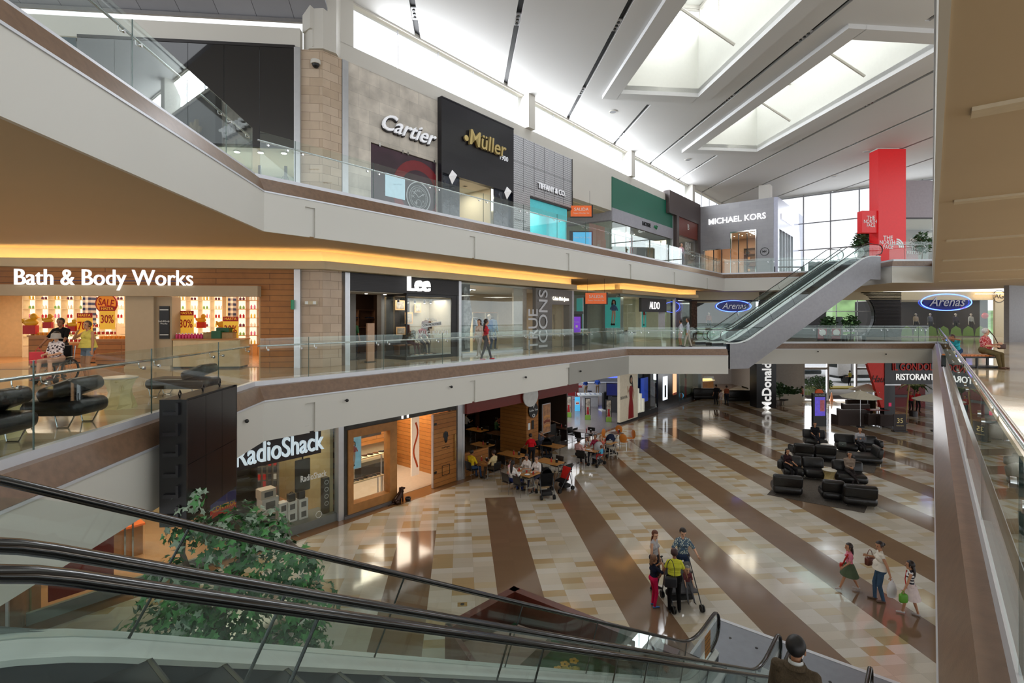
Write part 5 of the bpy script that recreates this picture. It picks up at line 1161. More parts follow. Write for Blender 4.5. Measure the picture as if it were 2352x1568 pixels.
# window unit seen down the corridor
t = thing('corridor_shopfront', 'glass display window along the corridor beside the totem screen', 'shopfront', onu(1312, ua, Z2), ANG-PI/2)
LEN = (onu(1312, ua, 0)-onu(1395, ua, 0)).length
part(t, 'pane', SHOPGLASS, (0, LEN, .02, .04, .0, 3.3)); part(t, 'base', M('cream_front'), (0, LEN, .05, .5, 0, .75)); part(t, 'mullion', GG, *[(x, x+.25, -.02, .3, 0, 3.3) for x in (LEN*.38, LEN-.3)])
t = thing('totem_screen', 'black floor standing totem with a purple screen', 'advertising display', G(1323, 792, Z2), .25)
part(t, 'case', BLK, (-.38, .38, -.1, .1, .05, 1.95)); part(t, 'base', BLK, (-.55, .55, -.22, .22, 0, .05)); part(t, 'screen', M('screen_purple', (96, 40, 160), .3, emit=.7), (-.26, .26, -.11, -.1, .75, 1.78)); part(t, 'top_bar', M('totem_grey', (70, 70, 74), .4), (-.44, .44, -.12, .12, 1.95, 2.12)); text('Multiplaza', .09, M('gift_white'), t, (0, -.12, 1.45), .002, name='screen_text'); part(t, 'screen_mark', M('gift_white'), (-.07, .07, -.115, -.11, 1.1, 1.25))
# ---------------------------------------------------------------- sports shop on the corner and on the far wall
def arenas(t, x, z, s, rz=0):
    ring = MB(); ring.tube([(x+1.55*s*math.cos(a), -.12, z+.5*s*math.sin(a)) for a in [2*PI*i/40 for i in range(40)]], .028*s, 6, closed=True); ring.build('neon_ring', M('neon_blue', (70, 100, 255), .3, emit=5), t)
    m = MB(); m.T = Matrix.Translation((x, -.05, z)) @ Matrix.Rotation(PI/2, 4, 'X') @ Matrix.Diagonal((3.0, 1, 1, 1)); m.cyl(0, 0, -.04, .04, .46*s, n=40); m.build('sign_oval', M('oval_blue', (24, 34, 96), .3, emit=.15), t)
    text('Arenas', .78*s, M('brushed_letters', (196, 196, 204), .25, .5), t, (x, -.16, z), .02, bold=.012, shear=.35, fit=2.2*s, name='sign_lettering'); text('sport', .18*s, M('sale_red'), t, (x+1.0*s, -.16, z-.34*s), .01, name='small_lettering')
DKW = M('dark_shop_wall', (46, 40, 42), .6)
t = thing('sports_shopfront', 'dark sports shop in the left corner with a neon blue oval sign', 'shopfront', (15.9, FY, Z2), 0)
xa, xb = 0, AY(1742, 700, FY).x-15.9
part(t, 'pane', SHOPGLASS, (0, xb, .0, .02, 0, 3.2)); part(t, 'head', DKW, (0, xb, -.05, .1, 3.15, 3.5)); part(t, 'rough_pillar', M('bark_pillar', (84, 62, 50), .8, var=.5, vs=6, bump=.6, bs=12), (.0, .5, -.15, .3, 0, 3.2)); arenas(t, AY(1684, 703, FY).x-15.9, fh(703, FY)-Z2, 1.0)
room(t, .0, xb, .5, 6, 3.2, DKW); lampin(t, 3.5, 2.5, 3.1, 5, 3, 90); part(t, 'low_panel', M('leaf_green_panel', (120, 150, 60), .5), (.6, xb, .1, .14, .1, .8))
F = Frame('sports_side_window', 'dark side window of the left sports shop with pale photo panel', U(1552), Z2); t2 = F.t; part(t2, 'pane', SHOPGLASS, (0, 3.2, 0, .02, 0, 3.3)); part(t2, 'photo_panel', M('photo_mauve', (110, 92, 104), .5, var=.5, vs=1.5, emit=.15), (1.0, 3.0, .6, .65, 0.2, 3.2)); part(t2, 'back_wall', DKW, (0, 3.6, 1.2, 1.3, 0, 3.4)); part(t2, 'head', DKW, (0, 3.6, -.02, .1, 3.2, 3.36)); part(t2, 'low_panel', M('leaf_green_panel'), (.1, 3, .1, .14, .1, .8))
for i, (x, l_, c) in enumerate(((1.9, 'mannequin in an orange jacket in the left sports shop', (170, 100, 60)), (4.6, 'mannequin in grey sportswear right of the orange one', (110, 110, 116)))):
    figure(l_, (15.9+x, FY+.8, Z2+.5), PI, h=1.7, top=c, bottom=(40, 40, 46), sleeve=.9, **{**MANN, 'headless': False, 'voxel': .03})
SLX0, SLX1 = AY(1742, 700, FY).x, AY(2068, 700, FY).x
cx, cz, cr = AY(1953, 727, FY).x, fh(725, FY), 2.15
m = MB(); sl = MB(); z = Z2+.02
while z < 9.5:
    h_ = .085
    if abs(z+h_/2-cz) < cr:
        c_ = math.sqrt(max(0, (cr+.06)**2-(z+h_/2-cz)**2)); spans = [(SLX0, cx-c_), (cx+c_, SLX1)]
    else: spans = [(SLX0, SLX1)]
    for a, b in spans:
        if b > a: sl.box(a, b, FY-.12, FY, z, z+h_)
    z += .125
struct(sl, 'wall_slats', M('dark_slats', (52, 50, 52), .35))
n_ = 40; vs = []; fs = []
for ring in range(2):
    pass
bk = MB(); N_ = 48
inner = [(cx+cr*math.cos(2*PI*i/N_), cz+cr*math.sin(2*PI*i/N_)) for i in range(N_)]
def box_edge(a):
    c, s = math.cos(a), math.sin(a); hx0, hx1, hz0, hz1 = cx-SLX0, SLX1-cx, cz-Z2, 9.5-cz
    k = min((hx1 if c > 0 else hx0)/max(1e-6, abs(c)), (hz1 if s > 0 else hz0)/max(1e-6, abs(s))); return (cx+c*k, cz+s*k)
outer = [box_edge(2*PI*i/N_) for i in range(N_)]
bk.add([(x, FY+.03, z) for x, z in inner]+[(x, FY+.03, z) for x, z in outer]+[(x, FY+.4, z) for x, z in inner], [(i, (i+1) % N_, N_+(i+1) % N_, N_+i) for i in range(N_)]+[(i, (i+1) % N_, 2*N_+(i+1) % N_, 2*N_+i) for i in range(N_)])
struct(bk, 'wall_far_back', BLK)
m = MB(); m.box(cx-2.6, cx+2.6, FY+.42, FY+.44, cz-2.6, cz+2.6); struct(m, 'window_3', WINGLASS)
m = MB()
for x in (cx-1.0, cx+.9): m.box(x-.03, x+.03, FY+.36, FY+.42, cz-2.2, cz+2.2)
m.box(cx-2.2, cx+2.2, FY+.36, FY+.42, cz-.03+.4, cz+.03+.4); m.box(cx-2.2, cx+2.2, FY+.36, FY+.42, cz-1.45, cz-1.25); struct(m, 'window_frame', ALU)
rx0, rx1 = AY(2070, 700, FY).x, AY(2281, 700, FY).x
t = thing('sports_shopfront', 'wide dark sports shop at the right with a neon blue oval sign', 'shopfront', (rx0, FY, Z2), 0); w = rx1-rx0
part(t, 'pane', SHOPGLASS, (0, w, .0, .02, 0, 3.3)); part(t, 'head', DKW, (0, w, -.05, .1, 3.3, 3.6)); arenas(t, AY(2171, 692, FY).x-rx0, fh(694, FY)-Z2, 1.45); room(t, 0, w, .5, 6, 3.3, DKW); lampin(t, w/2, 2.5, 3.2, 6, 3, 150)
for i in range(7):
    m = MB(); x = .2+i*1.1; m.add([(x, .3, .1), (x+1.05, .3, .1), (x+.95, .3, .75), (x+.5, .3, 1.0), (x+.1, .3, .7)], [(0, 1, 2, 3, 4)]); m.build('green_panel', M('leaf_green_panel'), t)
for i, (x, l_, c, b_) in enumerate(((2.0, 'mannequin in a beige vest in the right sports shop', (196, 170, 140), (50, 50, 56)), (5.6, 'mannequin in a red cap and dark jacket in the right sports shop', (70, 60, 66), (36, 36, 40)), (3.3, 'grey hooded mannequin in the right sports shop', (110, 110, 112), (60, 60, 66)), (7.0, 'mannequin in a white shirt right of the red cap one', (190, 188, 186), (60, 54, 56)))):
    figure(l_, (rx0+x, FY+.9, Z2+.35), PI, h=1.78, top=c, bottom=b_, sleeve=.4 if i == 0 else .9, **{**MANN, 'headless': False, 'voxel': .03})
b = thing('red_balloon', 'red balloon in the right sports shop window', 'balloon', (rx0+6.9+1.0, FY+.5, Z2+1.9), 0); m = MB(); m.ball((0, 0, 0), .25, .25, .28); m.build('balloon', M('balloon_red', (220, 30, 30), .2), b, smooth=True); m = MB(); m.tube([(0, 0, -.28), (0, 0, -1.5)], .006, 4); m.build('string', BLK, b)
wd = MB(); wd.box(rx1, rx1+4, FY-.2, FY, Z2, 9.5); struct(wd, 'wall_far', CREAM); wd = MB(); wd.box(rx1+1.0, rx1+1.15, FY-14, FY, Z2, 9.5); 
t = thing('round_wall_emblem', 'round line emblem with two letters on the beige pier', 'emblem', (AY(2297, 680, FY-.3).x, FY-.22, fh(680, FY-.3)), 0)
m = MB(); m.T = Matrix.Rotation(PI/2, 4, 'X'); m.lathe([(.52, -.01), (.56, -.01), (.56, .01), (.52, .01)], n=32, cap=False); m.build('ring', M('dark_bronze'), t); text('AG', .6, M('dark_bronze'), t, (0, -.01, 0), .005, name='emblem_letters')
gw = MB(); gw.box(0, 12, 0, .3, 0, 4); struct(gw, 'wall_right', M('grey_wall'), loc=(AY(2318, 700, 36).x, 36, Z2), rot=-1.0+PI/2-.2)
m = MB(); m.box(15.0, 60, FY-.12, FY+.3, 8.8, 9.52); struct(m, 'wall_header', CREAM)
m = MB(); m.box(rx1+4, 60, FY, FY+.3, Z2, 8.8); struct(m, 'wall_far', CREAM)
m = MB(); m.box(rx1-2, rx1+8, FY-.5, FY-.45, 9.3, 9.33); struct(m, 'trim_cove_light', EMWARM)
# ================================================================== GROUND LEVEL SHOPS
ROPA = M('shop_ochre_glass_wall', (176, 164, 124), .5)
# ---------------------------------------------------------------- electronics accessories shop
ur = U(60)
F = Frame('gadget_shopfront', 'glass shopfront with large white lit letters behind the ivy tree', ur, 0); t = F.t; w = F.x(772)
part(t, 'pane', SHOPGLASS, *[(a, b, -.02, 0, .12, 4.0) for a, b in ((.0, F.x(330)), (F.x(330)+.02, F.x(520)), (F.x(520)+.02, F.x(655)), (F.x(655)+.02, w))])
part(t, 'sill', M('grey_sill', (120, 124, 120), .4), (0, w, -.05, .05, 0, .28)); part(t, 'steel_jamb', ALU, (w, F.x(784), -.16, .1, 0, 4.0)); part(t, 'red_panel', M('sign_red_panel', (120, 36, 26), .4), (F.x(110), F.x(260), -.06, .0, .4, 2.9))
part(t, 'lettering_board', M('dark_board', (40, 26, 22), .5), (F.x(540), F.x(734), -.1, -.04, 2.55, 3.45)); text('RadioShack', .9, M('pale_lit_letters', (206, 222, 230), emit=.4), t, (F.x(640), -.2, 2.98), .04, bold=.02, fit=F.x(737)-F.x(536), name='sign_lettering', res=5)
text('RadioShack', .3, M('gift_white'), t, (F.x(719), -.04, 1.78), .003, bold=.03, fit=.95, name='window_text')
m = MB(); m.T = Matrix.Translation((F.x(731), -.03, .42)) @ Matrix.Rotation(PI/2, 4, 'X'); m.lathe([(.1, 0), (.115, 0), (.115, .01), (.1, .01)], n=24, cap=False); m.build('window_emblem', M('gift_white'), t); part(t, 'handle', CHROME, (F.x(300), F.x(300)+.04, -.12, -.08, .8, 1.9), (F.x(282), F.x(282)+.04, -.12, -.08, .8, 1.9))
room(t, 0, w, .2, 5.5, 3.9, ROPA, floor=M('orange_floor', (190, 140, 100), .3)); 
for x in (3, 6, 9, 12): lampin(t, x*w/14, 2.4, 3.8, 2.2, 2.5, 55, LAMP)
for i, (px, y, l_) in enumerate(((560, 1.5, 'dark shelf rack of laptops behind the lit letters'), (600, 3.2, 'second dark shelf rack deeper in the gadget shop'))):
    s = shelving('gadget_rack', l_, pt(t, F.x(px)-.6, y, 0), ANG, 1.7, 2.6, .5, 2, 6, M('rack_black', (40, 38, 36), .5))
    stock('laptop_box', mk_box(.42, .3, .05, M('laptop_grey', (60, 62, 66), .4)), 'thin dark gadget box on the shelf racks', 'box', 'gadget boxes on the racks', [(pt(t, F.x(px)-.15+.8*a, y+.22, .03+.428*j), ANG) for a in range(2) for j in range(1, 6)])
pg = thing('pegboard', 'pegboard wall of small hanging packets behind the lit letters', 'display wall', pt(t, F.x(690)-.2, 2.4, 0), ANG-.7)
part(pg, 'board', M('peg_grey', (150, 142, 130), .6), (-1.8, .6, 0, .06, .7, 3.2)); part(pg, 'base_cabinet', M('rack_black'), (-1.8, .6, -.4, .06, 0, .7))
pk = [((200, 50, 50),), ((60, 80, 140),), ((220, 220, 215),), ((60, 60, 64),)]
k = 0
for j in range(9):
    for i in range(13):
        c = pk[(i*2+j*3+(i*j) % 3) % 4][0]; stock('packet_%d' % c[0], mk_box(.1, .03, .19, M('packet_%d_%d_%d' % c, c, .35)), 'small hanging packet on the pegboard wall', 'packet', 'packets on the pegboard', [(pt(pg, -1.68+.18*i, -.05, .85+.25*j), ANG-.7)], name='packet')
for i, (px, y, z, sx, sy, sz, c, l_) in enumerate(((667, .6, 0, .3, .3, .35, (228, 224, 218), 'white speaker carton, bottom left of the window stacks'), (667, .6, .35, .3, .3, .35, (228, 224, 218), 'white speaker carton, second of the left window stack'), (686, .55, 0, .32, .3, .35, (228, 224, 218), 'white speaker carton, bottom of the middle window stack'), (686, .55, .35, .32, .3, .33, (220, 216, 208), 'white speaker carton, top of the middle window stack'), (710, .5, 0, .32, .3, .35, (228, 224, 218), 'white speaker carton, bottom of the right window stack'), (710, .5, .35, .32, .3, .33, (224, 220, 214), 'white speaker carton, top of the right window stack'), (640, .75, .0, .55, .4, .5, (170, 150, 130), 'brown gadget carton below the printer boxes'), (640, .75, .5, .55, .4, .45, (196, 190, 184), 'large white printer carton in the window'), (636, .75, .95, .5, .4, .3, (190, 176, 160), 'flat printer carton, topmost of the window stack'))):
    b = thing('carton', l_, 'box', pt(t, F.x(px), y, .28+z*1.0 if z else .28), ANG); part(b, 'box', M('carton_%d' % c[0], c, .6), (-sx/2, sx/2, -sy/2, sy/2, 0, sz)); part(b, 'printed_picture', M('print_grey', (70, 72, 76), .5), (-sx*.28, sx*.28, -sy/2-.006, -sy/2, sz*.2, sz*.75))
part(t, 'window_shelf', M('grey_sill'), (F.x(600), w, .02, 1.0, 0, .28))
for px, z, l_ in ((686, .98, 'small black speaker on the middle carton stack'), (708, .98, 'small black speaker on the right carton stack')):
    b = thing('speaker', l_, 'loudspeaker', pt(t, F.x(px), .5, .28+.68), ANG); m = MB(); m.rbox(0, 0, .13, .24, .2, .26, .03); m.build('body', BLK, b, smooth=True); m = MB(); m.tube([(-.06, 0, .26), (-.04, 0, .3), (.04, 0, .3), (.06, 0, .26)], .012, 6); m.build('handle', BLK, b)
b = thing('tower_speaker', 'tall narrow black loudspeaker standing at the right of the window', 'loudspeaker', pt(t, F.x(757), .3, .28), ANG); m = MB(); m.box(-.11, .11, -.1, .1, 0, 1.25); m.build('body', BLK, b)
for z in (.35, .6, .85, 1.1): m = MB(); m.T = Matrix.Translation((0, -.1, z)) @ Matrix.Rotation(PI/2, 4, 'X'); m.lathe([(.06, 0), (.08, 0), (.08, .012), (.06, .012)], n=16, cap=False); m.build('driver', ALU, b)
b = thing('hanging_sign', 'rounded black hanging banner behind the small window lettering', 'sign', pt(t, F.x(707), .35, 1.25), ANG); m = MB(); m.rbox(0, 0, .55, .55, .08, 1.1, .12); m.build('panel', BLK, b, smooth=True); m = MB(); m.box(-.02, .02, -.02, .02, 1.1, 2.65); m.build('pole', BLK, b)
b = thing('fire_alarm', 'small red alarm box inside the gadget shop window', 'alarm', pt(t, F.x(726), 5.4, 1.6), ANG); part(b, 'box', M('sale_red'), (-.1, .1, 0, .1, -.12, .12)); part(b, 'button', M('gift_white'), (-.03, .03, -.01, 0, -.03, .03))
o = thing('price_placard', 'red blue and yellow placard low in the gadget shop', 'sign', pt(t, F.x(552), 1.2, 1.05), ANG+.3); part(o, 'board', M('placard_blue', (40, 50, 120), .5), (-.45, .45, 0, .03, .1, .5)); part(o, 'lower_board', M('sale_red'), (-.45, .45, 0, .03, -.15, .1)); text('CONTROL', .22, M('duck_yellow'), o, (0, -.01, .1), .004, bold=.03, fit=.85, name='placard_text'); part(o, 'post', BLK, (-.02, .02, .0, .03, -1.05, -.15))
s = thing('counter', 'orange edged counter of gadgets under the balcony at the far left', 'counter', pt(t, F.x(230), 2.2, 0), ANG); part(s, 'body', WOOD, (-1.5, 1.5, 0, .7, 0, .9)); part(s, 'top', M('sign_orange'), (-1.55, 1.55, -.05, .75, .9, .96)); part(s, 'display', M('grey_letters'), (-1.3, 1.3, .1, .6, .96, 1.15))
# ---------------------------------------------------------------- shoe shop with the oak frame
F = Frame('oak_shopfront', 'slate shopfront with an oak framed shoe window and an open oak door', U(784), 0); t = F.t; w = F.x(1045)
SLATE = M('slate_stone', (66, 64, 60), .55, var=.25, vs=4, bump=.4, bs=12)
a1, a2, a3, a4 = F.x(795), F.x(907), F.x(990), F.x(1043)
part(t, 'slate_header', SLATE, (0, w, -.08, .12, 3.15, 4.05)); part(t, 'slate_pier', SLATE, (0, a1, -.08, .12, 0, 3.15), (w-.06, w, -.08, .12, 0, 3.15)); part(t, 'steel_jamb', ALU, (w, F.x(1060), -.18, .3, 0, 4.0))
fw = .22
part(t, 'oak_frame', WOOD, (a1, a1+fw, -.14, .25, .1, 3.15), (a2-fw-.12, a2, -.14, .25, .1, 3.15), (a1+fw, a2-fw-.12, -.14, .25, 2.85, 3.15), (a1+fw, a2-fw-.12, -.14, .25, .1, .42)); part(t, 'window_pane', SHOPGLASS, (a1+fw, a2-fw-.12, .0, .02, .42, 2.85)); part(t, 'stone_step', M('grey_step', (112, 108, 106), .4), (a1, w, -.3, .1, .0, .1) if False else (0, a2, -.22, .25, 0, .1))
text('Hush Puppies', .7, EMLED, t, (F.x(900), -.14, 3.58), .03, bold=.03, fit=2.9, name='sign_lettering')
room(t, 0, w, .3, 6, 3.6, WOODB, floor=M('pale_stone_floor', (178, 164, 144), .35), ceil=M('tan_ceiling')); lampin(t, 1.8, 1.6, 3.5, 2.6, 1.6, 110, LAMP); lampin(t, 5, 2.8, 3.5, 3, 3, 150, LAMP)
dr = thing('oak_door', 'open oak door leaf with a hound emblem and a long brass handle', 'door', pt(t, a3, -.14, 0), ANG); w_ = a4-a3
part(dr, 'leaf', WOODB, (0, w_, 0, .08, .02, 3.12)); part(dr, 'edge', ALU, (-.03, 0, -.01, .09, .02, 3.12)); part(dr, 'handle', M('brass', (210, 180, 120), .25, .8), (w_-.16, w_-.11, -.08, -.04, .95, 2.1)); part(dr, 'cat_flap', BLK, *[(.5, .95, -.01, 0, .42, .44), (.5, .95, -.01, 0, .83, .85), (.5, .52, -.01, 0, .42, .85), (.93, .95, -.01, 0, .42, .85)])
part(dr, 'hinge', BLK, (.05, .18, -.02, 0, 2.65, 2.75)); part(dr, 'lower_hinge', BLK, (.05, .18, -.02, 0, .6, .7)); m = MB(); m.T = Matrix.Translation((.72, -.015, 2.0)) @ Matrix.Diagonal((1, .1, 1, 1)); m.ball((0, 0, 0), .1, .1, .2); m.ball((-.02, 0, .2), .09, .1, .11); m.tube([(-.1, 0, .25), (-.12, 0, .05)], .04, 8); m.tube([(.07, 0, .25), (.1, 0, .05)], .04, 8); m.build('hound_emblem', BLK, dr, smooth=True); text('Hush Puppies', .09, BLK, dr, (.72, -.01, 1.62), .002, bold=.02, name='small_lettering')
o = thing('light_poster', 'narrow poster with an orange loop beside the oak door', 'poster', pt(t, a3-.55, .6, 0), ANG); part(o, 'panel', M('poster_pale', (236, 214, 186), .5, emit=.25), (0, .42, 0, .06, .5, 3.1)); m = MB(); m.tube([(.21+.11*math.sin(i*.62), -.01, 2.75-.16*i) for i in range(13)], .045, 8, sy=.2, up=(0, 1, 0)); m.build('loop_print', M('balcony_orange', (222, 96, 40), .5), o, smooth=True)
poster('fashion_poster', 'photo poster of a seated figure over blue hanging in the shoe window', pt(t, F.x(819)+.1, .35, 1.55), ANG, .62, 1.25, M('poster_sky', (130, 184, 205), .5, var=.3, vs=2, emit=.2), (.0, .55, .4, 2, 1))
def shoe_shelf(x, y, z, w_, label, n, cols, group, st=2, boots=False, legs=True):
    o = thing('shoe_display', label, 'shelf', pt(t, x, y, 0), ANG); part(o, 'shelf', M('cream_front'), (0, w_, 0, .4, z-.04, z))
    if legs:
        for lx in (.02, w_-.06): part(o, 'leg', ALU, (lx, lx+.04, .02, .06, 0, z-.04)); part(o, 'leg', ALU, (lx, lx+.04, .34, .38, 0, z-.04))
    for i in range(n):
        c = cols[i % len(cols)]; stock('display_shoe_%d' % c[0], mk_shoe(c), 'shoe on display: '+label.replace('display shelf', 'shelf') if False else 'leather shoe '+group[0], 'shoe', group[1], [(pt(t, x+.15+i*(w_-.3)/max(1, n-1), y+.2, z), ANG+.5)], name='shoe')
BRN = [(70, 40, 26), (110, 66, 36), (34, 26, 24), (90, 60, 44)]
shoe_shelf(a1+.45, .7, 1.75, 1.9, 'upper cream shelf of boots in the oak framed window', 7, BRN, ('on the upper shelf of the oak framed window', 'shoes on the upper window shelf'))
shoe_shelf(a1+.3, .45, .98, 1.7, 'lower steel legged shelf of shoes in the oak framed window', 8, BRN[2:], ('on the lower steel shelf of the oak framed window', 'shoes on the lower window shelf'))
stock('display_shoe_110', None, 'brown shoe on the floor of the oak framed window', 'shoe', 'shoes on the window floor', [(pt(t, a1+.4+.25*i, .35, .42 if False else .012), ANG+.4) for i in range(6)], name='shoe')
shoe_shelf(a2+.4, 3.2, .9, 2.2, 'long cream shelf of shoes along the inner oak wall', 10, BRN, ('on the long shelf inside the oak door', 'shoes on the long inner shelf'), legs=False)
bb = thing('bench_box', 'black box bench under the long shoe shelf', 'bench', pt(t, a2+.6, 3.15, 0), ANG); part(bb, 'box', BLK, (0, 1.5, 0, .5, 0, .55)); part(bb, 'lid', DARK, (-.01, 1.51, -.01, .51, .55, .6))
nw = thing('oak_niche_wall', 'oak wall block with dark shoe niches inside the shop', 'display wall', pt(t, a2+.1, 3.75, 0), ANG); part(nw, 'block', WOODB, (0, 2.6, 0, .5, 1.35, 3.5)); part(nw, 'niche', M('niche_dark', (40, 28, 22), .6), (.1, 2.0, -.01, .0, 2.15, 2.4)); part(nw, 'lower_niche', M('niche_dark'), (.1, 2.0, -.01, 0, 1.7, 1.95)); part(nw, 'support', CREAM, (0, 2.6, .3, .5, 0, 1.35))
sb = thing('shop_cabinet', 'orange topped oak cabinet behind the window poster', 'cabinet', pt(t, a1+1.6, 3.6, 0), ANG); part(sb, 'body', WOOD, (0, .9, 0, .5, 0, 2.6)); part(sb, 'panel', M('balcony_orange'), (-1.0, -.2, 0, .05, 1.7, 2.6)); text('Hush Puppies', .13, BLK, sb, (.45, -.02, 2.0), .003, bold=.02, name='small_lettering')
# bronze dog and bowl on the step
d = thing('dog_statue', 'dark bronze seated dog statue by the oak door step', 'statue', pt(t, F.x(903), -.35, 0), ANG+.1); BZ = M('bronze', (58, 36, 26), .3, .5)
m = MB()
for a, b_, ra, rb in (((-.12, 0, .14), (.1, 0, .34), .13, .11), ((.1, 0, .34), (.16, 0, .5), .085, .07), ((.16, 0, .52), (.3, 0, .5), .075, .04), ((-.16, -.09, .1), (-.02, -.1, .05), .09, .05), ((-.16, .09, .1), (-.02, .1, .05), .09, .05), ((.13, -.06, .3), (.16, -.06, .03), .04, .03), ((.13, .06, .3), (.16, .06, .03), .04, .03), ((-.25, 0, .06), (-.5, .05, .03), .03, .015), ((.12, -.07, .54), (.14, -.09, .42), .03, .035), ((.12, .07, .54), (.14, .09, .42), .03, .035)):
    m.tube([a, b_], [ra, rb], 10); m.ball(a, ra, n=10, m=7); m.ball(b_, rb, n=10, m=7)
m.build('body', BZ, d, smooth=True)
d = thing('dog_bowl', 'small black bowl in front of the bronze dog', 'bowl', pt(t, F.x(920)+.05, -.4, 0), 0); m = MB(); m.lathe([(.1, 0), (.12, .12), (.1, .12), (.08, .03)], n=18); m.build('bowl', BLK, d); m = MB(); m.lathe([(.105, .045), (.113, .045), (.119, .085), (.11, .085)], n=18, cap=False); m.build('band', DARK, d)
# ---------------------------------------------------------------- restaurant
F = Frame('restaurant_shopfront', 'dark restaurant under a deep red canopy with oak clad corner pillar', U(1060), 0); t = F.t; w = F.x(1313)
RED = M('canopy_red', (122, 34, 20), .4, var=.06)
part(t, 'red_canopy', RED, (0, w+.2, -.35, .0, 2.9, 4.04)); part(t, 'canopy_soffit', RED, (0, w+.2, 0, 3, 2.9, 2.95))
q0, q1 = F.x(1206), F.x(1233)
part(t, 'oak_pillar', WOODB, (q0, q1, -.1, 1.7, 0, 2.95))
m = MB(); m.T = Matrix.Translation((F.x(1203), -.42, 3.2)) @ Matrix.Rotation(PI/2, 4, 'X') @ Matrix.Diagonal((1.1, 1, 1, 1)); m.cyl(0, 0, 0, .06, .56, n=32); m.build('round_emblem', M('gift_white'), t)
m = MB(); m.T = Matrix.Translation((F.x(1203), -.46, 2.95)); m.tube([(-.2, 0, .3), (.02, 0, 0), (.1, 0, .25)], [.1, .12, .03], 8, sy=.15, up=(0, 1, 0)); m.build('emblem_print', M('emblem_brown', (110, 50, 36), .5), t, smooth=True)
m = MB(); m.T = Matrix.Translation((F.x(1219), -.14, 2.35)) @ Matrix.Rotation(PI/2, 4, 'X'); m.cyl(0, 0, 0, .05, .4, n=28); m.build('coffee_sign', BLK, t); text('Coffee Time', .15, M('gift_white'), t, (F.x(1219), -.2, 2.35), .003, name='sign_text'); text('o', .4, M('gift_white'), t, (F.x(1219), -.2, 2.1), .003, name='sign_text', sx=1.2); text('v', .4, M('gift_white'), t, (F.x(1219), -.2, 2.58), .003, name='sign_text')
part(t, 'no_smoking_plate', M('gift_white'), (F.x(1209), F.x(1214), -.12, -.1, 1.35, 1.7)); part(t, 'dark_plate', BLK, (F.x(1217), F.x(1222), -.13, -.1, 1.35, 1.8))
room(t, 0, w, .3, 8, 3.4, M('dark_brown_wall', (58, 40, 30), .6), floor=M('dark_brown_floor', (66, 52, 42), .3), ceil=M('dark_ceiling', (40, 32, 28), .6)); lampin(t, 3.2, 3.0, 3.3, 4, 4, 26, WARM)
part(t, 'low_oak_wall', WOODB, (.05, 1.75, -.05, .1, 0, 1.05)); part(t, 'steel_jamb', ALU, (-.12, .0, -.2, .2, 0, 4.0))
rk = thing('bottle_rack', 'tall rack of bottles at the back of the dark restaurant', 'rack', pt(t, 2.0, 6.8, .9), ANG)
for j in range(3): part(rk, 'shelf', M('shelf_wood_dark'), (0, 6.5, 0, .35, .55*j, .55*j+.04))
for x in (0, 2.15, 4.3, 6.46): part(rk, 'upright', M('shelf_wood_dark'), (x, x+.04, 0, .35, -.9, 1.7))
stock('wine_bottle', mk_bottle((60, 40, 24), .045, .36, (150, 120, 60)), 'dark wine bottle on the restaurant rack', 'bottle', 'wine bottles on the rack', [(pt(t, 2.15+.17*i, 6.95, .94+.55*j), 0) for i in range(36) if i % 13 != 12 for j in range(3)])
mp = thing('menu_poster', 'sandwich photo poster on a stand right of the oak pillar', 'poster', pt(t, q1+.25, -.2, .95), ANG); part(mp, 'frame', ALU, (0, .75, 0, .06, 0, 1.6)); part(mp, 'photo', M('sandwich_photo', (176, 128, 92), .5, var=.4, vs=4), (.04, .71, -.01, 0, .04, 1.56)); m = MB()
for z, c in ((.35, 0), (.6, 1), (.85, 0)): m.m = c; m.tube([(.1, -.012, z), (.35, -.012, z+.07), (.66, -.012, z+.02)], .07, 8, sy=.15, up=(0, 1, 0))
m.build('sandwich_print', [M('bread_print', (200, 140, 80), .5), M('filling_print', (130, 60, 40), .5)], mp, smooth=True); part(mp, 'post', STEEL, (.1, .14, .02, .05, -.95, 0), (.6, .64, .02, .05, -.95, 0))
hs = thing('host_stand', 'black host stand with an open brown lid beyond the menu poster', 'lectern', pt(t, q1+1.5, .3, 0), ANG); part(hs, 'body', BLK, (0, .75, 0, .55, 0, 1.15)); m = MB(); m.cbox(.75, .25, 1.2, .8, .6, .04, ry=.35); m.build('lid', M('shelf_wood_dark'), hs)
gp = thing('green_banner', 'green banner with white lettering behind the host stand', 'banner', pt(t, q1+1.2, 2.6, .3), ANG); part(gp, 'cloth', M('banner_green', (30, 84, 48), .5, var=.3, vs=2), (0, 2.3, 0, .03, 0, 2.6)); text('move', .5, M('gift_white'), gp, (1.3, -.01, .8), .004, name='banner_text'); part(gp, 'post', ALU, (2.3, 2.42, -.05, .08, -.3, 2.6))
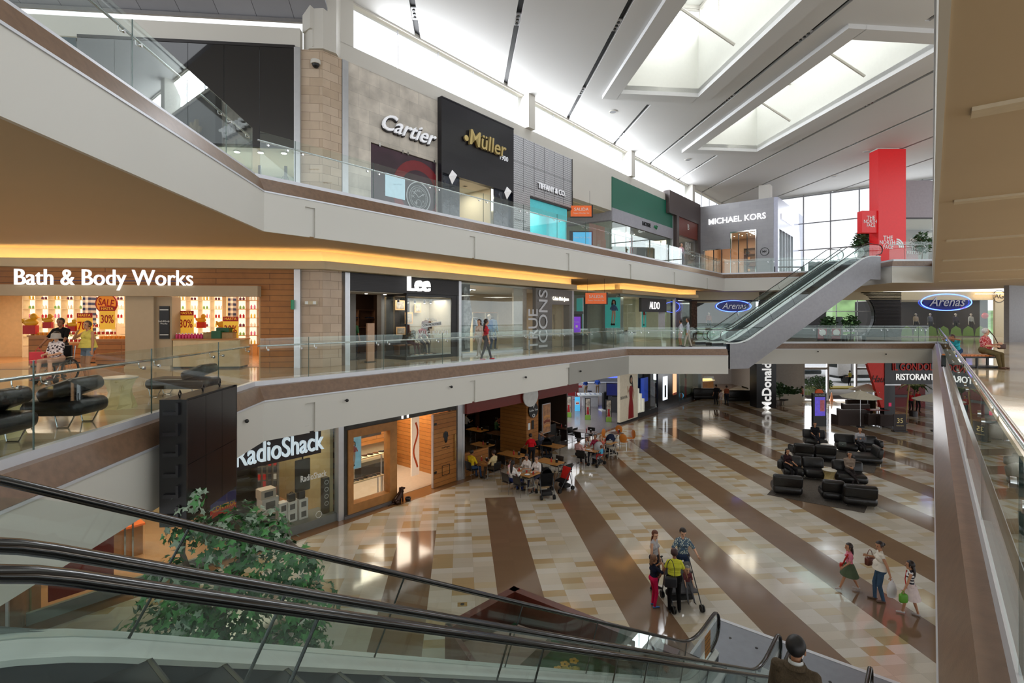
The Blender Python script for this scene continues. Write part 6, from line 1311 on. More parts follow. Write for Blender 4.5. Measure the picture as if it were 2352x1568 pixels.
# ---------------------------------------------------------------- electronics hall
u0_ = U(1316); F = Frame('electronics_shopfront', 'open fronted electronics shop with a tall photo panel of a lady in red', u0_, 0); t = F.t
b0, b1, b2, b3, b4 = F.x(1421), F.x(1462), F.x(1508), F.x(1556), F.x(1606)
GF = M('grey_vinyl_floor', (128, 122, 124), .15)
room(t, 0, 22, .8, 13, 3.9, M('pale_grey_wall', (176, 178, 182), .6), floor=GF); lampin(t, 3.5, 4, 3.85, 6, 5, 190, DAY); lampin(t, 9, 9.5, 3.85, 14, 4, 380, DAY)
m = MB(); q = [pt(t, -2.0, -.3), pt(t, b1, -.3), pt(t, b1, 3), pt(t, -2.0, 9)]; m.prism([(v.x, v.y) for v in q], .004, .01) ; struct(m, 'floor_shop', GF)
part(t, 'photo_panel', M('photo_cream', (216, 206, 184), .5, emit=.12), (b0, b1, -.1, .1, .12, 3.4)); part(t, 'panel_base', BLK, (b0, b1, -.12, .12, 0, .12)); text('BRAVIA', .3, M('print_grey'), t, (b0+.55, -.12, 1.75), .003, name='panel_text')
m = MB(); x = (b0+b1)/2+.25; m.T = Matrix.Translation((x, -.12, 0)) @ Matrix.Diagonal((1, .12, 1, 1)); m.tube([(0, 0, .2), (.0, 0, 1.0), (0, 0, 1.6), (0, 0, 2.2), (0, 0, 2.45)], [.42, .36, .22, .3, .16], 12); m.m = 1; m.tube([(-.25, 0, 2.3), (-.45, 0, 2.0), (-.5, 0, 2.5)], [.08, .07, .05], 8); m.tube([(.25, 0, 2.35), (.45, 0, 1.9), (.3, 0, 1.5)], [.08, .07, .05], 8); m.ball((0, -.2, 2.85), .15, .2, .2); m.m = 2; m.ball((0, 0, 2.9), .24, .2, .32); m.tube([(.15, 0, 2.8), (.22, 0, 2.3)], .1, 8); m.build('lady_print', [M('dress_red', (168, 24, 30), .5), M('print_skin'), M('print_hair')], t, smooth=True)
part(t, 'dark_header', BLK, (b0-.5, b4, -.1, .15, 3.4, 4.05)); part(t, 'display_block', BLK, (b1, b2, -.1, .6, 0, .35), (b1, b2, .5, .6, .35, 3.4)); part(t, 'lit_column', M('ivory_column', (222, 220, 206), .5, emit=.25), *[(b1+.15+.35*i, b1+.4+.35*i, -.02-.04*i, .2, .35, 2.1-.4*i) for i in range(3)]); part(t, 'blue_panel', M('panel_blue', (40, 70, 170), .4, emit=.35), (b1+1.4, b1+2.6, .3, .35, .9, 2.7)); part(t, 'teal_panel', M('panel_teal', (60, 120, 150), .4, emit=.2), (b1+.2, b1+1.1, .4, .45, 2.2, 3.1)); part(t, 'pane', SHOPGLASS, (b1+1.2, b2, -.05, -.03, .35, 3.4))
part(t, 'black_wall', M('navy_black', (20, 22, 34), .25), (b2, b3, -.12, .12, 0, 3.5)); text('No te conformes con menos\nExige lo mejor', .26, M('gift_white'), t, (b2+1.7, -.14, 3.15), .003, name='wall_text')
part(t, 'lit_poster', M('poster_lit', (225, 232, 240), .4, emit=.9), (b2+.9, b2+1.75, -.16, -.12, .75, 2.6)); part(t, 'phone_print', M('ink'), (b2+1.15, b2+1.45, -.17, -.16, .95, 1.9)); part(t, 'orange_poster', M('poster_orange', (230, 176, 130), .4, emit=.9), (b2+2.9, b2+3.6, -.16, -.12, 1.0, 2.7)); part(t, 'orange_band', M('balcony_orange'), (b2+2.9, b2+3.6, -.165, -.12, .92, 1.1))
part(t, 'aqua_window', M('aqua_window', (40, 130, 170), .4, var=.3, vs=2, emit=.2), (b3+.05, b3+1.9, .6, .65, .3, 3.4)); part(t, 'pale_window', M('pale_green_wall'), (b3+1.9, b4, .6, .65, .3, 3.4)); part(t, 'window_sill', BLK, (b3, b4, -.1, .7, 0, .3)); part(t, 'window_glass', SHOPGLASS, (b3, b4, -.05, -.03, .3, 3.4)); part(t, 'end_jamb', ALU, (b4, b4+.3, -.2, .7, 0, 4.0))
o = thing('lady_cutout', 'life size standee of a lady in a red dress in the aqua window', 'standee', pt(t, b3+2.6, .3, .3), ANG); m = MB(); m.T = Matrix.Diagonal((1, .15, 1, 1)); m.tube([(0, 0, 0), (0, 0, .8), (0, 0, 1.1), (0, 0, 1.6)], [.2, .24, .16, .2], 10); m.build('dress', M('dress_red'), o, smooth=True); m = MB(); m.ball((0, 0, 1.95), .13, .1, .18); m.tube([(0, .02, 2.0), (.1, .02, 1.5)], [.1, .06], 8); m.build('hair', M('print_hair'), o, smooth=True); m = MB(); m.ball((0, -.06, 1.93), .09, .1, .13); m.tube([(.18, 0, 1.55), (.28, 0, 1.2), (.2, 0, .9)], .045, 8); m.build('skin', M('print_skin'), o, smooth=True)
o = thing('beach_ball', 'small striped beach ball in the aqua window', 'ball', pt(t, b3+1.6, .3, .3+.22), ANG); m = MB(); m.ball((0, 0, 0), .22, n=18, m=10); m.mi = [(i // 3) % 3 for i in range(len(m.mi))]; m.build('ball', [M('balcony_orange'), M('screen_blue'), M('gift_white')], o, smooth=True)
for i, (px, py, l_) in enumerate(((1306, 958, 'leftmost of the four picture covered security gates'), (1350, 964, 'second picture covered security gate from the oak pillar'), (1398, 969, 'third picture covered security gate from the oak pillar'), (1424, 961, 'picture covered security gate touching the photo panel'))):
    o = thing('security_gate', l_, 'security gate', G(px, py), ANG-.9); part(o, 'frame', BLK, (-.2, .2, -.04, .04, 0, 1.55)); part(o, 'picture', M('gate_picture', (170, 160, 146), .5, var=.5, vs=6), (-.15, .15, -.05, -.04, .35, 1.5)); part(o, 'green_base', M('gate_green', (140, 180, 70), .5), (-.19, .19, -.055, .055, .02, .35)); m = MB(); m.T = Matrix.Diagonal((1, .2, 1, 1)); m.tube([(0, -.28, .4), (0, -.28, .75), (0, -.28, .9)], [.1, .05, .07], 8); m.build('red_print', M('dress_red'), o)
def tablebox(px, py, w_, d_, h_, label, top=M('gift_white'), base=M('grey_white_base', (190, 190, 194), .5), rz=ANG-.9):
    o = thing('display_table', label, 'table', G(px, py), rz); part(o, 'base', base, (-w_*.3, w_*.3, -d_*.35, d_*.35, 0, h_-.12)); part(o, 'top', top, (-w_/2, w_/2, -d_/2, d_/2, h_-.12, h_)); return o
o = tablebox(1355, 932, 2.0, 1.1, 1.0, 'white display table of phones in the electronics shop')
stock('demo_phone', mk_box(.09, .16, .015, M('phone_blue', (50, 90, 150), .3)), 'small blue phone on the white display table', 'phone', 'phones on the white display table', [(pt(o, -.8+.4*i, -.3+.35*j, 1.0), .3*i) for i in range(5) for j in range(2)])
o = tablebox(1316, 908, 1.6, .8, .9, 'red cube table behind the white display table', M('cube_red', (130, 24, 30), .5), M('cube_red'))
o = thing('service_counter', 'long white service counter where two clerks in blue stand', 'counter', G(1362, 905), ANG-.9); part(o, 'body', M('grey_white_base'), (-3.2, 3.0, 0, .6, 0, 1.05)); part(o, 'top', M('gift_white'), (-3.25, 3.05, -.05, .65, 1.05, 1.1)); part(o, 'blue_light', M('blue_glow', (90, 110, 240), .4, emit=1.0), (-1, 2.5, .3, .32, 1.5, 1.8))
for px, py, l_ in ((1322, 918, 'black round bar stool left of the red cube'), (1354, 918, 'black round bar stool behind the white display table')):
    o = thing('bar_stool', l_, 'stool', G(px, py), 0); m = MB(); m.cyl(0, 0, .72, .8, .2, n=18); m.build('seat', BLK, o); m = MB(); m.cyl(0, 0, .02, .72, .03, n=10); m.build('post', CHROME, o); m = MB(); m.cyl(0, 0, 0, .02, .22, n=18); m.build('base', CHROME, o)
o = thing('floor_sign', 'blue rounded floor sign in the electronics shop', 'sign', G(1326, 944), .2); m = MB(); m.rbox(0, 0, .55, .42, .04, 1.1, .18); m.build('board', M('screen_blue'), o, smooth=True); part(o, 'print', M('gift_white'), (-.15, .15, -.03, -.02, .5, .75)); part(o, 'lower_print', M('sale_red'), (-.12, .12, -.032, -.025, .58, .66))
o = thing('black_speaker_stack', 'tall black party speaker on a white base', 'loudspeaker', G(1391, 942), .2); m = MB(); m.rbox(0, 0, .75, .5, .4, 1.3, .06); m.build('body', BLK, o, smooth=True); part(o, 'base', M('gift_white'), (-.45, .45, -.35, .35, 0, .08)); m = MB(); m.cyl(0, 0, 1.4, 1.45, .12, n=14); m.build('knob', BLK, o)
o = thing('screen_stand', 'television on a grey cabinet beside the photo panel', 'television', G(1412, 946), -.2); part(o, 'cabinet', M('totem_grey'), (-.5, .5, -.3, .3, 0, 1.2)); part(o, 'screen', M('tv_blue', (30, 36, 90), .15, emit=.3), (-.6, .6, -.2, -.12, 1.3, 2.2)); part(o, 'bezel', BLK, (-.64, .64, -.19, -.1, 1.26, 2.24)); part(o, 'foot', BLK, (-.2, .2, -.2, 0, 1.2, 1.27))
# ---------------------------------------------------------------- end of the hall: cafe bay, entrance, pavement outside
GYW = M('pale_hall_wall', (184, 184, 186), .6)
m = MB(); EX0, EX1 = AY(1846, 900, 44).x, AY(2012, 900, 44).x
m.box(EX1, 60, 44, 44.3, 0, 4.05); m.box(13, 13.2, 44, 56, 0, 4.05); m.box(13, 24.0, 56, 56.3, 0, 4.05); m.box(24.0, 24.25, 46, 56.3, 0, 4.05); m.box(21.4, EX0, 44, 44.3, 0, 4.05); struct(m, 'wall_far', GYW)
m = MB(); m.prism([(10, 44.2), (24.2, 44.2), (24.2, 56), (10, 56)], -.3, 0); struct(m, 'floor', FLOOR1)
m = MB(); m.box(10, 24.2, 44.2, 56, 4.0, 4.05); struct(m, 'ceiling_cafe', M('dark_ceiling'))
m = MB(); m.prism([(24.3, 44.3), (120, 44.3), (120, 140), (-40, 140), (-40, 56.4), (24.3, 56.4)], -.3, -.02); struct(m, 'ground_outside', M('pavement', (196, 194, 196), .7, var=.04, vs=.3))
m = MB(); m.prism([(24, 52), (60, 52), (60, 53.5), (24, 53.5)], -.02, .1); struct(m, 'kerb_outside', M('yellow_kerb', (200, 180, 80), .7))
t = thing('entrance_glazing', 'glass entrance wall with open double doorway at the end of the hall', 'entrance', (EX0, 44.15, 0), 0); W_ = EX1-EX0
d1_, d2_ = AY(1903, 900, 44).x-EX0, AY(1968, 900, 44).x-EX0
part(t, 'side_pane', WINGLASS, (.1, d1_, 0, .02, 0, 4.0)); part(t, 'far_pane', WINGLASS, (d2_, W_, 0, .02, 0, 4.0)); part(t, 'transom', ALU, (0, d1_, -.08, .08, 2.75, 2.95), (d2_, W_, -.08, .08, 2.75, 2.95)); part(t, 'post', ALU, (0, .12, -.1, .1, 0, 4), (d1_-.08, d1_+.08, -.1, .1, 0, 4), (d2_-.08, d2_+.08, -.1, .1, 0, 4), (W_-.1, W_, -.1, .1, 0, 4)); part(t, 'bottom_rail', ALU, (0, d1_, -.06, .06, 0, .12), (d2_, W_, -.06, .06, 0, .12))
m = MB(); q = [G(1912, 900), G(2005, 900), G(1985, 917), G(1885, 917)]; m.prism([(-3.2, -.9), (2.2, -.9), (2.9, .9), (-2.6, .9)], 0, .02); o = m.build('door_mat', M('mat_dark', (56, 50, 54), .9, bump=.3), loc=(29.6, 46.6, 0)); tag(o, 'dark door mat with pale lettering outside the glass entrance', 'mat')
for i, (x, y, h_, r) in enumerate(((26, 66, 6, 3), (31, 68, 7, 3.4), (36, 66, 6.5, 3), (41, 69, 7, 3.6), (47, 66, 6, 3), (22, 72, 8, 4), (15, 74, 9, 4.2), (28, 78, 9, 4.5), (52, 72, 8, 4), (35, 80, 10, 5))):
    pass
LEAFOUT = [M('leaf_bright', (92, 132, 62), .6, var=.4, vs=1.5), M('leaf_mid', (66, 104, 50), .6, var=.4, vs=1.5)]
def leafcloud(n, rx, ry, rz, s, seed, cz=0, drop=0):
    r = random.Random(seed); m = MB()
    for i in range(n):
        while True:
            p = Vector((r.uniform(-1, 1), r.uniform(-1, 1), r.uniform(-1, 1)))
            if .25 < p.length < 1: break
        p = Vector((p.x*rx, p.y*ry, p.z*rz+cz)); a = Vector((r.uniform(-1, 1), r.uniform(-1, 1), r.uniform(-.6, .6))).normalized(); b = a.cross(Vector((r.uniform(-1, 1), r.uniform(-1, 1), r.uniform(-1, 1)))).normalized(); k = s*r.uniform(.7, 1.3)
        m.add([p, p+a*k*.5+b*k*.35, p+a*k*1.2, p+a*k*.5-b*k*.35], [(0, 1, 2, 3)])
    return m
tr = thing('tree', 'broad leafy tree beyond the road outside the glass entrance', 'tree', (28, 64, 0), 0, 'trees beyond the road')
leafcloud(1500, 3, 2.4, 2.6, .5, 3, 4.2).build('crown', LEAFOUT[0], tr); m = MB(); m.tube([(0, 0, 0), (.1, 0, 2), (0, .1, 4)], [.22, .18, .1], 10); m.build('trunk', M('bark', (110, 92, 72), .8), tr, smooth=True)
for i, (x, y, s) in enumerate(((34.5, 66, 1.1), (41, 64, 1.0), (22, 68, 1.3), (48, 67, 1.2), (15, 70, 1.4), (56, 66, 1.2))): copy_tree(tr, (x, y, 0), i*1.1, scale=s)
hd = thing('hedge', 'clipped low green hedge left of the open doorway outside', 'hedge', (AY(1880, 880, 50).x, 50.2, 0), 0); leafcloud(1400, 1.5, .7, .75, .16, 5, .75).build('foliage', LEAFOUT[1], hd); m = MB(); m.tube([(0, 0, 0), (0, 0, .5)], .05, 6); m.build('stem', M('bark'), hd)
gr = thing('ornamental_grass', 'tuft of long light green grass beside the hedge outside', 'plant', (AY(1856, 885, 48).x, 48, 0), 0); m = MB(); r = random.Random(4)
for i in range(160): a = r.uniform(0, 2*PI); l = r.uniform(.6, 1.1); x, y = r.uniform(-.5, .5), r.uniform(-.3, .3); m.add([(x, y, 0), (x+.015, y, 0), (x+l*.35*math.cos(a), y+l*.35*math.sin(a), l)], [(0, 1, 2)])
m.build('blades', M('grass_light', (150, 176, 96), .6), gr)
tk = thing('truck', 'white box truck parked outside right of the doorway', 'truck', (AY(1990, 880, 56).x+1.5, 57, 0), .1); part(tk, 'cargo_box', M('truck_white', (222, 222, 224), .4), (-2.5, 2.6, 0, 2.2, .9, 3.4)); m = MB(); m.rbox(-3.4, 1.1, 1.6, 1.6, 2.1, 1.7, .15); m.build('cab', M('truck_white'), tk, smooth=True); part(tk, 'windscreen', BLK, (-4.22, -4.15, .2, 2.0, 1.7, 2.3)); part(tk, 'chassis', BLK, (-4, 2.5, .2, 2.0, .5, .9))
for x in (-3.3, 1.4): m = MB(); m.T = Matrix.Translation((x, 0, .45)) @ Matrix.Rotation(PI/2, 4, 'X'); m.cyl(0, 0, -.25, .05, .45, n=20); m.build('wheel', BLK, tk)
cr_ = thing('parked_car', 'white parked car outside behind the left glass pane', 'car', (AY(1868, 870, 58).x-1.2, 57, 0), .15); m = MB(); m.rbox(0, 0, .65, 4.2, 1.7, .8, .25); m.build('body', M('truck_white'), cr_, smooth=True); m = MB(); m.rbox(.1, 0, 1.25, 2.2, 1.5, .6, .22); m.build('cabin', M('car_glass', (50, 60, 66), .1), cr_, smooth=True)
for x in (-1.3, 1.3): m = MB(); m.T = Matrix.Translation((x, -.8, .33)) @ Matrix.Rotation(PI/2, 4, 'X'); m.cyl(0, 0, -.1, .12, .33, n=18); m.build('wheel', BLK, cr_)
m = MB(); r = random.Random(2); hp = [(x, 95+6*math.sin(x*.07), 0) for x in range(-60, 141, 8)]; 
m.add([(x, y, 0) for x, y, _ in hp]+[(x, y+8, 9+3*math.sin(x*.11)+2*math.sin(x*.31)) for x, y, _ in hp]+[(x, y+30, 9) for x, y, _ in hp], [(i+k*len(hp), i+1+k*len(hp), i+1+(k+1)*len(hp), i+(k+1)*len(hp)) for i in range(len(hp)-1) for k in (0, 1)]); struct(m, 'hill_outside', M('hill_green', (120, 150, 96), .8, var=.4, vs=.4), smooth=True)
# black lettered column
c0 = AY(1738, 930, 41); t = thing('lettered_column', 'tall black column with white vertical lettering beside the cafe', 'sign column', (c0.x, 41, 0), 0); cw = AY(1783, 930, 41).x-c0.x
part(t, 'column', M('column_black', (24, 24, 27), .3), (0, cw, 0, 1.2, 0, 4.03)); text("McDonald's", 1.0, M('glow_boost_white', (238, 238, 236), .4, emit=.5), t, (cw*.52, -.04, 2.0), .02, bold=.07, fit=4.3, name='vertical_lettering', rot=Matrix.Rotation(-PI/2, 4, 'Y') @ Matrix.Rotation(PI/2, 4, 'X'))  # lettering given a glow of its own to read white in low light
text("McDonald's", .8, M('glow_boost_white'), t, (cw+.04, .6, 2.0), .02, bold=.07, fit=4.0, name='vertical_lettering', rot=Matrix.Rotation(PI/2, 4, 'Z') @ Matrix.Rotation(-PI/2, 4, 'Y') @ Matrix.Rotation(PI/2, 4, 'X'))
# restaurant booth on the right
bx0, bx1 = AY(2030, 900, 36).x, 33.5
t = thing('restaurant_booth', 'black restaurant front with red panel and white lettering on the right', 'shopfront', (bx0, 36, 0), 0); w = bx1-bx0
part(t, 'black_header', M('booth_black', (24, 20, 22), .3), (0, w, -.1, .1, 2.55, 4.03)); part(t, 'black_pier', M('booth_black'), (0, .75, -.05, .4, 0, 2.55)); part(t, 'silver_band', ALU, (0, 1.1, -.14, -.1, 2.48, 2.56)); part(t, 'back_wall', M('booth_red', (120, 24, 26), .5), (3.5, w, 5.5, 5.6, 0, 3.4)); part(t, 'dark_shelf', M('booth_black'), (3.5, w, 5.3, 5.5, .8, 1.0)); part(t, 'pink_plate', M('plate_pink', (210, 40, 90), .4, emit=.3), (.3, .48, -.07, -.05, 1.0, 1.25))
m = MB(); m.add([(-1.2, -.05, 4.03), (.0, -.05, 4.03), (.0, -.05, 0.9), (-.2, -.05, .9), (-1.2, .2, 4.03), (.0, .2, 4.03), (.0, .2, .9), (-.2, .2, .9)], [(0, 3, 2, 1), (4, 5, 6, 7), (0, 4, 7, 3), (1, 2, 6, 5), (0, 1, 5, 4)]); m.build('red_wedge', M('wedge_red', (214, 40, 24), .4), t); text('Haus', .7, M('ink'), t, (-.42, -.08, 2.9), .005, shear=.4, name='script_lettering', sx=.8)
text('RISTORANTE', .62, M('glow_boost_white'), t, (2.2, -.15, 3.05), .02, bold=.02, fit=2.9, name='sign_lettering'); text('IL GONDOLIERE', .7, M('wedge_red'), t, (2.4, -.15, 3.75), .02, bold=.02, fit=3.8, name='sign_lettering'); lampin(t, 2.5, 3, 3.3, 3, 3, 30, WARM); part(t, 'white_stripe', M('gift_white'), (3.6, w-.3, 5.45, 5.49, 2.2, 2.9))  # white letters carry the same added glow
m = MB(); m.prism([(26.4, 36.3), (26.9, 36.3), (31.6, 44), (31.3, 44)], 0, 4.03); struct(m, 'wall_right_ground', M('booth_black'))
# things hung in the cafe bay
for i, (x, y, w_, l_) in enumerate(((17.5, 50, 4.0, 'curved lit cafe counter at the far end of the hall'),)):
    o = thing('cafe_counter', l_, 'counter', (x, y, 0), .1); m = MB(); m.prism([(2.2*math.cos(a), 1.2*math.sin(a)) for a in [PI+PI*i/12 for i in range(13)]], 0, 1.1); m.build('body', WOOD, o); m = MB(); m.prism([(2.35*math.cos(a), 1.35*math.sin(a)) for a in [PI+PI*i/12 for i in range(13)]], 1.1, 1.16); m.build('top', CREAM, o); part(o, 'glass_case', SHOPGLASS, (-1.8, 1.8, -1.0, -.98, 1.16, 1.6)); part(o, 'lit_food', M('food_glow', (230, 190, 120), .5, emit=1.5), (-1.7, 1.7, -.9, -.5, 1.2, 1.35))
o = area('cafe_light', (18, 50, 3.9), (5, 4), 120, LAMP); o.rotation_euler = (0, 0, 0)
for i, (x, y, l_) in enumerate(((17.2, 45.6, 'dark sofa at the left of the cafe bay'), (19.7, 44.3, 'long dark sofa beside the lettered column'))):
    o = thing('dark_sofa', l_, 'sofa', (x, y, 0), 0); m = MB(); m.rbox(0, 0, .3, 2.4, .9, .5, .1); m.build('seat', LEATH, o, smooth=True); m = MB(); m.rbox(0, -.35, .65, 2.4, .25, .7, .1); m.build('backrest', LEATH, o, smooth=True); [part(o, 'leg', STEEL, (x_, x_+.05, -.3, -.25, 0, .1)) for x_ in (-1.1, 1.05)]; [part(o, 'leg', STEEL, (x_, x_+.05, .25, .3, 0, .1)) for x_ in (-1.1, 1.05)]
o = thing('menu_screen', 'row of lit menu boards above the cafe counter', 'screen', (16.5, 54, 2.6), 0); [part(o, 'board', M('menu_lit', (220, 214, 200), .4, emit=.8), (1.1*i, 1.1*i+1.0, 0, .05, 0, .7)) for i in range(5)]; part(o, 'frame', BLK, (-.05, 5.5, .05, .1, -.05, .75))
# ================================================================== ESCALATORS
def rounded(pts, r=.7, n=6):
    o = [Vector(pts[0])]
    for a, b, c in zip(pts, pts[1:], pts[2:]):
        a, b, c = Vector(a), Vector(b), Vector(c); p = b+(a-b).normalized()*min(r, (a-b).length*.49); q = b+(c-b).normalized()*min(r, (c-b).length*.49)
        for i in range(n+1): t = i/n; o.append(p*(1-t)**2+b*2*t*(1-t)+q*t*t)
    return o+[Vector(pts[-1])]
def escalator(label, loc, rz, w=1.2, rise=5.5, f0=1.6, f1=1.5, cladding=None, plate=True, joints=2.0, handrail=None, depth=1.3):
    t = thing('escalator', label, 'escalator', loc, rz); run = rise/math.tan(PI/6); X1, X2, X3 = f0, f0+run, f0+run+f1
    deck = rounded([(.3, .25), (X1, .25), (X2, rise+.25), (X3-.3, rise+.25)])
    top = rounded([(.34, .98), (X1, .98), (X1+2, .98+2*rise/run)])[:-1]+rounded([(X2-2, rise+.98-2*rise/run), (X2+.12, rise+1.05), (X3-.34, rise+1.0)], .3)
    def at(c, s):                          # point and normal at arc length
        for a, b in zip(c, c[1:]):
            L = (b-a).length
            if L < 1e-6: continue
            if s <= L or b is c[-1]: d = (b-a)/L; return a+d*s, Vector((-d.y, d.x))
            s -= L
    LEN = sum((b-a).length for a, b in zip(deck, deck[1:]))
    SK = M('escalator_deck', (232, 238, 238), .35, 0); SD = M('escalator_skirt', (74, 82, 92), .3, .4); CL = cladding or M('truss_grey', (150, 150, 156), .45, .2)
    for si, y in ((-1, 0), (1, w)):
        # handrail around both newels
        lp = [Vector((.34+.32*math.cos(a), .66+.32*math.sin(a))) for a in [math.radians(d) for d in range(250, 89, -16)]]
        up = [Vector((X3-.34+.32*math.cos(a), rise+.66+.32*math.sin(a))) for a in [math.radians(d) for d in range(74, -71, -16)]]
        lp = [Vector((.55, .30))]+lp; up = up+[Vector((X3-.55, rise+.30))]
        pth = lp+top[1:-1]+up; m = MB(); m.tube([(p.x, y, p.y) for p in pth], .022, 14, sy=1.7, up=(0, 1, 0)); m.build('handrail', BLACK, t, smooth=True)
        m = MB(); m.tube([(p.x, y, p.y-.022) for p in top], .009, 8); m.build('rail_guide', STEEL, t, smooth=True)
        s = 0; n = int(round(LEN/joints)); L = LEN/n
        for k in range(n):
            m = MB(); pts = []; K = 6
            for j in range(K+1):
                p, nn = at(deck, min(LEN-.001, k*L+.006+j*(L-.012)/K)); h = .70*nn.y; pts.append((p, p+nn*h))
            vs = [(p.x, yy, p.y) for yy in (y-.006, y+.006) for p, q in pts]+[(q.x, yy, q.y) for yy in (y-.006, y+.006) for p, q in pts]; N = K+1
            fs = []
            for j in range(K): fs += [(j, j+1, 2*N+j+1, 2*N+j), (N+j+1, N+j, 3*N+j, 3*N+j+1)]
            fs += [(0, 2*N, 3*N, N), (K, N+K, 3*N+K, 2*N+K)]; m.add(vs, fs); m.build('glass_panel', GLASS, t)
            if k:
                p, nn = at(deck, k*L); m = MB(); m.tube([(p.x, y, p.y), (p.x+nn.x*.7*nn.y, y, p.y+nn.y*.7*nn.y)], .008, 6); m.build('panel_joint', M('joint_dark', (38, 44, 44), .3), t)
        for e, (cx_, zz) in enumerate(((.34, 0), (X3-.34, rise))):   # rounded glass ends
            sg = -1 if e == 0 else 1; m = MB(); ar = [(cx_+sg*.29*math.cos(a), zz+.66+.29*math.sin(a)) for a in [math.radians(d) for d in range(-70, 91, 16)]]
            poly = [(cx_, zz+.3)]+ar; N = len(poly); m.add([(a, yy, b) for yy in (y-.006, y+.006) for a, b in poly], [tuple(range(N)), tuple(reversed(range(N, 2*N)))]); m.build('glass_end', GLASS, t)
        def sweep(prof, name, mat, c=deck):
            m = MB(); k = len(prof); vs = []
            for i, p in enumerate(c):
                a = c[max(0, i-1)]; b = c[min(len(c)-1, i+1)]; d = (b-a).normalized(); nn = Vector((-d.y, d.x))
                for o, h in prof: vs.append((p.x+nn.x*h, y+o*si, p.y+nn.y*h))
            m.add(vs, [(i*k+j, i*k+(j+1) % k, (i+1)*k+(j+1) % k, (i+1)*k+j) for i in range(len(c)-1) for j in range(k)]+[tuple(range(k)), tuple((len(c)-1)*k+j for j in range(k))[::-1]]); return m.build(name, mat, t)
        sweep([(-.02, .0), (-.10, -.06), (-.10, -.09), (.0, -.04)], 'inner_deck', SK); sweep([(-.085, -.07), (-.085, -.48), (-.06, -.48), (-.06, -.07)], 'skirt', SD); sweep([(.0, .0), (.13, -.01), (.13, -.06), (.0, -.06)], 'outer_deck', SK)
        # side cladding
        m = MB(); lo = [(.6, -depth), (X1+.3, -depth), (X2+.3, rise-depth), (X3-.3, rise-depth)]; tp = [(.6, .22), (X1, .22), (X2, rise+.22), (X3-.3, rise+.22)]
        if cladding is not False:
            vs = [(a, y+si*yy, b) for yy in (.11, .08) for a, b in tp+lo]; m.add(vs, [(i, i+1, 5+i, 4+i) for i in range(3)]+[(8+i+1, 8+i, 12+i, 13+i) for i in range(3)]+[(i+4, i+5, i+13, i+12) for i in range(3)]+[(0, 4, 12, 8), (3, 11, 15, 7)]); m.build('side_cladding', CL, t)
    if cladding is not False:
        m = MB(); lo = [(.6, -depth), (X1+.3, -depth), (X2+.3, rise-depth), (X3-.3, rise-depth)]; m.add([(a, yy, b) for yy in (-.1, w+.1) for a, b in lo], [(i, i+1, 5+i, 4+i) for i in range(3)]); m.build('underside', CL, t)
    ST = M('step_metal', (46, 48, 52), .4, .5)
    n = int(run/.4)
    for i in range(n):
        m = MB(); x = X1+i*.4; z = (i+.5)*rise/n-.12
        m.box(x, x+.4, .09, w-.09, z-.03, z); m.box(x-.01, x+.02, .09, w-.09, z-rise/n, z-.0)
        m.m = 1; m.box(x, x+.02, .09, w-.09, z, z+.003); m.build('step', [ST, M('step_yellow', (70, 66, 48), .5)], t)
    for a, b, z in ((.0, X1, .005), (X2, X3, rise+.005)): m = MB(); m.box(a, b, .09, w-.09, z-.05, z); m.build('floor_plate', M('plate_grey', (136, 140, 148), .35, .5), t)
    return t
ESC = ANG+PI
for v1, l_ in ((-3.54, 'farther of the two near escalators, beside the ivy tree'), (-2.05, 'near escalator carrying the man in the brown jacket')):
    escalator(l_, P(11.35, v1, 0), ESC, 1.2)
pl = thing('landing_plate', 'grey metal landing plate with white edges at the foot of the near escalators', 'floor plate', P(10.9, -3.95, 0), ANG-PI/2)
part(pl, 'plate', M('plate_grey'), (0, 1.75, 0, 1.65, .0, .014), (1.85, 3.6, 0, 1.65, 0, .014)); part(pl, 'edge', KERB, (-.06, 3.68, 1.65, 1.75, 0, .02), (-.06, 0, 0, 1.65, 0, .02), (1.75, 1.85, .45, 1.65, 0, .02))
for i, (x, y) in enumerate(((.45, 1.1), (1.0, 1.1), (2.4, .9), (3.0, .9))): m = MB(); m.cyl(x, y, .014, .022, .03, n=10); m.build('bolt', BLK, pl)
sgn = thing('escalator_notice', 'small amber grid notice on the glass at the foot of the far near escalator', 'sign', P(10.55, -3.5, .38), ANG); part(sgn, 'plate', M('amber_notice', (190, 128, 50), .4), (-.2, .12, 0, .006, 0, .45)); [part(sgn, 'grid_line', M('dark_bronze'), (-.2, .12, -.002, 0, .09*i, .09*i+.01)) for i in range(1, 5)]
FE = math.atan2(.284, .959)
escalator('nearer of the two escalators rising to the red sign', (12.2, 30.0, Z2), FE, 1.2); escalator('rear one of the two escalators rising to the red sign', (12.2-.284*1.62, 30.0+.959*1.62, Z2), FE, 1.2)
# ================================================================== FURNITURE
def leather_sofa(label, loc, rz, w=1.4, n=2, back=True, corner=0, d=.85):
    t = thing('leather_sofa', label, 'sofa', loc, rz)
    for i in range(n):
        m = MB(); m.rbox(-w/2+w*(i+.5)/n, -.02, .27, w/n-.01, d, .36, .14, seg=4); m.build('seat', LEATH, t, smooth=True)
        if back: m = MB(); m.rbox(-w/2+w*(i+.5)/n, d/2-.12, .62, w/n-.015, .26, .5, .1, rx=-.18, seg=4); m.build('backrest', LEATH, t, smooth=True)
    if corner: m = MB(); m.rbox(corner*(w/2+.0), .1, .52, .26, d*.7, .4, .1, rz=corner*.35, seg=4); m.build('armrest', LEATH, t, smooth=True)
    for x in (-w/2+.12, w/2-.12):
        for y in (-d/2+.12, d/2-.12): m = MB(); m.cyl(x, y, 0, .1, .018, n=8); m.build('leg', STEEL, t)
    return t
RZ = -.33; RB = RZ+PI
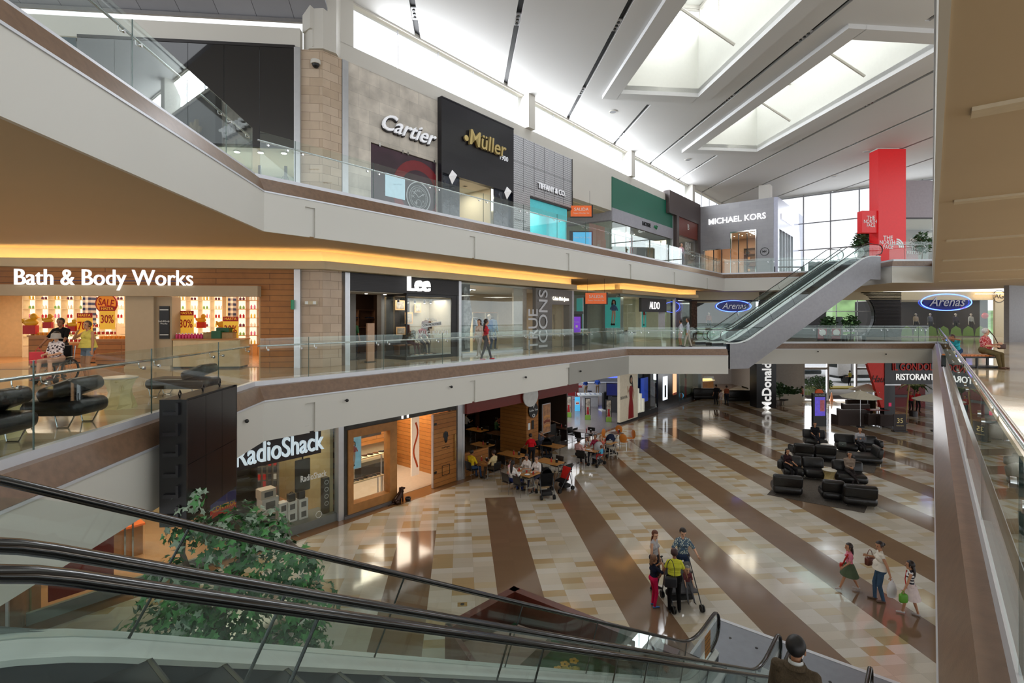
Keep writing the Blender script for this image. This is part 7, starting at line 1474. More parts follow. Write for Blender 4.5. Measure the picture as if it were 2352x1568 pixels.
leather_sofa('two seat black sofa facing the viewer with a curved left end', G(1845, 1096), RZ, 1.75, 2, corner=-1)
leather_sofa('two seat black sofa seen from behind in front of the man in black', G(1868, 1056), RB, 1.9, 2, corner=1)
leather_sofa('black armchair on which the man in black sits', G(1872, 1024), RZ, 1.15, 1); leather_sofa('black sofa on which the man in the pale shirt reads', G(1968, 1038), RZ, 2.0, 2, corner=1)
leather_sofa('black lounge chair turned sideways at the right of the upper rug', G(1986, 1063), RZ-PI/2, 1.1, 1, d=1.3); leather_sofa('black armchair under the man in the khaki shirt', G(1951, 1108), RZ, 1.2, 1, d=1.0)
leather_sofa('black armchair seen from behind at the left end of the lower rug', G(1806, 1134), RB, 1.1, 1); leather_sofa('narrow black armchair seen from behind in the middle of the lower row', G(1909, 1147), RB, .8, 1); leather_sofa('wide black armchair seen from behind at the right end of the lower row', G(1970, 1160), RB, 1.15, 1)
RUG = M('grey_brown_rug', (84, 76, 68), .95, var=.25, vs=20, bump=.8, bs=60)
for pts, l_ in (((( 1762, 1136), (1985, 1178), (2013, 1118), (1802, 1092)), 'grey brown rug under the lower group of black sofas'), (((1840, 1062), (2008, 1087), (2020, 1046), (1868, 1026)), 'grey brown rug under the upper group of black sofas')):
    q = [G(*p) for p in pts]; c = sum(q, Vector())/4; m = MB(); m.prism([(v.x-c.x, v.y-c.y) for v in q], 0, .015); tag(m.build('rug', RUG, loc=(c.x, c.y, 0)), l_, 'rug')
def stump(label, loc, s=1.0, top=M('stump_top', (196, 188, 170), .25), body=M('stump_wood', (190, 168, 112), .5, var=.18, vs=5), n=7):
    t = thing('stump_table', label, 'side table', loc, random.random()); prof = [(.27, 0), (.25, .08), (.19, .28), (.2, .38), (.26, .52), (.28, .56)]
    m = MB(); vs = []; fs = []
    for j, (r, z) in enumerate(prof):
        for k in range(n): a = 2*PI*k/n+.12*j; vs.append((r*s*math.cos(a), r*s*math.sin(a), z*s))
    for j in range(len(prof)-1):
        for k in range(n): fs.append((j*n+k, j*n+(k+1) % n, (j+1)*n+(k+1) % n, (j+1)*n+k))
    m.add(vs, fs+[tuple(reversed(range(n)))]); m.build('body', body, t); m = MB(); m.lathe([(.285*s, .56*s), (.29*s, .58*s), (.27*s, .59*s)], n=n*3); m.build('top', top, t); return t
stump('light wooden hourglass table between the sofa and the khaki shirt man', G(1905, 1109)); stump('light wooden hourglass table behind the sofa seen from behind', G(1899, 1046))
stump('pale carved hourglass table between the two black loungers', G(276, 936, Z2), 1.0, body=M('stump_pale', (214, 200, 148), .45, var=.1)); stump('pale carved hourglass table cut by the left edge of the view', G(2, 1003, Z2), 1.05, body=M('stump_pale'))
def lounger(label, loc, rz, s=1):
    t = thing('lounger', label, 'lounger', loc, rz); t.scale = (s,)*3
    m = MB(); m.rbox(0, 0, .31, 1.5, .72, .26, .12, seg=4); m.build('seat', LEATH, t, smooth=True); m = MB(); m.rbox(.38, 0, .58, .62, .7, .24, .1, ry=-.35, seg=4); m.build('backrest', LEATH, t, smooth=True)
    for x in (-.5, .5):
        for y in (-.25, .25): m = MB(); m.tube([(x-.18, y, .2), (x-.14, y, .01), (x+.02, y, .01), (x+.12, y, .2)], .011, 6); m.build('leg', STEEL, t, smooth=True)
    return t
lounger('large black leather lounger nearest behind the left balustrade', G(66, 985, Z2)+Vector((0, .3, 0)), .06); lounger('black leather lounger beside the black hanging screen', G(402, 912, Z2)+Vector((0, .3, 0)), .05, .9); lounger('black leather lounger cut off by the left edge of the view', G(-150, 1040, Z2)+Vector((0, .3, 0)), .05)
# hanging screen seen from behind
BD = Vector((.0986, -.9951)); a_ = Vector(A_)
def onB(px, o):                            # point on a line parallel to the left edge, o metres out over the void
    r = (px-1176)/1176; k = (r*A_[1]-A_[0]-o)/(BD.x-r*BD.y); return Vector((A_[0]+o+BD.x*k, A_[1]+BD.y*k))
s0, s1 = onB(431, .62), onB(543, .62); LS = (s1-s0).length
t = thing('hanging_screen', 'large black screen box hung on the edge of the middle level', 'screen', (s0.x, s0.y, 3.8), math.atan2(s1.y-s0.y, s1.x-s0.x))
for i in range(3): part(t, 'panel', M('screen_black', (26, 20, 22), .22, var=.1), (LS*i/3, LS*(i+1)/3-.01, 0, .04, 0, .95), ); part(t, 'panel', M('screen_black'), (LS*i/3, LS*(i+1)/3-.01, 0, .04, .96, 2.02))
part(t, 'frame_side', BLK, (-.04, 0, 0, .42, -.05, 2.05)); part(t, 'frame_side', BLK, (LS, LS+.03, 0, .42, -.05, 2.05)); part(t, 'frame_top', BLK, (0, LS, .04, .42, 2.0, 2.05))
for i in range(6): part(t, 'bracket', DARK, (-.1, -.04, .1, .34, .1+.34*i, .16+.34*i), (-.1, -.04, .1, .14, .16+.34*i, .3+.34*i))
for x in (.15, LS*.5, LS*.85): m = MB(); m.tube([(x, .2, 2.05), (x-.04, .2, 2.12), (x, .2, 2.18), (x+.04, .2, 2.12), (x, .2, 2.05)], .012, 6); m.build('lifting_eye', BLK, t)
m = MB(); m.tube([(LS*.5, .42, 1.6), (LS*.5, .64, 1.6)], .04, 8); m.build('mounting_arm', BLK, t)
# ivy tree
t = thing('ivy_tree', 'leafy green ivy tree with a grey trunk behind the near escalators', 'tree', (-4.6, 8.6, 0), 0)
BK = M('grey_bark', (104, 94, 84), .85, var=.25, vs=10, bump=.6, bs=20)
m = MB(); m.tube([(0.3, -.2, 0), (.1, -.1, 1.0), (-.35, 0, 1.9), (-.3, .1, 2.6), (.1, .2, 3.2), (.3, .3, 3.7)], [.17, .15, .12, .1, .085, .05], 12)
m.tube([(-.33, 0, 2.0), (-.8, .1, 2.6), (-1.0, .1, 3.2), (-.9, .1, 4.1)], [.08, .06, .04, .015], 8); m.tube([(.1, .2, 3.2), (.8, .1, 3.4), (1.3, 0, 3.1)], [.06, .04, .02], 8); m.tube([(.1, -.1, 1.1), (.7, -.2, 1.9), (1.2, -.2, 2.3)], [.07, .05, .02], 8)
m.build('trunk', BK, t, smooth=True)
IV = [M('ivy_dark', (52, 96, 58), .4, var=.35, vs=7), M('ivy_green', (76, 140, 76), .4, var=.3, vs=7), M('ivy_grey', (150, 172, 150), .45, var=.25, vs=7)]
r = random.Random(11)
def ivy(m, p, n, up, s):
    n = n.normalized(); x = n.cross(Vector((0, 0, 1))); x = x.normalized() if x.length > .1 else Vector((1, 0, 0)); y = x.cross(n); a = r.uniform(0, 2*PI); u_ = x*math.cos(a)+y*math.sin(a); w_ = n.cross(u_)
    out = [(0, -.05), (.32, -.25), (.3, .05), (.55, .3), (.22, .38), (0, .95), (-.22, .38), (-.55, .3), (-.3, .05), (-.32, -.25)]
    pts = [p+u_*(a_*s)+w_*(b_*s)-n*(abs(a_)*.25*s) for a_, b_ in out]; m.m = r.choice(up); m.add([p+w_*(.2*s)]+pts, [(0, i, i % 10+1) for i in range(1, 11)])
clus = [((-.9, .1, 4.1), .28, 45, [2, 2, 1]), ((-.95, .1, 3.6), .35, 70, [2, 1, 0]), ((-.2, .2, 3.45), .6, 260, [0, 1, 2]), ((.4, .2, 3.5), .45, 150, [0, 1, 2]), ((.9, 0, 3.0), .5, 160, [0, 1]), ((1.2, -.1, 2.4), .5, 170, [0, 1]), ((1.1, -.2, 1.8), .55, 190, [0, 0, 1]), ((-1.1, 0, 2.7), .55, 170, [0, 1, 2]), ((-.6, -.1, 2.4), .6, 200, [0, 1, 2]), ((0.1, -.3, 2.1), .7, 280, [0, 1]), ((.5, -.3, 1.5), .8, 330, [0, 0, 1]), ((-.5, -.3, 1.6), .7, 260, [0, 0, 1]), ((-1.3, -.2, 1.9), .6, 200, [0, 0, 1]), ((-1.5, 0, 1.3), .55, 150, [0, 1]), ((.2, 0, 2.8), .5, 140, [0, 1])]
m = MB()
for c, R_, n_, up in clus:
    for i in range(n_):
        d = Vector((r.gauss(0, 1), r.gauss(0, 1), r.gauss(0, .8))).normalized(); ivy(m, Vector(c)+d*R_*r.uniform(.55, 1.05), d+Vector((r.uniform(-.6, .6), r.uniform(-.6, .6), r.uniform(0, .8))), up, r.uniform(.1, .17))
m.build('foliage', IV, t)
# wedge planter at the foot of the escalators
w0, w1, w2, w3 = G(1180, 1345, .75), G(1562, 1492, .75), G(1022, 1432, .75), G(1340, 1540, .1)
t = thing('wedge_planter', 'dark red brown wedge shaped planter beside the near escalators', 'planter', (w0.x, w0.y, 0), 0); o_ = Vector((w0.x, w0.y))
MH = M('mahogany', (92, 44, 34), .35, var=.15); Q = [Vector((w.x, w.y))-o_ for w in (w0, w1, w2)]
def wallseg(a, b, h, name, mat, th=.16, z0=0):
    d = (b-a).normalized(); nn = Vector((-d.y, d.x)); m = MB(); m.prism([tuple(a), tuple(b), tuple(b-nn*th), tuple(a-nn*th)], z0, h); return m.build(name, mat, t)
wallseg(Q[0], Q[1], .75, 'long_wall', MH, -.2 if False else .2); wallseg(Q[2], Q[0], .75, 'short_wall', MH, .2); q3 = Q[2]+Vector((.7, -1.3)); q4 = Q[1]+Vector((-.3, -.5)); wallseg(q3, Q[2], .75, 'end_wall', MH, .1)
wallseg(Q[0]+(Q[1]-Q[0])*.35, Q[0]+(Q[1]-Q[0])*.85, .5, 'wooden_ledge', M('balcony_wood', (150, 84, 44), .5), -.22, .42)
m = MB(); m.prism([tuple(p) for p in (Q[0], Q[1], q4, q3, Q[2])], 0, .03); m.build('artificial_turf', M('turf', (38, 92, 52), .9, var=.3, vs=8, bump=.6, bs=80), t); m = MB(); m.prism([tuple(Q[2]+Vector((.2, -.1))), tuple(Q[0]+Vector((.1, -.9))), tuple(Q[0]+Vector((.8, -1.3))), tuple(q3+Vector((.5, .1)))], .03, .36); m.build('brown_block', M('taupe_block', (134, 110, 98), .5), t)
for i, (dx, dy) in enumerate(((.9, -1.9), (1.05, -1.75), (1.25, -1.65))):
    m = MB(); [m.ball((dx+.06*math.cos(a), dy+.06*math.sin(a), .05), .045, .045, .012, 8, 5) for a in [2*PI*j/5 for j in range(5)]]; m.build('flower', M('duck_yellow'), t, smooth=True)
m = MB(); [m.ball((1.15+.1*sx, -1.95+.05*sy, .06), .1, .07, .012, 10, 5) for sx in (-1, 1) for sy in (-1, 1)]; m.tube([(1.15, -2.05, .06), (1.15, -1.85, .07)], .015, 6); m.build('butterfly', M('butterfly', (200, 176, 60), .5, var=.6, vs=14), t, smooth=True)
ac = thing('glass_box', 'clear acrylic display box over the planter lawn', 'display case', (w0.x+2.0, w0.y-2.2, .03), -.4)
for a in ((0, .9, 0, .012, 0, .75), (0, .9, .6, .612, 0, .75), (0, .012, 0, .6, 0, .75), (.888, .9, 0, .6, 0, .75), (0, .9, 0, .612, .738, .75)): part(ac, 'pane', SHOPGLASS, a)
st_ = thing('stone_block', 'brown stone block with a metal edge at the lower left behind the glass', 'planter', G(30, 1432), .3); part(st_, 'block', GRAN, (-1.7, .3, -.8, .5, 0, 1.0)); part(st_, 'metal_edge', ALU, (.28, .33, -.82, -.77, 0, 1.0), (-1.7, .33, -.83, -.8, .97, 1.02))
fp = thing('floor_outlet', 'square brass floor outlet cover set in the tiles', 'floor outlet', G(1062, 1388), QA); part(fp, 'cover', M('brass'), (-.12, .12, -.09, .09, .0, .008)); m = MB(); m.cyl(0, 0, .008, .012, .05, n=14); m.build('ring', M('dark_bronze'), fp)
# ---------------------------------------------------------------- terrace tables and chairs
def chair_proto():
    t = thing('terrace_chair', '', 'chair', (0, 0, 0))
    m = MB(); m.rbox(0, 0, .45, .44, .44, .03, .015); m.build('seat', BLK, t, smooth=True); m = MB(); m.rbox(0, .22, .67, .44, .03, .34, .015, rx=-.15); m.build('backrest', BLK, t, smooth=True)
    for x in (-.21, .21): m = MB(); m.tube([(x, -.2, 0), (x, -.19, .64), (x, .2, .64), (x, .22, 0)], .012, 6); m.build('arm_frame', STEEL, t, smooth=True)
    return t
CH = None; used = [0]
def chair(p, rz, label, group):
    global CH
    if CH is None: CH = chair_proto(); CH.location = (p[0], p[1], 0); CH.rotation_euler = (0, 0, rz); CH['label'] = label; CH['group'] = group; return CH
    return copy_tree(CH, (p[0], p[1], 0), rz, label, group)
TBW = M('table_oak', (196, 140, 76), .3, var=.08); TBD = M('table_walnut', (110, 76, 56), .3)
def table(px, py, label, rz=ANG-PI/2, L=1.2, W_=.75, dark=False, chairs='', n=1, group='black chairs of the terrace tables', chl='', setting=True):
    c = G(px, py, .75); t = thing('terrace_table', label, 'table', (c.x, c.y, 0), rz); m = MB(); m.rbox(0, 0, .735, L, W_, .03, .01); m.build('tabletop', TBD if dark else TBW, t)
    for x in (-L/2+.12, L/2-.12): m = MB(); m.tube([(x, -W_/2+.1, .015), (x, W_/2-.1, .015)], .018, 8); m.tube([(x, 0, .015), (x, 0, .72)], .022, 8); m.build('leg', STEEL, t)
    if setting:
        a = thing('napkin_dispenser', 'black napkin dispenser on the '+chl, 'dispenser', pt(t, L*.28, .05, .75), rz+.4); part(a, 'case', BLK, (-.05, .05, -.045, .045, 0, .13)); part(a, 'napkin', M('gift_white'), (-.035, .035, -.03, .03, .13, .15))
        a = thing('sauce_bottle', 'red and white sauce bottle on the '+chl, 'bottle', pt(t, L*.1, -.06, .75), rz); m = MB(); m.lathe([(.03, 0), (.032, .12), (.014, .16), (.012, .19)], n=10); m.build('bottle', M('sauce_red', (190, 40, 36), .4), a, smooth=True); m = MB(); m.cyl(0, 0, .19, .21, .013, n=8); m.build('cap', M('gift_white'), a)
    S = {'N': (0, W_/2+.2, 0), 'S': (0, -W_/2-.2, PI), 'E': (L/2+.22, 0, -PI/2), 'W': (-L/2-.22, 0, PI/2)}
    for ch in chairs:
        x, y, a = S[ch.upper()]; offs = [0] if n == 1 or ch in 'EW' else [-L*.25, L*.25]
        for o in offs: q = pt(t, x+o, y); chair(q, rz+a+random.uniform(-.2, .2), 'black chair with steel arms at the '+chl, 'chairs at the '+chl)
    return t
TT = ANG-PI/2
ta = table(1104, 1056, 'oak table of the man in yellow beside the low oak wall', TT, 1.15, .7, chairs='WES', chl='oak table of the man in yellow'); tb_ = table(1177, 1042, 'oak table behind the woman in the cream shirt', TT, 1.3, .75, chairs='SN', chl='oak table behind the cream shirt woman')
tc_ = table(1263, 1059, 'bright oak table behind the black stroller', TT, 1.2, .7, chairs='NSE', chl='bright oak table by the red chaired stroller'); td_ = table(1203, 1084, 'crowded pale table of the women in white coats', TT, 1.2, .8, chairs='NS', n=2, chl='crowded table of the women in white', setting=False)
te_ = table(1352, 1030, 'family table laid with cups beside the grey stroller', TT, 1.2, .8, chairs='NS', chl='family table by the grey stroller', setting=False); tf_ = table(1386, 1013, 'oak table behind the blonde woman', TT, 1.3, .7, chairs='N', chl='oak table behind the blonde woman')
tg_ = table(1344, 990, 'dark walnut table in the middle of the terrace', TT, 1.2, .7, True, 'SNW', chl='walnut table in the middle of the terrace'); th_ = table(1287, 980, 'dark walnut table near the host stand', TT, 1.2, .7, True, 'SE', chl='walnut table near the host stand')
ti_ = table(1248, 998, 'dark walnut table beside the oak pillar', TT, 1.1, .7, True, 'SE', chl='walnut table beside the oak pillar', setting=False); tj_ = table(1270, 1022, 'oak table behind the black pushchair', TT, 1.1, .7, chairs='W', chl='oak table behind the black pushchair', setting=False)
table(1096, 986, 'oak table deep in the dark restaurant', TT, 1.2, .7, chairs='NS', chl='deep restaurant table'); table(1108, 1020, 'oak table just behind the low oak wall', TT, 1.1, .7, chairs='N', chl='table behind the low oak wall'); table(1146, 994, 'laid table of the diners inside the restaurant', TT, 1.2, .8, True, 'NS', chl='laid table inside the restaurant', setting=False)
OC = M('orange_shell', (214, 128, 44), .4); cp = table(1416, 993, 'small table among the four orange chairs', .3, .6, .6, True, '', chl='orange chair table')
def ochair(px, py, rz, l_):
    c = G(px, py, .45); t = thing('orange_chair', l_, 'chair', (c.x, c.y, 0), rz); m = MB(); m.lathe([(.02, .43), (.2, .44), (.23, .46)], n=18); m.build('seat', OC, t, smooth=True); m = MB(); m.ball((0, .2, .68), .21, .03, .24, 14, 8); m.build('backrest', OC, t, smooth=True)
    for x in (-.15, .15):
        for y in (-.15, .15): m = MB(); m.tube([(x, y, .44), (x*1.3, y*1.3, 0)], .01, 6); m.build('leg', STEEL, t)
ochair(1393, 1004, .8, 'leftmost of the four orange chairs'); ochair(1420, 996, -.4, 'orange chair behind the small terrace table'); ochair(1448, 1006, -1.2, 'rightmost of the four orange chairs'); ochair(1433, 1014, 2.7, 'orange chair nearest the viewer at the small table')
PLATE = lambda n_: (lambda m: (m.lathe([(.06, 0), (.11, .015), (.12, .02), (.1, .012)], n=18), m.build(n_, M('gift_white'), smooth=True))[-1])(MB())
stock('plate', PLATE, 'white plate on the crowded table of the women in white', 'plate', 'plates on the crowded table', [(pt(td_, x, y, .75), 0) for x in (-.4, -.05, .35) for y in (-.2, .2)]); stock('plate', None, 'white plate on the family table by the grey stroller', 'plate', 'plates on the family table', [(pt(te_, x, y, .75), 0) for x in (-.35, .1) for y in (-.2, .2)])
stock('cup', lambda n_: (lambda m: (m.lathe([(.03, 0), (.04, .11)], n=12), m.build(n_, M('cup_red', (190, 60, 50), .4), smooth=True))[-1])(MB()), 'paper cup on the crowded table of the women in white', 'cup', 'cups on the crowded table', [(pt(td_, x, 0, .75), 0) for x in (-.25, .15, .5)]); stock('cup', None, 'paper cup on the family table by the grey stroller', 'cup', 'cups on the family table', [(pt(te_, x, 0, .75), 0) for x in (-.2, .3)])
hc_ = thing('high_chair', 'grey plastic high chair between the crowded table and the black stroller', 'high chair', G(1213, 1128), .5); GP = M('putty_plastic', (170, 164, 150), .5)
for x in (-.25, .25):
    for y in (-.25, .25): m = MB(); m.tube([(x*.6, y*.6, .6), (x, y, 0)], .022, 6); m.build('leg', GP, hc_)
m = MB(); m.rbox(0, 0, .55, .36, .34, .05, .02); m.build('seat', GP, hc_); m = MB(); m.rbox(0, .17, .72, .36, .04, .3, .02); m.build('backrest', GP, hc_); part(hc_, 'crossbar', GP, (-.24, .24, -.24, -.2, .2, .25), (-.24, .24, .2, .24, .2, .25))
hc2 = thing('high_chair', 'grey plastic high chair behind the silver stroller', 'high chair', G(1403, 1052), .3)
for c_ in list(hc_.children): d = c_.copy(); COL.objects.link(d); d.parent = hc2
def stroller(label, px, py, rz, col, hood, s=1.0, twin=False, accent=None):
    t = thing('stroller', label, 'stroller', G(px, py), rz); t.scale = (s,)*3; F_ = M('stroller_frame', (70, 72, 76), .35, .4); CM = cloth(col); hw = .24 if not twin else .36
    for x in (-hw, hw):
        m = MB(); m.tube([(x, .42, 1.02), (x, .35, .95), (x, -.35, .1)], .014, 8); m.build('frame', F_, t, smooth=True); m = MB(); m.tube([(x, .2, .75), (x, .38, .1)], .014, 8); m.build('rear_strut', F_, t); m = MB(); m.tube([(x-.03, .42, 1.02), (x+.03, .42, 1.04)], .02, 8); m.build('handle', BLK, t)
        for y in (-.36, .38):
            for k in (-.025, .025): m = MB(); m.T = Matrix.Translation((x+k, y, .085)) @ Matrix.Rotation(PI/2, 4, 'Y'); m.lathe([(.05, -.015), (.085, -.015), (.085, .015), (.05, .015)], n=16, cap=False); m.cyl(0, 0, -.01, .01, .05, n=10); m.build('wheel', BLK, t, smooth=True)
    m = MB(); m.rbox(0, 0, .42, hw*1.9, .4, .06, .03, rx=.15); m.build('seat', CM, t, smooth=True); m = MB(); m.rbox(0, .22, .68, hw*1.9, .06, .52, .03, rx=-.35); m.build('backrest', accent or CM, t, smooth=True); m = MB(); m.rbox(0, .15, .18, hw*1.7, .36, .14, .04); m.build('basket', M('mesh_black', (30, 30, 32), .7), t, smooth=True)
    if hood:
        m = MB(); vs = []; fs = []
        for i in range(8):
            a = math.radians(-15+i*19)
            for k in range(9): b = PI*k/8; vs.append((hw*math.cos(b), .2-.34*math.cos(a)*math.sin(b)*.9, .72+.34*math.sin(a)*math.sin(b)*.9+.1*math.sin(b)))
        for i in range(7):
            for k in range(8): fs.append((i*9+k, i*9+k+1, (i+1)*9+k+1, (i+1)*9+k))
        m.add(vs, fs); m.build('hood', CM, t, smooth=True)
    return t
stroller('large black hooded stroller at the front of the terrace', 1252, 1139, PI+.2, (26, 26, 28), True, 1.1); stroller('black and red folding stroller right of the large black one', 1291, 1125, -.9, (24, 24, 26), False, 1.0, accent=cloth((200, 40, 36))); stroller('silver grey stroller beside the family table', 1370, 1068, -.7, (170, 172, 176), True); stroller('navy blue stroller behind the silver one', 1397, 1046, -.9, (34, 40, 64), True); stroller('black stroller parked behind the woman in red', 1256, 1052, PI, (24, 24, 26), True)
stroller('wide grey twin stroller pushed by the woman in the floral blouse', 1566, 1388, .1, (96, 96, 100), False, 1.0, True)
# ---------------------------------------------------------------- far part of the hall
t = thing('advert_totem', 'black advertising totem with an orange round top and blue screen', 'advertising display', G(1881, 978), 0); part(t, 'case', BLK, (-.44, .44, -.12, .12, 0, 2.2)); part(t, 'screen', M('totem_screen', (74, 60, 160), .3, var=.6, vs=5, emit=.7), (-.34, .34, -.13, -.12, .7, 1.95)); part(t, 'face_print', M('print_face', (150, 80, 90), .4, var=.4, vs=6, emit=.3), (.0, .3, -.135, -.13, 1.0, 1.75))
m = MB(); m.T = Matrix.Translation((0, -.02, 2.2)) @ Matrix.Rotation(PI/2, 4, 'X'); m.cyl(0, 0, -.06, .06, .26, n=24); m.build('round_top', M('balcony_orange'), t); text('MULTIPLAZA', .11, M('gift_white'), t, (0, -.13, 2.08), .002, name='sign_text')
UM = M('umbrella_cloth', (206, 200, 182), .7)
for px, py, l_ in ((1976, 981, 'beige parasol nearest the advertising totem'), (1993, 958, 'beige parasol behind the first one'), (2148, 990, 'beige parasol by the right hand balustrade')):
    t = thing('parasol', l_, 'parasol', G(px, py), 0); m = MB(); m.lathe([(1.2, 2.0), (.6, 2.22), (.05, 2.42)], n=8, cap=False); m.lathe([(1.2, 1.96), (1.2, 2.0)], n=8, cap=False); m.build('canopy', UM, t); m = MB(); m.cyl(0, 0, 0, 2.45, .022, n=8); m.build('pole', STEEL, t); m = MB(); m.cyl(0, 0, 0, .06, .24, n=16); m.build('base', DARK, t)
WK = M('dark_wicker', (58, 44, 40), .6, var=.2, vs=25, bump=.4, bs=60)
def booth(px, py, w_, h_, label, legs=False):
    t = thing('wicker_sofa', label, 'sofa', G(px, py), 0); z = .12 if legs else 0; part(t, 'backrest', WK, (-w_/2, w_/2, 0, .15, z, h_)); part(t, 'seat', WK, (-w_/2, w_/2, .15, .8, z, .45)); part(t, 'armrest', WK, (-w_/2, -w_/2+.12, .15, .8, .45, .65), (w_/2-.12, w_/2, .15, .8, .45, .65))
    if legs: [part(t, 'leg', STEEL, (x-.02, x+.02, .1, .14, 0, z)) for x in (-w_/2+.1, w_/2-.1)]
booth(1958, 977, 1.9, 1.05, 'dark wicker booth sofa nearest under the parasols'); booth(1968, 962, 1.9, 1.05, 'second dark wicker booth sofa under the parasols'); booth(1976, 949, 1.9, 1.05, 'third dark wicker booth sofa under the parasols'); booth(1984, 940, 1.9, 1.05, 'rearmost dark wicker booth sofa under the parasols')
booth(2012, 980, 1.0, .85, 'left low dark wicker armchair before the restaurant', True); booth(2040, 983, 1.0, .85, 'right low dark wicker armchair before the restaurant', True)
t = thing('bistro_table', 'small red topped table behind the low wicker armchairs', 'table', G(2014, 965), 0); part(t, 'top', M('booth_red'), (-.7, .7, -.3, .3, .72, .76)); part(t, 'post', STEEL, (-.03, .03, -.03, .03, 0, .72))
t = thing('poster_stand', 'dark poster stand with a gold number 35', 'sign', G(2067, 991), 0); part(t, 'board', M('dark_board'), (-.4, .4, 0, .05, .05, 1.1)); text('35', .42, M('gold_letters'), t, (0, -.01, .68), .004, name='sign_number'); part(t, 'foot', BLK, (-.42, .42, -.1, .2, 0, .05)); text('Aniversario', .1, M('gold_letters'), t, (0, -.01, .38), .003, name='sign_text')
t = thing('traffic_cone', 'small pale orange cone at the entrance doorway', 'cone', G(1910, 921), 0); m = MB(); m.lathe([(.14, .03), (.03, .75)], n=14); m.build('cone', M('cone_orange', (206, 140, 100), .5), t, smooth=True); part(t, 'base', M('cone_orange'), (-.18, .18, -.18, .18, 0, .03))
def potplant(label, loc, h=1.8, r_=.45, pot=(90, 84, 80), n=260, lm='leaf_plant', leaf=.22, trunk=True, name='potted_plant', seed=1):
    t = thing(name, label, 'plant', loc, 0); m = MB(); m.lathe([(.17, 0), (.25, .4), (.26, .45), (.22, .45), (.2, .4)], n=18); m.build('pot', M('pot_%d' % pot[0], pot, .5), t, smooth=True); m = MB(); m.tube([(0, 0, .35), (.03, 0, h*.55), (0, 0, h*.8)], [.03, .025, .01], 6); m.build('stem', M('bark'), t)
    leafcloud(n, r_, r_, h*.32, leaf, seed, h*.68).build('foliage', M('leaf_plant', (48, 82, 42), .5, var=.4, vs=6), t); return t
potplant('leafy plant in a grey pot beside the black lettered column', G(1790, 932), 2.0, .5, seed=2); potplant('dark potted tree on the top level at the head of the escalator', (AY(1982, 600, 36.5).x, 36.5, Z3), 2.3, .62, seed=3, n=420); potplant('potted plant left of the grey post behind the round window', (AY(1902, 780, 40).x, 40, Z2), 1.9, .55, seed=4); potplant('potted plant right of the grey post behind the round window', (AY(1955, 780, 40).x, 40, Z2), 1.9, .6, seed=5); potplant('hanging green plant in the shop right of the tall red sign', (AY(2118, 560, 38).x, 38, Z3), 2.6, .6, seed=6)
t = thing('white_planter', 'long white planter box with green plants left of the entrance', 'planter', (AY(1812, 900, 42.5).x, 42.6, 0), 0); part(t, 'box', WHITE, (-1.2, 1.0, -.25, .25, 0, .9)); leafcloud(400, 1.1, .25, .35, .2, 9, 1.1).build('foliage', M('leaf_plant'), t)
for px, py, l_ in ((1800, 930, 'black cafe armchair nearest the white planter'), (1818, 926, 'black cafe armchair behind the first one'), (1834, 923, 'black cafe armchair farthest along the white planter')):
    t = thing('cafe_armchair', l_, 'chair', G(px, py), .5); m = MB(); m.rbox(0, 0, .45, .55, .5, .1, .04); m.build('seat', BLK, t, smooth=True); m = MB(); m.rbox(0, .25, .68, .55, .08, .4, .04); m.build('backrest', BLK, t, smooth=True); m = MB(); m.cyl(0, 0, 0, .4, .025, n=8); m.build('post', STEEL, t)
t = thing('palm', 'small palm with arching fronds in the restaurant booth', 'plant', (AY(2098, 900, 37.5).x, 37.5, 0), 0); m = MB(); m.cyl(0, 0, 0, .4, .25, n=16); m.build('pot', M('dark_bronze'), t); m = MB(); m.tube([(0, 0, .3), (.1, 0, 1.9)], .04, 6); m.build('trunk', M('bark'), t)
for i in range(12):
    a = i*PI/6; m = MB(); pts = [(.1+math.cos(a)*s*1.1, math.sin(a)*s*1.1, 1.9+.5*math.sin(s*2.6)-.1*s) for s in (0, .3, .6, .9, 1.1)]; m.tube(pts, [.02, .1, .11, .07, .01], 6, sy=.12, up=(0, 0, 1)); m.build('frond', M('leaf_plant'), t, smooth=True)
t = thing('gold_pole', 'slanting gold bamboo pole before the restaurant booth', 'pole', G(2080, 972), 0); m = MB(); m.tube([(0, 0, 0), (.25, 0, 2.6)], .04, 8); m.build('pole', M('bamboo', (170, 140, 80), .5), t, smooth=True); m = MB(); m.cyl(0, 0, 0, .05, .15, n=12); m.build('foot', BLK, t)
# ---------------------------------------------------------------- top level right: tall red sign
RD = M('tall_red', (214, 30, 34), .35, var=.03, emit=.12); t = thing('red_sign_tower', 'tall glossy red sign tower with white mountain brand lettering', 'sign tower', (25.05, 35, Z3), 0)
part(t, 'tower', RD, (0, 1.88, 0, .9, 0, 7.75)); part(t, 'side_box', RD, (-1.05, 0, .1, .6, 2.05, 3.55)); part(t, 'top_cap', WHITE, (.0, 1.5, .1, .8, 7.75, 7.84))
for x, z, s, f in ((-.5, 2.8, .34, .9), (.6, 1.35, .4, 1.05)):
    for i, l in enumerate(('THE', 'NORTH', 'FACE')): text(l, s, M('gift_white'), t, (x+(.12 if i != 1 else 0)*s, (-.01 if x > 0 else .08), z+s*.78*(1-i)), .006, bold=.03, fit=f*(.98 if i == 1 else .62), name='sign_lettering')
m = MB(); 
for rr in (.5, .38, .26): m.T = Matrix.Translation((1.22, -.01, 1.0)) @ Matrix.Rotation(PI/2, 4, 'X'); n_ = 14; m.add([(r_*math.cos(a), r_*math.sin(a)*1.25, z_) for z_ in (0, .015) for r_ in (rr, rr-.08) for a in [PI/2*k/n_ for k in range(n_+1)]], [(k, k+1, n_+1+k+1, n_+1+k) for k in range(n_)]+[(2*(n_+1)+k+1, 2*(n_+1)+k, 3*(n_+1)+k, 3*(n_+1)+k+1) for k in range(n_)])
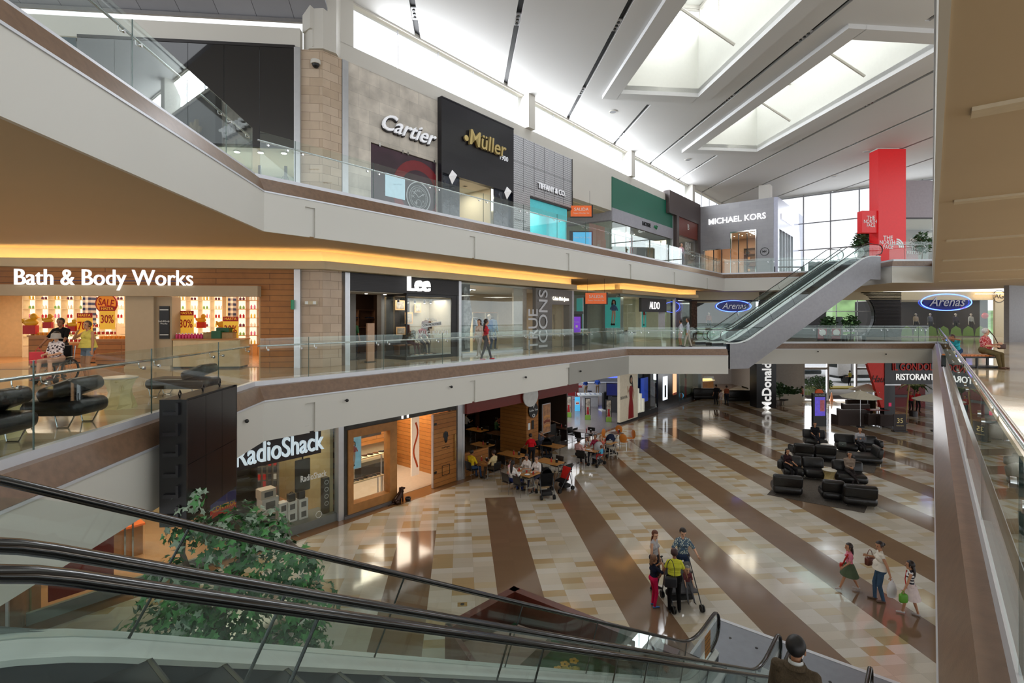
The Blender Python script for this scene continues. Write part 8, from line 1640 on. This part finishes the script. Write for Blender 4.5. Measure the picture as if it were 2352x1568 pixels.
m.build('dome_emblem', M('gift_white'), t)
t = thing('outdoor_shopfront', 'red and glass shopfront beside the tall red sign tower', 'shopfront', (27.2, 38, Z3), 0); part(t, 'grey_upper_wall', M('mid_grey_wall', (150, 144, 150), .5), (2.0, 9, 0, .3, 3.6, 6.4)); part(t, 'pane', SHOPGLASS, (2.0, 9, 0, .02, .1, 3.6)); part(t, 'frame', M('dark_bronze'), (2.0, 9, -.03, .05, 3.55, 3.65)); part(t, 'red_graphic', M('banner_red'), (2.1, 3.2, .3, .35, .2, 1.6)); room(t, 1.9, 9, .4, 5, 3.6, M('taupe_wall')); lampin(t, 5, 2, 3.5, 5, 3, 80)
text('ONLY\nFOR\nTHE\nRESTLESS', .3, M('gift_white'), t, (2.7, -.02, 1.5), .003, bold=.04, name='window_text')
t = thing('black_bench', 'low black bench frame behind the far top balustrade', 'bench', (AY(1812, 620, 42.4).x, 42.5, Z3), 0); part(t, 'seat', DARK, (-1.25, 1.25, -.2, .2, .38, .46)); part(t, 'leg', DARK, (-1.25, -1.15, -.2, .2, 0, .38), (1.15, 1.25, -.2, .2, 0, .38))
for i, px in enumerate((1865, 1881)): t = thing('waste_bin', ('left', 'right')[i]+' of the two grey bins behind the far top balustrade', 'bin', (AY(px, 620, 43).x, 43, Z3), 0); m = MB(); m.lathe([(.28, 0), (.28, .85), (.22, .9)], n=20); m.build('body', M('bin_grey', (96, 106, 110), .4), t, smooth=True); m = MB(); m.lathe([(.1, .9), (.12, .93)], n=12); m.build('lid', BLK, t)
# middle level: bench on the right, things on the bridge
bn = thing('wooden_bench', 'wooden slatted bench with a black frame on the right hand walkway', 'bench', G(2252, 846, Z2)+Vector((0, .35, 0)), -.05); WB = M('bench_wood', (196, 116, 56), .4, var=.15)
for i in range(12): part(bn, 'slat', WB, (-.75+.126*i, -.64+.126*i, -.28, .28, .40, .45))
part(bn, 'frame', BLK, (-.78, .78, -.28, -.24, .34, .40), (-.78, .78, .24, .28, .34, .4), (-.78, -.72, -.28, .28, 0, .06), (.72, .78, -.28, .28, 0, .06), (-.78, .78, -.26, .26, .02, .07)); [part(bn, 'leg', BLK, (x, x+.06, y, y+.05, .0, .36)) for x in (-.78, -.05, .72) for y in (-.28, .23)]
for px, l_ in ((1889, 'left round red and white sign on the bridge'), (1921, 'right round red and white sign on the bridge')):
    t = thing('round_sign', l_, 'sign', (AY(px, 780, 38.5).x, 38.5, Z2), 0); part(t, 'board', M('sign_wine', (150, 40, 60), .5), (-.33, .33, 0, .04, .1, .95)); m = MB(); m.T = Matrix.Translation((0, -.01, .6)) @ Matrix.Rotation(PI/2, 4, 'X'); m.cyl(0, 0, -.01, .01, .25, n=20); m.build('disc', M('gift_white'), t); part(t, 'foot', BLK, (-.3, .3, -.1, .14, 0, .1))
t = thing('grey_post', 'tall grey cylinder post between the two plants by the round window', 'post', (AY(1928, 770, 42).x, 42, Z2), 0); m = MB(); m.lathe([(.25, 0), (.25, 1.75), (.2, 1.8)], n=18); m.build('post', M('bin_grey'), t, smooth=True); m = MB(); m.lathe([(.3, 0), (.3, .05)], n=18); m.build('base', BLK, t)
for px, l_ in ((1915, 'left dark bench on the bridge'), (1962, 'right dark bench on the bridge')): t = thing('bridge_bench', l_, 'bench', (AY(px, 780, 38.0).x, 37.9, Z2), 0); part(t, 'seat', DARK, (-.75, .75, -.2, .2, .38, .44)); part(t, 'leg', DARK, (-.7, -.64, -.18, .18, 0, .38), (.64, .7, -.18, .18, 0, .38))
# sprinkler heads and fascia lamps
for px, py, l_ in ((565, 966, 0), (795, 919, 0), (1035, 888, 0), (1206, 866, 0), (1332, 852, 0), (1878, 807, 1), (2034, 813, 1)):
    y = (24931*.825/(2140-px)) if px < 1400 and px > 607 else (36 if px > 1500 else 12.4); c = AY(px, py, y-.06 if px > 1500 else y)
    if px < 1500 and px > 607: c = AY(px, py, 20580/(2140-px)-.08)
    if px < 607: b = onB(px, .04); c = Vector((b.x, b.y, fh(py, b.y)))
    t = thing('fascia_spotlight', 'tiny black spotlight on the white fascia of the middle level', 'spotlight', c, ANG if px < 1500 else 0, 'tiny spotlights on the middle fascia'); m = MB(); m.ball((0, -.05, 0), .05, n=8, m=6); m.build('head', BLK, t, smooth=True); m = MB(); m.tube([(0, -.05, 0), (0, .06, 0)], .015, 6); m.build('stem', BLK, t)
# ================================================================== PEOPLE
NV = .0095; FV = .02
def floral(key, a, b, s):
    m, n, l, bs = newmat(key); tc = n.new('ShaderNodeTexCoord'); v = n.new('ShaderNodeTexVoronoi'); v.inputs['Scale'].default_value = s; l.new(tc.outputs['Object'], v.inputs['Vector'])
    l.new(mixc(n, l, math_(n, l, 'LESS_THAN', v.outputs['Distance'], .42), lin(a), lin(b)), bs.inputs['Base Color']); bs.inputs['Roughness'].default_value = .8; return m
def striped(key, a, b, s):
    m, n, l, bs = newmat(key); tc = n.new('ShaderNodeTexCoord'); x = n.new('ShaderNodeSeparateXYZ'); l.new(tc.outputs['Object'], x.inputs[0])
    l.new(mixc(n, l, math_(n, l, 'LESS_THAN', math_(n, l, 'FRACT', math_(n, l, 'MULTIPLY', x.outputs[2], s)), .5), lin(a), lin(b)), bs.inputs['Base Color']); bs.inputs['Roughness'].default_value = .8; return m
def tube_part(t, pts, r, name, mat, n=8, **k): m = MB(); m.tube(pts, r, n, **k); return m.build(name, mat, t, smooth=True)
# group with the twin stroller
figure('girl with very long reddish hair and a grey sleeveless top', G(1503, 1352), -2.3, 1.56, 'f', skin='fair', top=(176, 176, 182), bottom=(60, 56, 62), sleeve=0, hair=(96, 48, 28), hairlen=.42, voxel=NV, leg=1, head=(-.4, .25))
figure('small child in a navy shirt and bright pink trousers', G(1501, 1392), -1.25, 1.27, 'f', kid=True, top=(30, 34, 52), bottom=(206, 30, 84), shoe=(60, 120, 190), hair=(110, 76, 54), hairlen=.1, voxel=NV, hands=[(-.12, .22, .95), (.1, .2, 1.02)])
figure('woman in a blue floral blouse pushing the twin stroller', G(1568, 1352), PI-.05, 1.63, 'f', 1.06, 'fair', topmat=floral('floral_blue', (70, 96, 120), (190, 200, 190), 26), bottom=(44, 56, 84), sleeve=.4, hair=(34, 24, 22), voxel=NV, hands=[(-.3, .3, 1.03), (.3, .3, 1.03)], head=(.1, .45))
w_ = figure('woman in a yellow shirt seen from behind with a black shoulder bag', G(1549, 1406), -.12, 1.56, 'f', 1.18, 'brown', top=(206, 206, 66), bottom=(18, 18, 20), sleeve=.3, hair=(58, 28, 30), voxel=NV, hands=[(-.3, .18, .8), (.32, .15, .84)], feet=[(-.11, .0, 0), (.12, .03, 0)])
b_ = handbag('black shoulder bag hanging at the back of the woman in yellow', pt(w_, -.13, -.2, .72), -.1, (28, 28, 34), .3, .24, .12, .42)
figure('toddler with a grey cap sitting in the twin stroller', (G(1566, 1388)+Vector((.12, -.05, .02))), PI, .85, kid=True, skin='fair', top=(110, 60, 66), bottom=(90, 92, 98), hair=(130, 128, 126), voxel=.012, pz=.56, feet=[(-.08, .28, .2), (.08, .3, .2)], hands=[(-.1, .2, .55), (.1, .2, .55)])
# walking trio
g_ = figure('girl in a pink shirt and green skirt walking with a red purse', G(1951, 1356), 1.35, 1.24, 'f', kid=True, top=(222, 130, 150), bottom=(90, 100, 80), leg=.2, sleeve=.35, shoe=(190, 180, 176), hair=(50, 40, 38), hairlen=.22, voxel=NV, feet=[(-.06, .26, 0), (.06, -.24, 0)], hands=[(-.16, .2, .68), (.2, -.1, .6)])
skirt(g_, .42, .7, .26, .13, cloth((84, 98, 76)), wave=.04); tube_part(g_, [(-.12, .08, 1.0), (-.02, .12, .8), (.14, .1, .62)], .02, 'purse_strap', M('sale_red')); m = MB(); m.rbox(.16, .1, .58, .1, .14, .14, .03); m.build('purse', M('sale_red'), g_, smooth=True)
h_ = figure('woman in a white sleeveless blouse and jeans walking with bags', G(2022, 1381), 1.2, 1.53, 'f', 1.12, 'tan', top=(226, 220, 208), bottom=(66, 90, 116), sleeve=.08, shoe=(96, 74, 60), hair=(36, 26, 26), bun=True, voxel=NV, feet=[(-.05, -.05, 0), (.07, .1, 0)], hands=[(-.28, -.16, .72), (.2, .22, 1.05)], head=(.4, .2))
skirt(h_, .84, 1.02, .215, .15, cloth((226, 220, 208)), 'blouse_hem', .03)
handbag('brown handbag on the arm of the woman in white', pt(h_, .27, .16, .78), .3, (104, 54, 38), .26, .2, .12, .2)
k_ = thing('plastic_bag', 'white plastic shopping bag carried by the woman in white', 'bag', pt(h_, -.3, -.16, .32), .4); m = MB(); m.tube([(0, 0, 0), (0, 0, .15), (0, 0, .3), (.02, 0, .4)], [.13, .15, .1, .02], 10, sy=.6, up=(0, 1, 0)); m.build('bag', M('bag_white', (224, 224, 228), .4), k_, smooth=True); tube_part(k_, [(.02, 0, .38), (0, 0, .44)], .012, 'handle', M('bag_white'))
i_ = figure('girl in a black and white striped top and pale skirt', G(2092, 1412), .9, 1.3, 'f', kid=True, topmat=striped('stripes', (230, 228, 228), (40, 42, 54), 14), bottom=(224, 206, 204), leg=.2, sleeve=0, shoe=(190, 184, 184), hair=(36, 26, 24), hairlen=.28, voxel=NV, feet=[(-.05, .16, 0), (.05, -.14, 0)], hands=[(-.26, .14, .62), (.26, -.06, .6)])
skirt(i_, .42, .74, .25, .13, cloth((226, 210, 208)), wave=.05); tube_part(i_, [(.1, .08, 1.03), (-.02, .11, .85), (-.14, .08, .68)], .012, 'bag_strap', M('sale_red'))
k_ = thing('green_bag', 'small bright green bag held by the girl in stripes', 'bag', pt(i_, -.28, .14, .36), 0); m = MB(); m.rbox(0, 0, .12, .2, .1, .22, .05); m.build('bag', M('bag_green', (96, 160, 50), .5), k_, smooth=True); tube_part(k_, [(-.05, 0, .22), (0, 0, .3), (.05, 0, .22)], .01, 'handle', M('bag_green'))
# man riding the escalator
TW = M('brown_tweed', (92, 78, 60), .9, var=.22, vs=60, bump=.25, bs=150); q = P(6.3, -1.15, 1.91)
a_ = figure('man in a brown tweed jacket seen from behind on the near escalator', q, ANG-PI/2, 1.8, 'm', 1.3, 'tan', topmat=TW, bottom=(40, 38, 40), sleeve=.97, hair=(26, 24, 25), voxel=.008, head=(-.15, .1), feet=[(-.12, .02, 0), (.1, -.02, 0)])
skirt(a_, .78, 1.06, .215, .17, TW, 'jacket_skirt'); m = MB(); m.lathe([(.078, 1.52), (.07, 1.565)], 0, .0, 18, cap=False); m.build('shirt_collar', M('gift_white'), a_, smooth=True); m = MB(); m.lathe([(.115, 1.49), (.086, 1.535), (.08, 1.53)], 0, -.005, 18, cap=False); m.build('jacket_collar', TW, a_, smooth=True)
# lounge sitters
SIT = dict(pz=.57, voxel=.013)
def sit(label, p, rz, h=1.7, **k):
    d = dict(SIT); d.update(k); return figure(label, (p[0], p[1], p[2] if len(p) > 2 else 0), rz, h, **d)
CROSS = [(-.1, .48, 0), (-.02, .62, .34)]; LAP = [(-.16, .3, .66), (.14, .3, .68)]; FLAT = [(-.13, .46, 0), (.13, .48, 0)]
sit('man in a black shirt sitting cross legged in the rear armchair', G(1872, 1024), RB, top=(28, 28, 32), bottom=(38, 38, 44), feet=CROSS, hands=LAP, py=-.05, shoe=(110, 90, 70)); sit('man in a pale grey shirt reading on the rear right sofa', G(1975, 1040), RB, skin='tan', top=(176, 174, 178), bottom=(44, 42, 44), feet=CROSS, hands=[(-.12, .32, .82), (.12, .32, .82)], bald=True, head=(0, .5), hair=(60, 56, 54)); bk_ = thing('folder', 'dark grey folder in the hands of the man in the pale shirt', 'folder', (G(1975, 1040)+Vector((-.13, -.36, .84))), RZ); part(bk_, 'cover', M('folder_grey', (100, 104, 112), .4), (-.2, .2, -.01, .01, -.13, .13)); part(bk_, 'page', M('gift_white'), (-.18, .18, .01, .014, -.11, .11))
sit('man in a khaki shirt with crossed legs in the front armchair', G(1951, 1108), RB, h=1.72, g=1.08, top=(142, 126, 112), bottom=(52, 46, 46), sleeve=.95, feet=[(.02, .52, 0), (-.16, .6, .18)], hands=[(-.05, .28, .72), (.05, .28, .74)], hair=(60, 52, 48)); sit('dark haired woman leaning on the left end of the front sofa', G(1808, 1096), RB+.6, h=1.6, sex='f', top=(50, 30, 34), bottom=(30, 28, 32), feet=FLAT, hands=LAP, hairlen=.3)
t = thing('briefcase', 'small grey green briefcase on the seat of the rear right sofa', 'bag', G(1938, 1046)+Vector((0, .1, .45)), RZ); m = MB(); m.rbox(0, 0, .12, .34, .1, .24, .02); m.build('body', M('case_grey', (84, 92, 88), .4), t, smooth=True); m = MB(); m.ball((0, -.055, .12), .025, n=8, m=6); m.build('clasp', STEEL, t)
# terrace
TF = TT
def at_(t, x, y, label, rz, **k): q = pt(t, x, y); return sit(label, q, t.rotation_euler[2]+rz, voxel=.014, **k)
TBH = [(-.16, .34, .8), (.16, .34, .8)]
at_(ta, 0, -.6, 'man in a bright yellow shirt sitting at the oak table', 0, top=(222, 190, 40), bottom=(54, 74, 108), hands=TBH, feet=FLAT, hair=(24, 20, 18), skin='brown'); at_(ta, .8, 0, 'woman in a cream shirt with a dark strap facing the man in yellow', PI/2, sex='f', top=(214, 196, 150), bottom=(70, 62, 52), hands=TBH, feet=FLAT, hair=(50, 34, 28))
at_(td_, .25, .6, 'woman in a white coat at the far side of the crowded table', PI, sex='f', top=(232, 226, 226), bottom=(70, 70, 90), sleeve=.6, hands=TBH, feet=FLAT, hair=(70, 46, 36), skin='fair', bun=True); at_(td_, -.3, .62, 'second woman in white at the far side looking down', PI, sex='f', top=(236, 232, 230), bottom=(60, 60, 80), sleeve=.5, hands=TBH, feet=FLAT, hair=(30, 22, 20), hairlen=.2, head=(0, .5)); at_(td_, -.1, -.62, 'woman in a white coat with a ponytail seen from behind', 0, sex='f', top=(238, 234, 232), bottom=(40, 54, 110), sleeve=.95, hands=TBH, feet=FLAT, hair=(28, 20, 20), hairlen=.32)
at_(td_, -.82, .1, 'small girl in a pink dress at the left end of the crowded table', -PI/2, h=1.2, sex='f', kid=True, pz=.55, top=(226, 180, 190), bottom=(200, 120, 140), hands=[(-.1, .25, .75), (.1, .25, .75)], feet=[(-.08, .3, .15), (.08, .3, .15)], hair=(36, 26, 24))
at_(te_, -.45, .6, 'small girl in a white top beside the family table', PI-.4, h=1.25, sex='f', kid=True, pz=.56, top=(230, 228, 228), bottom=(190, 150, 150), sleeve=0, hands=[(-.1, .2, .7), (.1, .2, .7)], feet=[(-.08, .3, .15), (.08, .3, .15)], hair=(84, 36, 30), hairlen=.15, skin='fair'); at_(te_, -.2, -.62, 'man in a pale pink shirt seen from behind at the family table', 0, top=(214, 168, 164), bottom=(40, 38, 42), sleeve=.95, hands=TBH, feet=FLAT, hair=(44, 36, 34), shoe=(150, 90, 60)); at_(te_, .35, .62, 'blonde woman in a coral top at the family table', PI, sex='f', top=(220, 120, 104), bottom=(70, 80, 110), sleeve=.1, hands=TBH, feet=FLAT, hair=(170, 120, 70), hairlen=.25, skin='fair')
at_(te_, .0, .66, 'woman in dark pink partly hidden at the family table', PI, sex='f', top=(180, 60, 90), bottom=(60, 60, 70), hands=TBH, feet=FLAT, hair=(60, 40, 34)) ; at_(te_, .78, -.1, 'toddler in light blue sitting at the end of the family table', PI/2, h=.95, kid=True, pz=.6, top=(90, 180, 220), bottom=(180, 60, 60), hands=[(-.08, .2, .75), (.08, .2, .75)], feet=[(-.06, .25, .3), (.06, .25, .3)], hair=(130, 80, 50), skin='fair')
at_(tj_, -.75, .0, 'grey haired man in a slate shirt beside the oak pillar', -PI/2, top=(92, 96, 112), bottom=(50, 50, 56), hands=[(-.16, .34, .8), (.1, .25, 1.15)], feet=FLAT, hair=(120, 116, 112))
figure('standing woman in a red shirt leaning over beside the terrace tables', G(1221, 1072), .3, 1.6, 'f', 1.15, top=(200, 24, 36), bottom=(36, 34, 38), hair=(50, 36, 36), voxel=.013, lean=.25, hands=[(-.25, .4, .9), (.2, .3, .95)])
for i, (x, y, r_, c, l_) in enumerate(((1140, 998, -1.2, (70, 110, 80), 'diner in a green shirt inside the dark restaurant'), (1153, 988, PI, (150, 90, 84), 'diner in a faded red shirt inside the dark restaurant'), (1164, 1000, 1.3, (130, 130, 134), 'diner in a grey shirt inside the dark restaurant'), (1070, 985, -.8, (180, 180, 180), 'diner in a white shirt far inside the dark restaurant'))):
    c_ = G(x, y, .0); c_ = G(x, y+12, 0); sit(l_, c_, r_, top=c, bottom=(40, 40, 44), feet=FLAT, hands=TBH, voxel=FV)
# elsewhere on the ground level
for px, py, rz, c, b, l_ in ((1346, 908, .6, (40, 70, 150), (150, 130, 100), 'clerk in a blue shirt leaning at the left of the service counter'), (1372, 906, -.3, (44, 76, 160), (140, 120, 96), 'clerk in a blue shirt at the right of the service counter')): figure(l_, G(px, py+2), rz, 1.7, top=c, bottom=b, voxel=FV, lean=.2, hands=[(-.2, .3, 1.0), (.2, .3, 1.0)])
figure('person in dark clothes walking away at the cafe, left of the child', G(1645, 929), .2, 1.68, top=(36, 34, 38), bottom=(34, 34, 38), voxel=FV); figure('small child in white walking between two adults at the cafe', G(1656, 930), .1, 1.25, kid=True, top=(206, 190, 190), bottom=(190, 180, 180), leg=.4, voxel=FV); figure('person in an orange brown top walking away at the cafe', G(1669, 930), -.1, 1.62, 'f', top=(150, 84, 60), bottom=(40, 44, 56), voxel=FV)
figure('guard in a yellow vest standing outside the entrance', G(1952, 887, .0), .4, 1.68, top=(178, 176, 70), bottom=(24, 26, 34), sleeve=.2, hair=(16, 16, 18), voxel=FV, hands=[(-.25, .2, 1.0), (.2, .2, 1.0)]); sit('person in a reddish shirt sitting by the entrance glass', G(1843, 923), .8, top=(140, 76, 66), bottom=(50, 50, 56), feet=FLAT, hands=LAP, voxel=FV)
for px, y, l_ in ((2092, 38.6, 'waiter in a red shirt on the left inside the restaurant booth'), (2108, 39.2, 'waiter in a red shirt on the right inside the restaurant booth')): figure(l_, (AY(px, 900, y).x, y, 0), PI, 1.68, top=(160, 26, 34), bottom=(30, 28, 30), voxel=FV)
# middle level
o = pt(bn, .42, -.05); sit('grey haired woman in a red floral blouse seated on the wooden bench', (o.x, o.y, Z2), -2.75, 1.64, sex='f', g=1.3, skin='fair', topmat=floral('floral_red', (176, 40, 50), (226, 170, 170), 30), bottom=(96, 84, 56), shoe=(90, 60, 44), sleeve=.45, feet=[(-.13, .42, 0), (.12, .46, 0)], hands=[(-.05, .32, .82), (.1, .3, .75)], hair=(206, 204, 204), head=(.7, 0), voxel=.009, pz=.60)
k_ = thing('shoulder_bag', 'brown shoulder bag across the woman in red', 'bag', (o.x+.30, o.y-.27, Z2+.66), 0); m = MB(); m.rbox(0, 0, .08, .26, .1, .18, .04); m.build('body', M('bag_brown', (70, 44, 36), .5), k_, smooth=True); tube_part(k_, [(-.1, 0, .14), (-.25, -.02, .4), (-.42, .0, .62)], .014, 'strap', M('bag_brown'))
o = pt(bn, -.45, .0); sit('girl in a turquoise shirt leaning sideways onto the balustrade', (o.x, o.y, Z2), 1.95, 1.4, sex='f', skin='brown', top=(60, 176, 196), bottom=(48, 72, 110), sleeve=.4, feet=[(-.1, .35, 0), (.1, .38, 0)], hands=[(-.12, .52, 1.0), (.1, .54, 1.0)], lean=.55, hair=(60, 42, 36), voxel=.009, pz=.57, kid=True)
figure('man in a black shirt pushing the wheelchair', (AY(140, 800, 14.6).x, 14.6, Z2), PI+.15, 1.7, g=1.1, skin='brown', top=(20, 20, 22), bottom=(60, 56, 54), leg=.5, hair=(24, 22, 22), hands=[(-.26, .35, .95), (.26, .35, .95)], voxel=.011)
y_ = figure('woman in a yellow camisole and denim shorts', (AY(202, 800, 14.2).x, 14.2, Z2), PI-.2, 1.62, 'f', 1.22, 'tan', top=(214, 200, 100), bottom=(120, 140, 160), sleeve=0, leg=.22, shoe=(210, 208, 206), hair=(90, 70, 56), hands=[(-.26, .1, .78), (.12, .2, 1.3)], voxel=.011); skirt(y_, .88, 1.1, .25, .17, cloth((214, 200, 100)), 'camisole_hem', .04)
wc = Vector((AY(130, 800, 13.55).x, 13.55, Z2)); t = thing('wheelchair', 'wheelchair with black wheels outside the candle shop', 'wheelchair', wc, PI+.1)
for s in (-1, 1):
    m = MB(); m.T = Matrix.Translation((s*.3, -.05, .31)) @ Matrix.Rotation(PI/2, 4, 'Y'); m.lathe([(.28, -.02), (.31, -.02), (.31, .02), (.28, .02)], n=28, cap=False); m.build('wheel', BLK, t); m = MB(); [m.tube([(s*.3, -.05, .31), (s*.3, -.05+.29*math.cos(a), .31+.29*math.sin(a))], .004, 4) for a in [PI*i/6 for i in range(12)]]; m.build('spokes', STEEL, t); m = MB(); m.T = Matrix.Translation((s*.24, .36, .08)) @ Matrix.Rotation(PI/2, 4, 'Y'); m.cyl(0, 0, -.015, .015, .08, n=14); m.build('caster', BLK, t); tube_part(t, [(s*.26, -.28, .95), (s*.26, -.22, .5), (s*.26, .25, .5), (s*.2, .4, .12)], .013, 'frame', STEEL); m = MB(); m.box(s*.17-.09, s*.17+.09, .36, .52, .1, .13); m.build('footrest', BLK, t)
m = MB(); m.rbox(0, 0, .48, .46, .44, .05, .02); m.build('seat', BLK, t); m = MB(); m.rbox(0, -.23, .74, .46, .04, .46, .02); m.build('backrest', BLK, t)
p_ = sit('person in a grey hat and black starred white top in the wheelchair', wc, PI+.1, 1.58, sex='f', g=1.15, skin='fair', topmat=floral('stars', (226, 218, 222), (60, 50, 60), 16), bottom=(190, 150, 130), leg=.5, shoe=(120, 40, 40), pz=.62, feet=[(-.15, .42, .13), (.15, .42, .13)], hands=[(-.1, .3, .74), (.1, .3, .74)], voxel=.011)
m = MB(); m.lathe([(.17, 1.345), (.11, 1.37), (.1, 1.47), (.06, 1.5), (0.0, 1.505)], 0, .02, 20, cap=False); hat = m.build('hat', M('hat_grey', (170, 166, 162), .8), p_, smooth=True); hat.location.z = -.19
k_ = thing('red_paper_bag', 'bright red paper bag held beside the wheelchair', 'bag', wc+Vector((-.5, .02, .5)), .2); m = MB(); m.box(-.17, .17, -.07, .07, 0, .3); m.build('bag', M('bag_red', (220, 50, 66), .5), k_); tube_part(k_, [(-.08, 0, .3), (0, 0, .42), (.08, 0, .3)], .008, 'handle', M('bag_red'))
figure('man in a green shirt browsing at the denim shop entrance', (AY(813, 800, 21.4).x, 21.4, Z2), -.4, 1.68, top=(70, 120, 80), bottom=(34, 34, 38), voxel=FV)
for px, py, rz, h, tp, bt, l_, hl in ((1101, 822, 2.6, 1.64, (206, 190, 180), (190, 184, 180), 'woman in a pale cardigan walking past the grey shopfront', .3), (1116, 827, -1.2, 1.66, (200, 60, 70), (96, 96, 100), 'woman in a red vest walking past the grey shopfront', .35)): figure(l_, G(px, py, Z2), rz, h, 'f', skin='fair', top=tp, bottom=bt, hair=(40, 26, 24), hairlen=hl, voxel=.013, feet=[(-.06, .24, 0), (.06, -.22, 0)], shoe=(190, 60, 70) if h > 1.65 else (220, 218, 216))
figure('man in a white shirt and pale trousers near the foot of the rising escalators', G(1580, 797, Z2), 1.3, 1.7, top=(190, 200, 214), bottom=(186, 180, 166), sleeve=.95, hair=(50, 36, 30), voxel=FV, feet=[(-.06, .2, 0), (.06, -.2, 0)]); figure('person in pale clothes left of the man in the white shirt', G(1564, 795, Z2), 1.0, 1.6, 'f', top=(200, 200, 212), bottom=(190, 150, 140), leg=.4, voxel=FV)
figure('bald man in a pink shirt at the top level balustrade', (AY(1565, 600, 37.6).x, 37.6, Z3), PI+.5, 1.68, top=(214, 166, 176), bottom=(120, 120, 116), sleeve=.95, bald=True, hair=(150, 140, 134), skin='fair', voxel=FV)
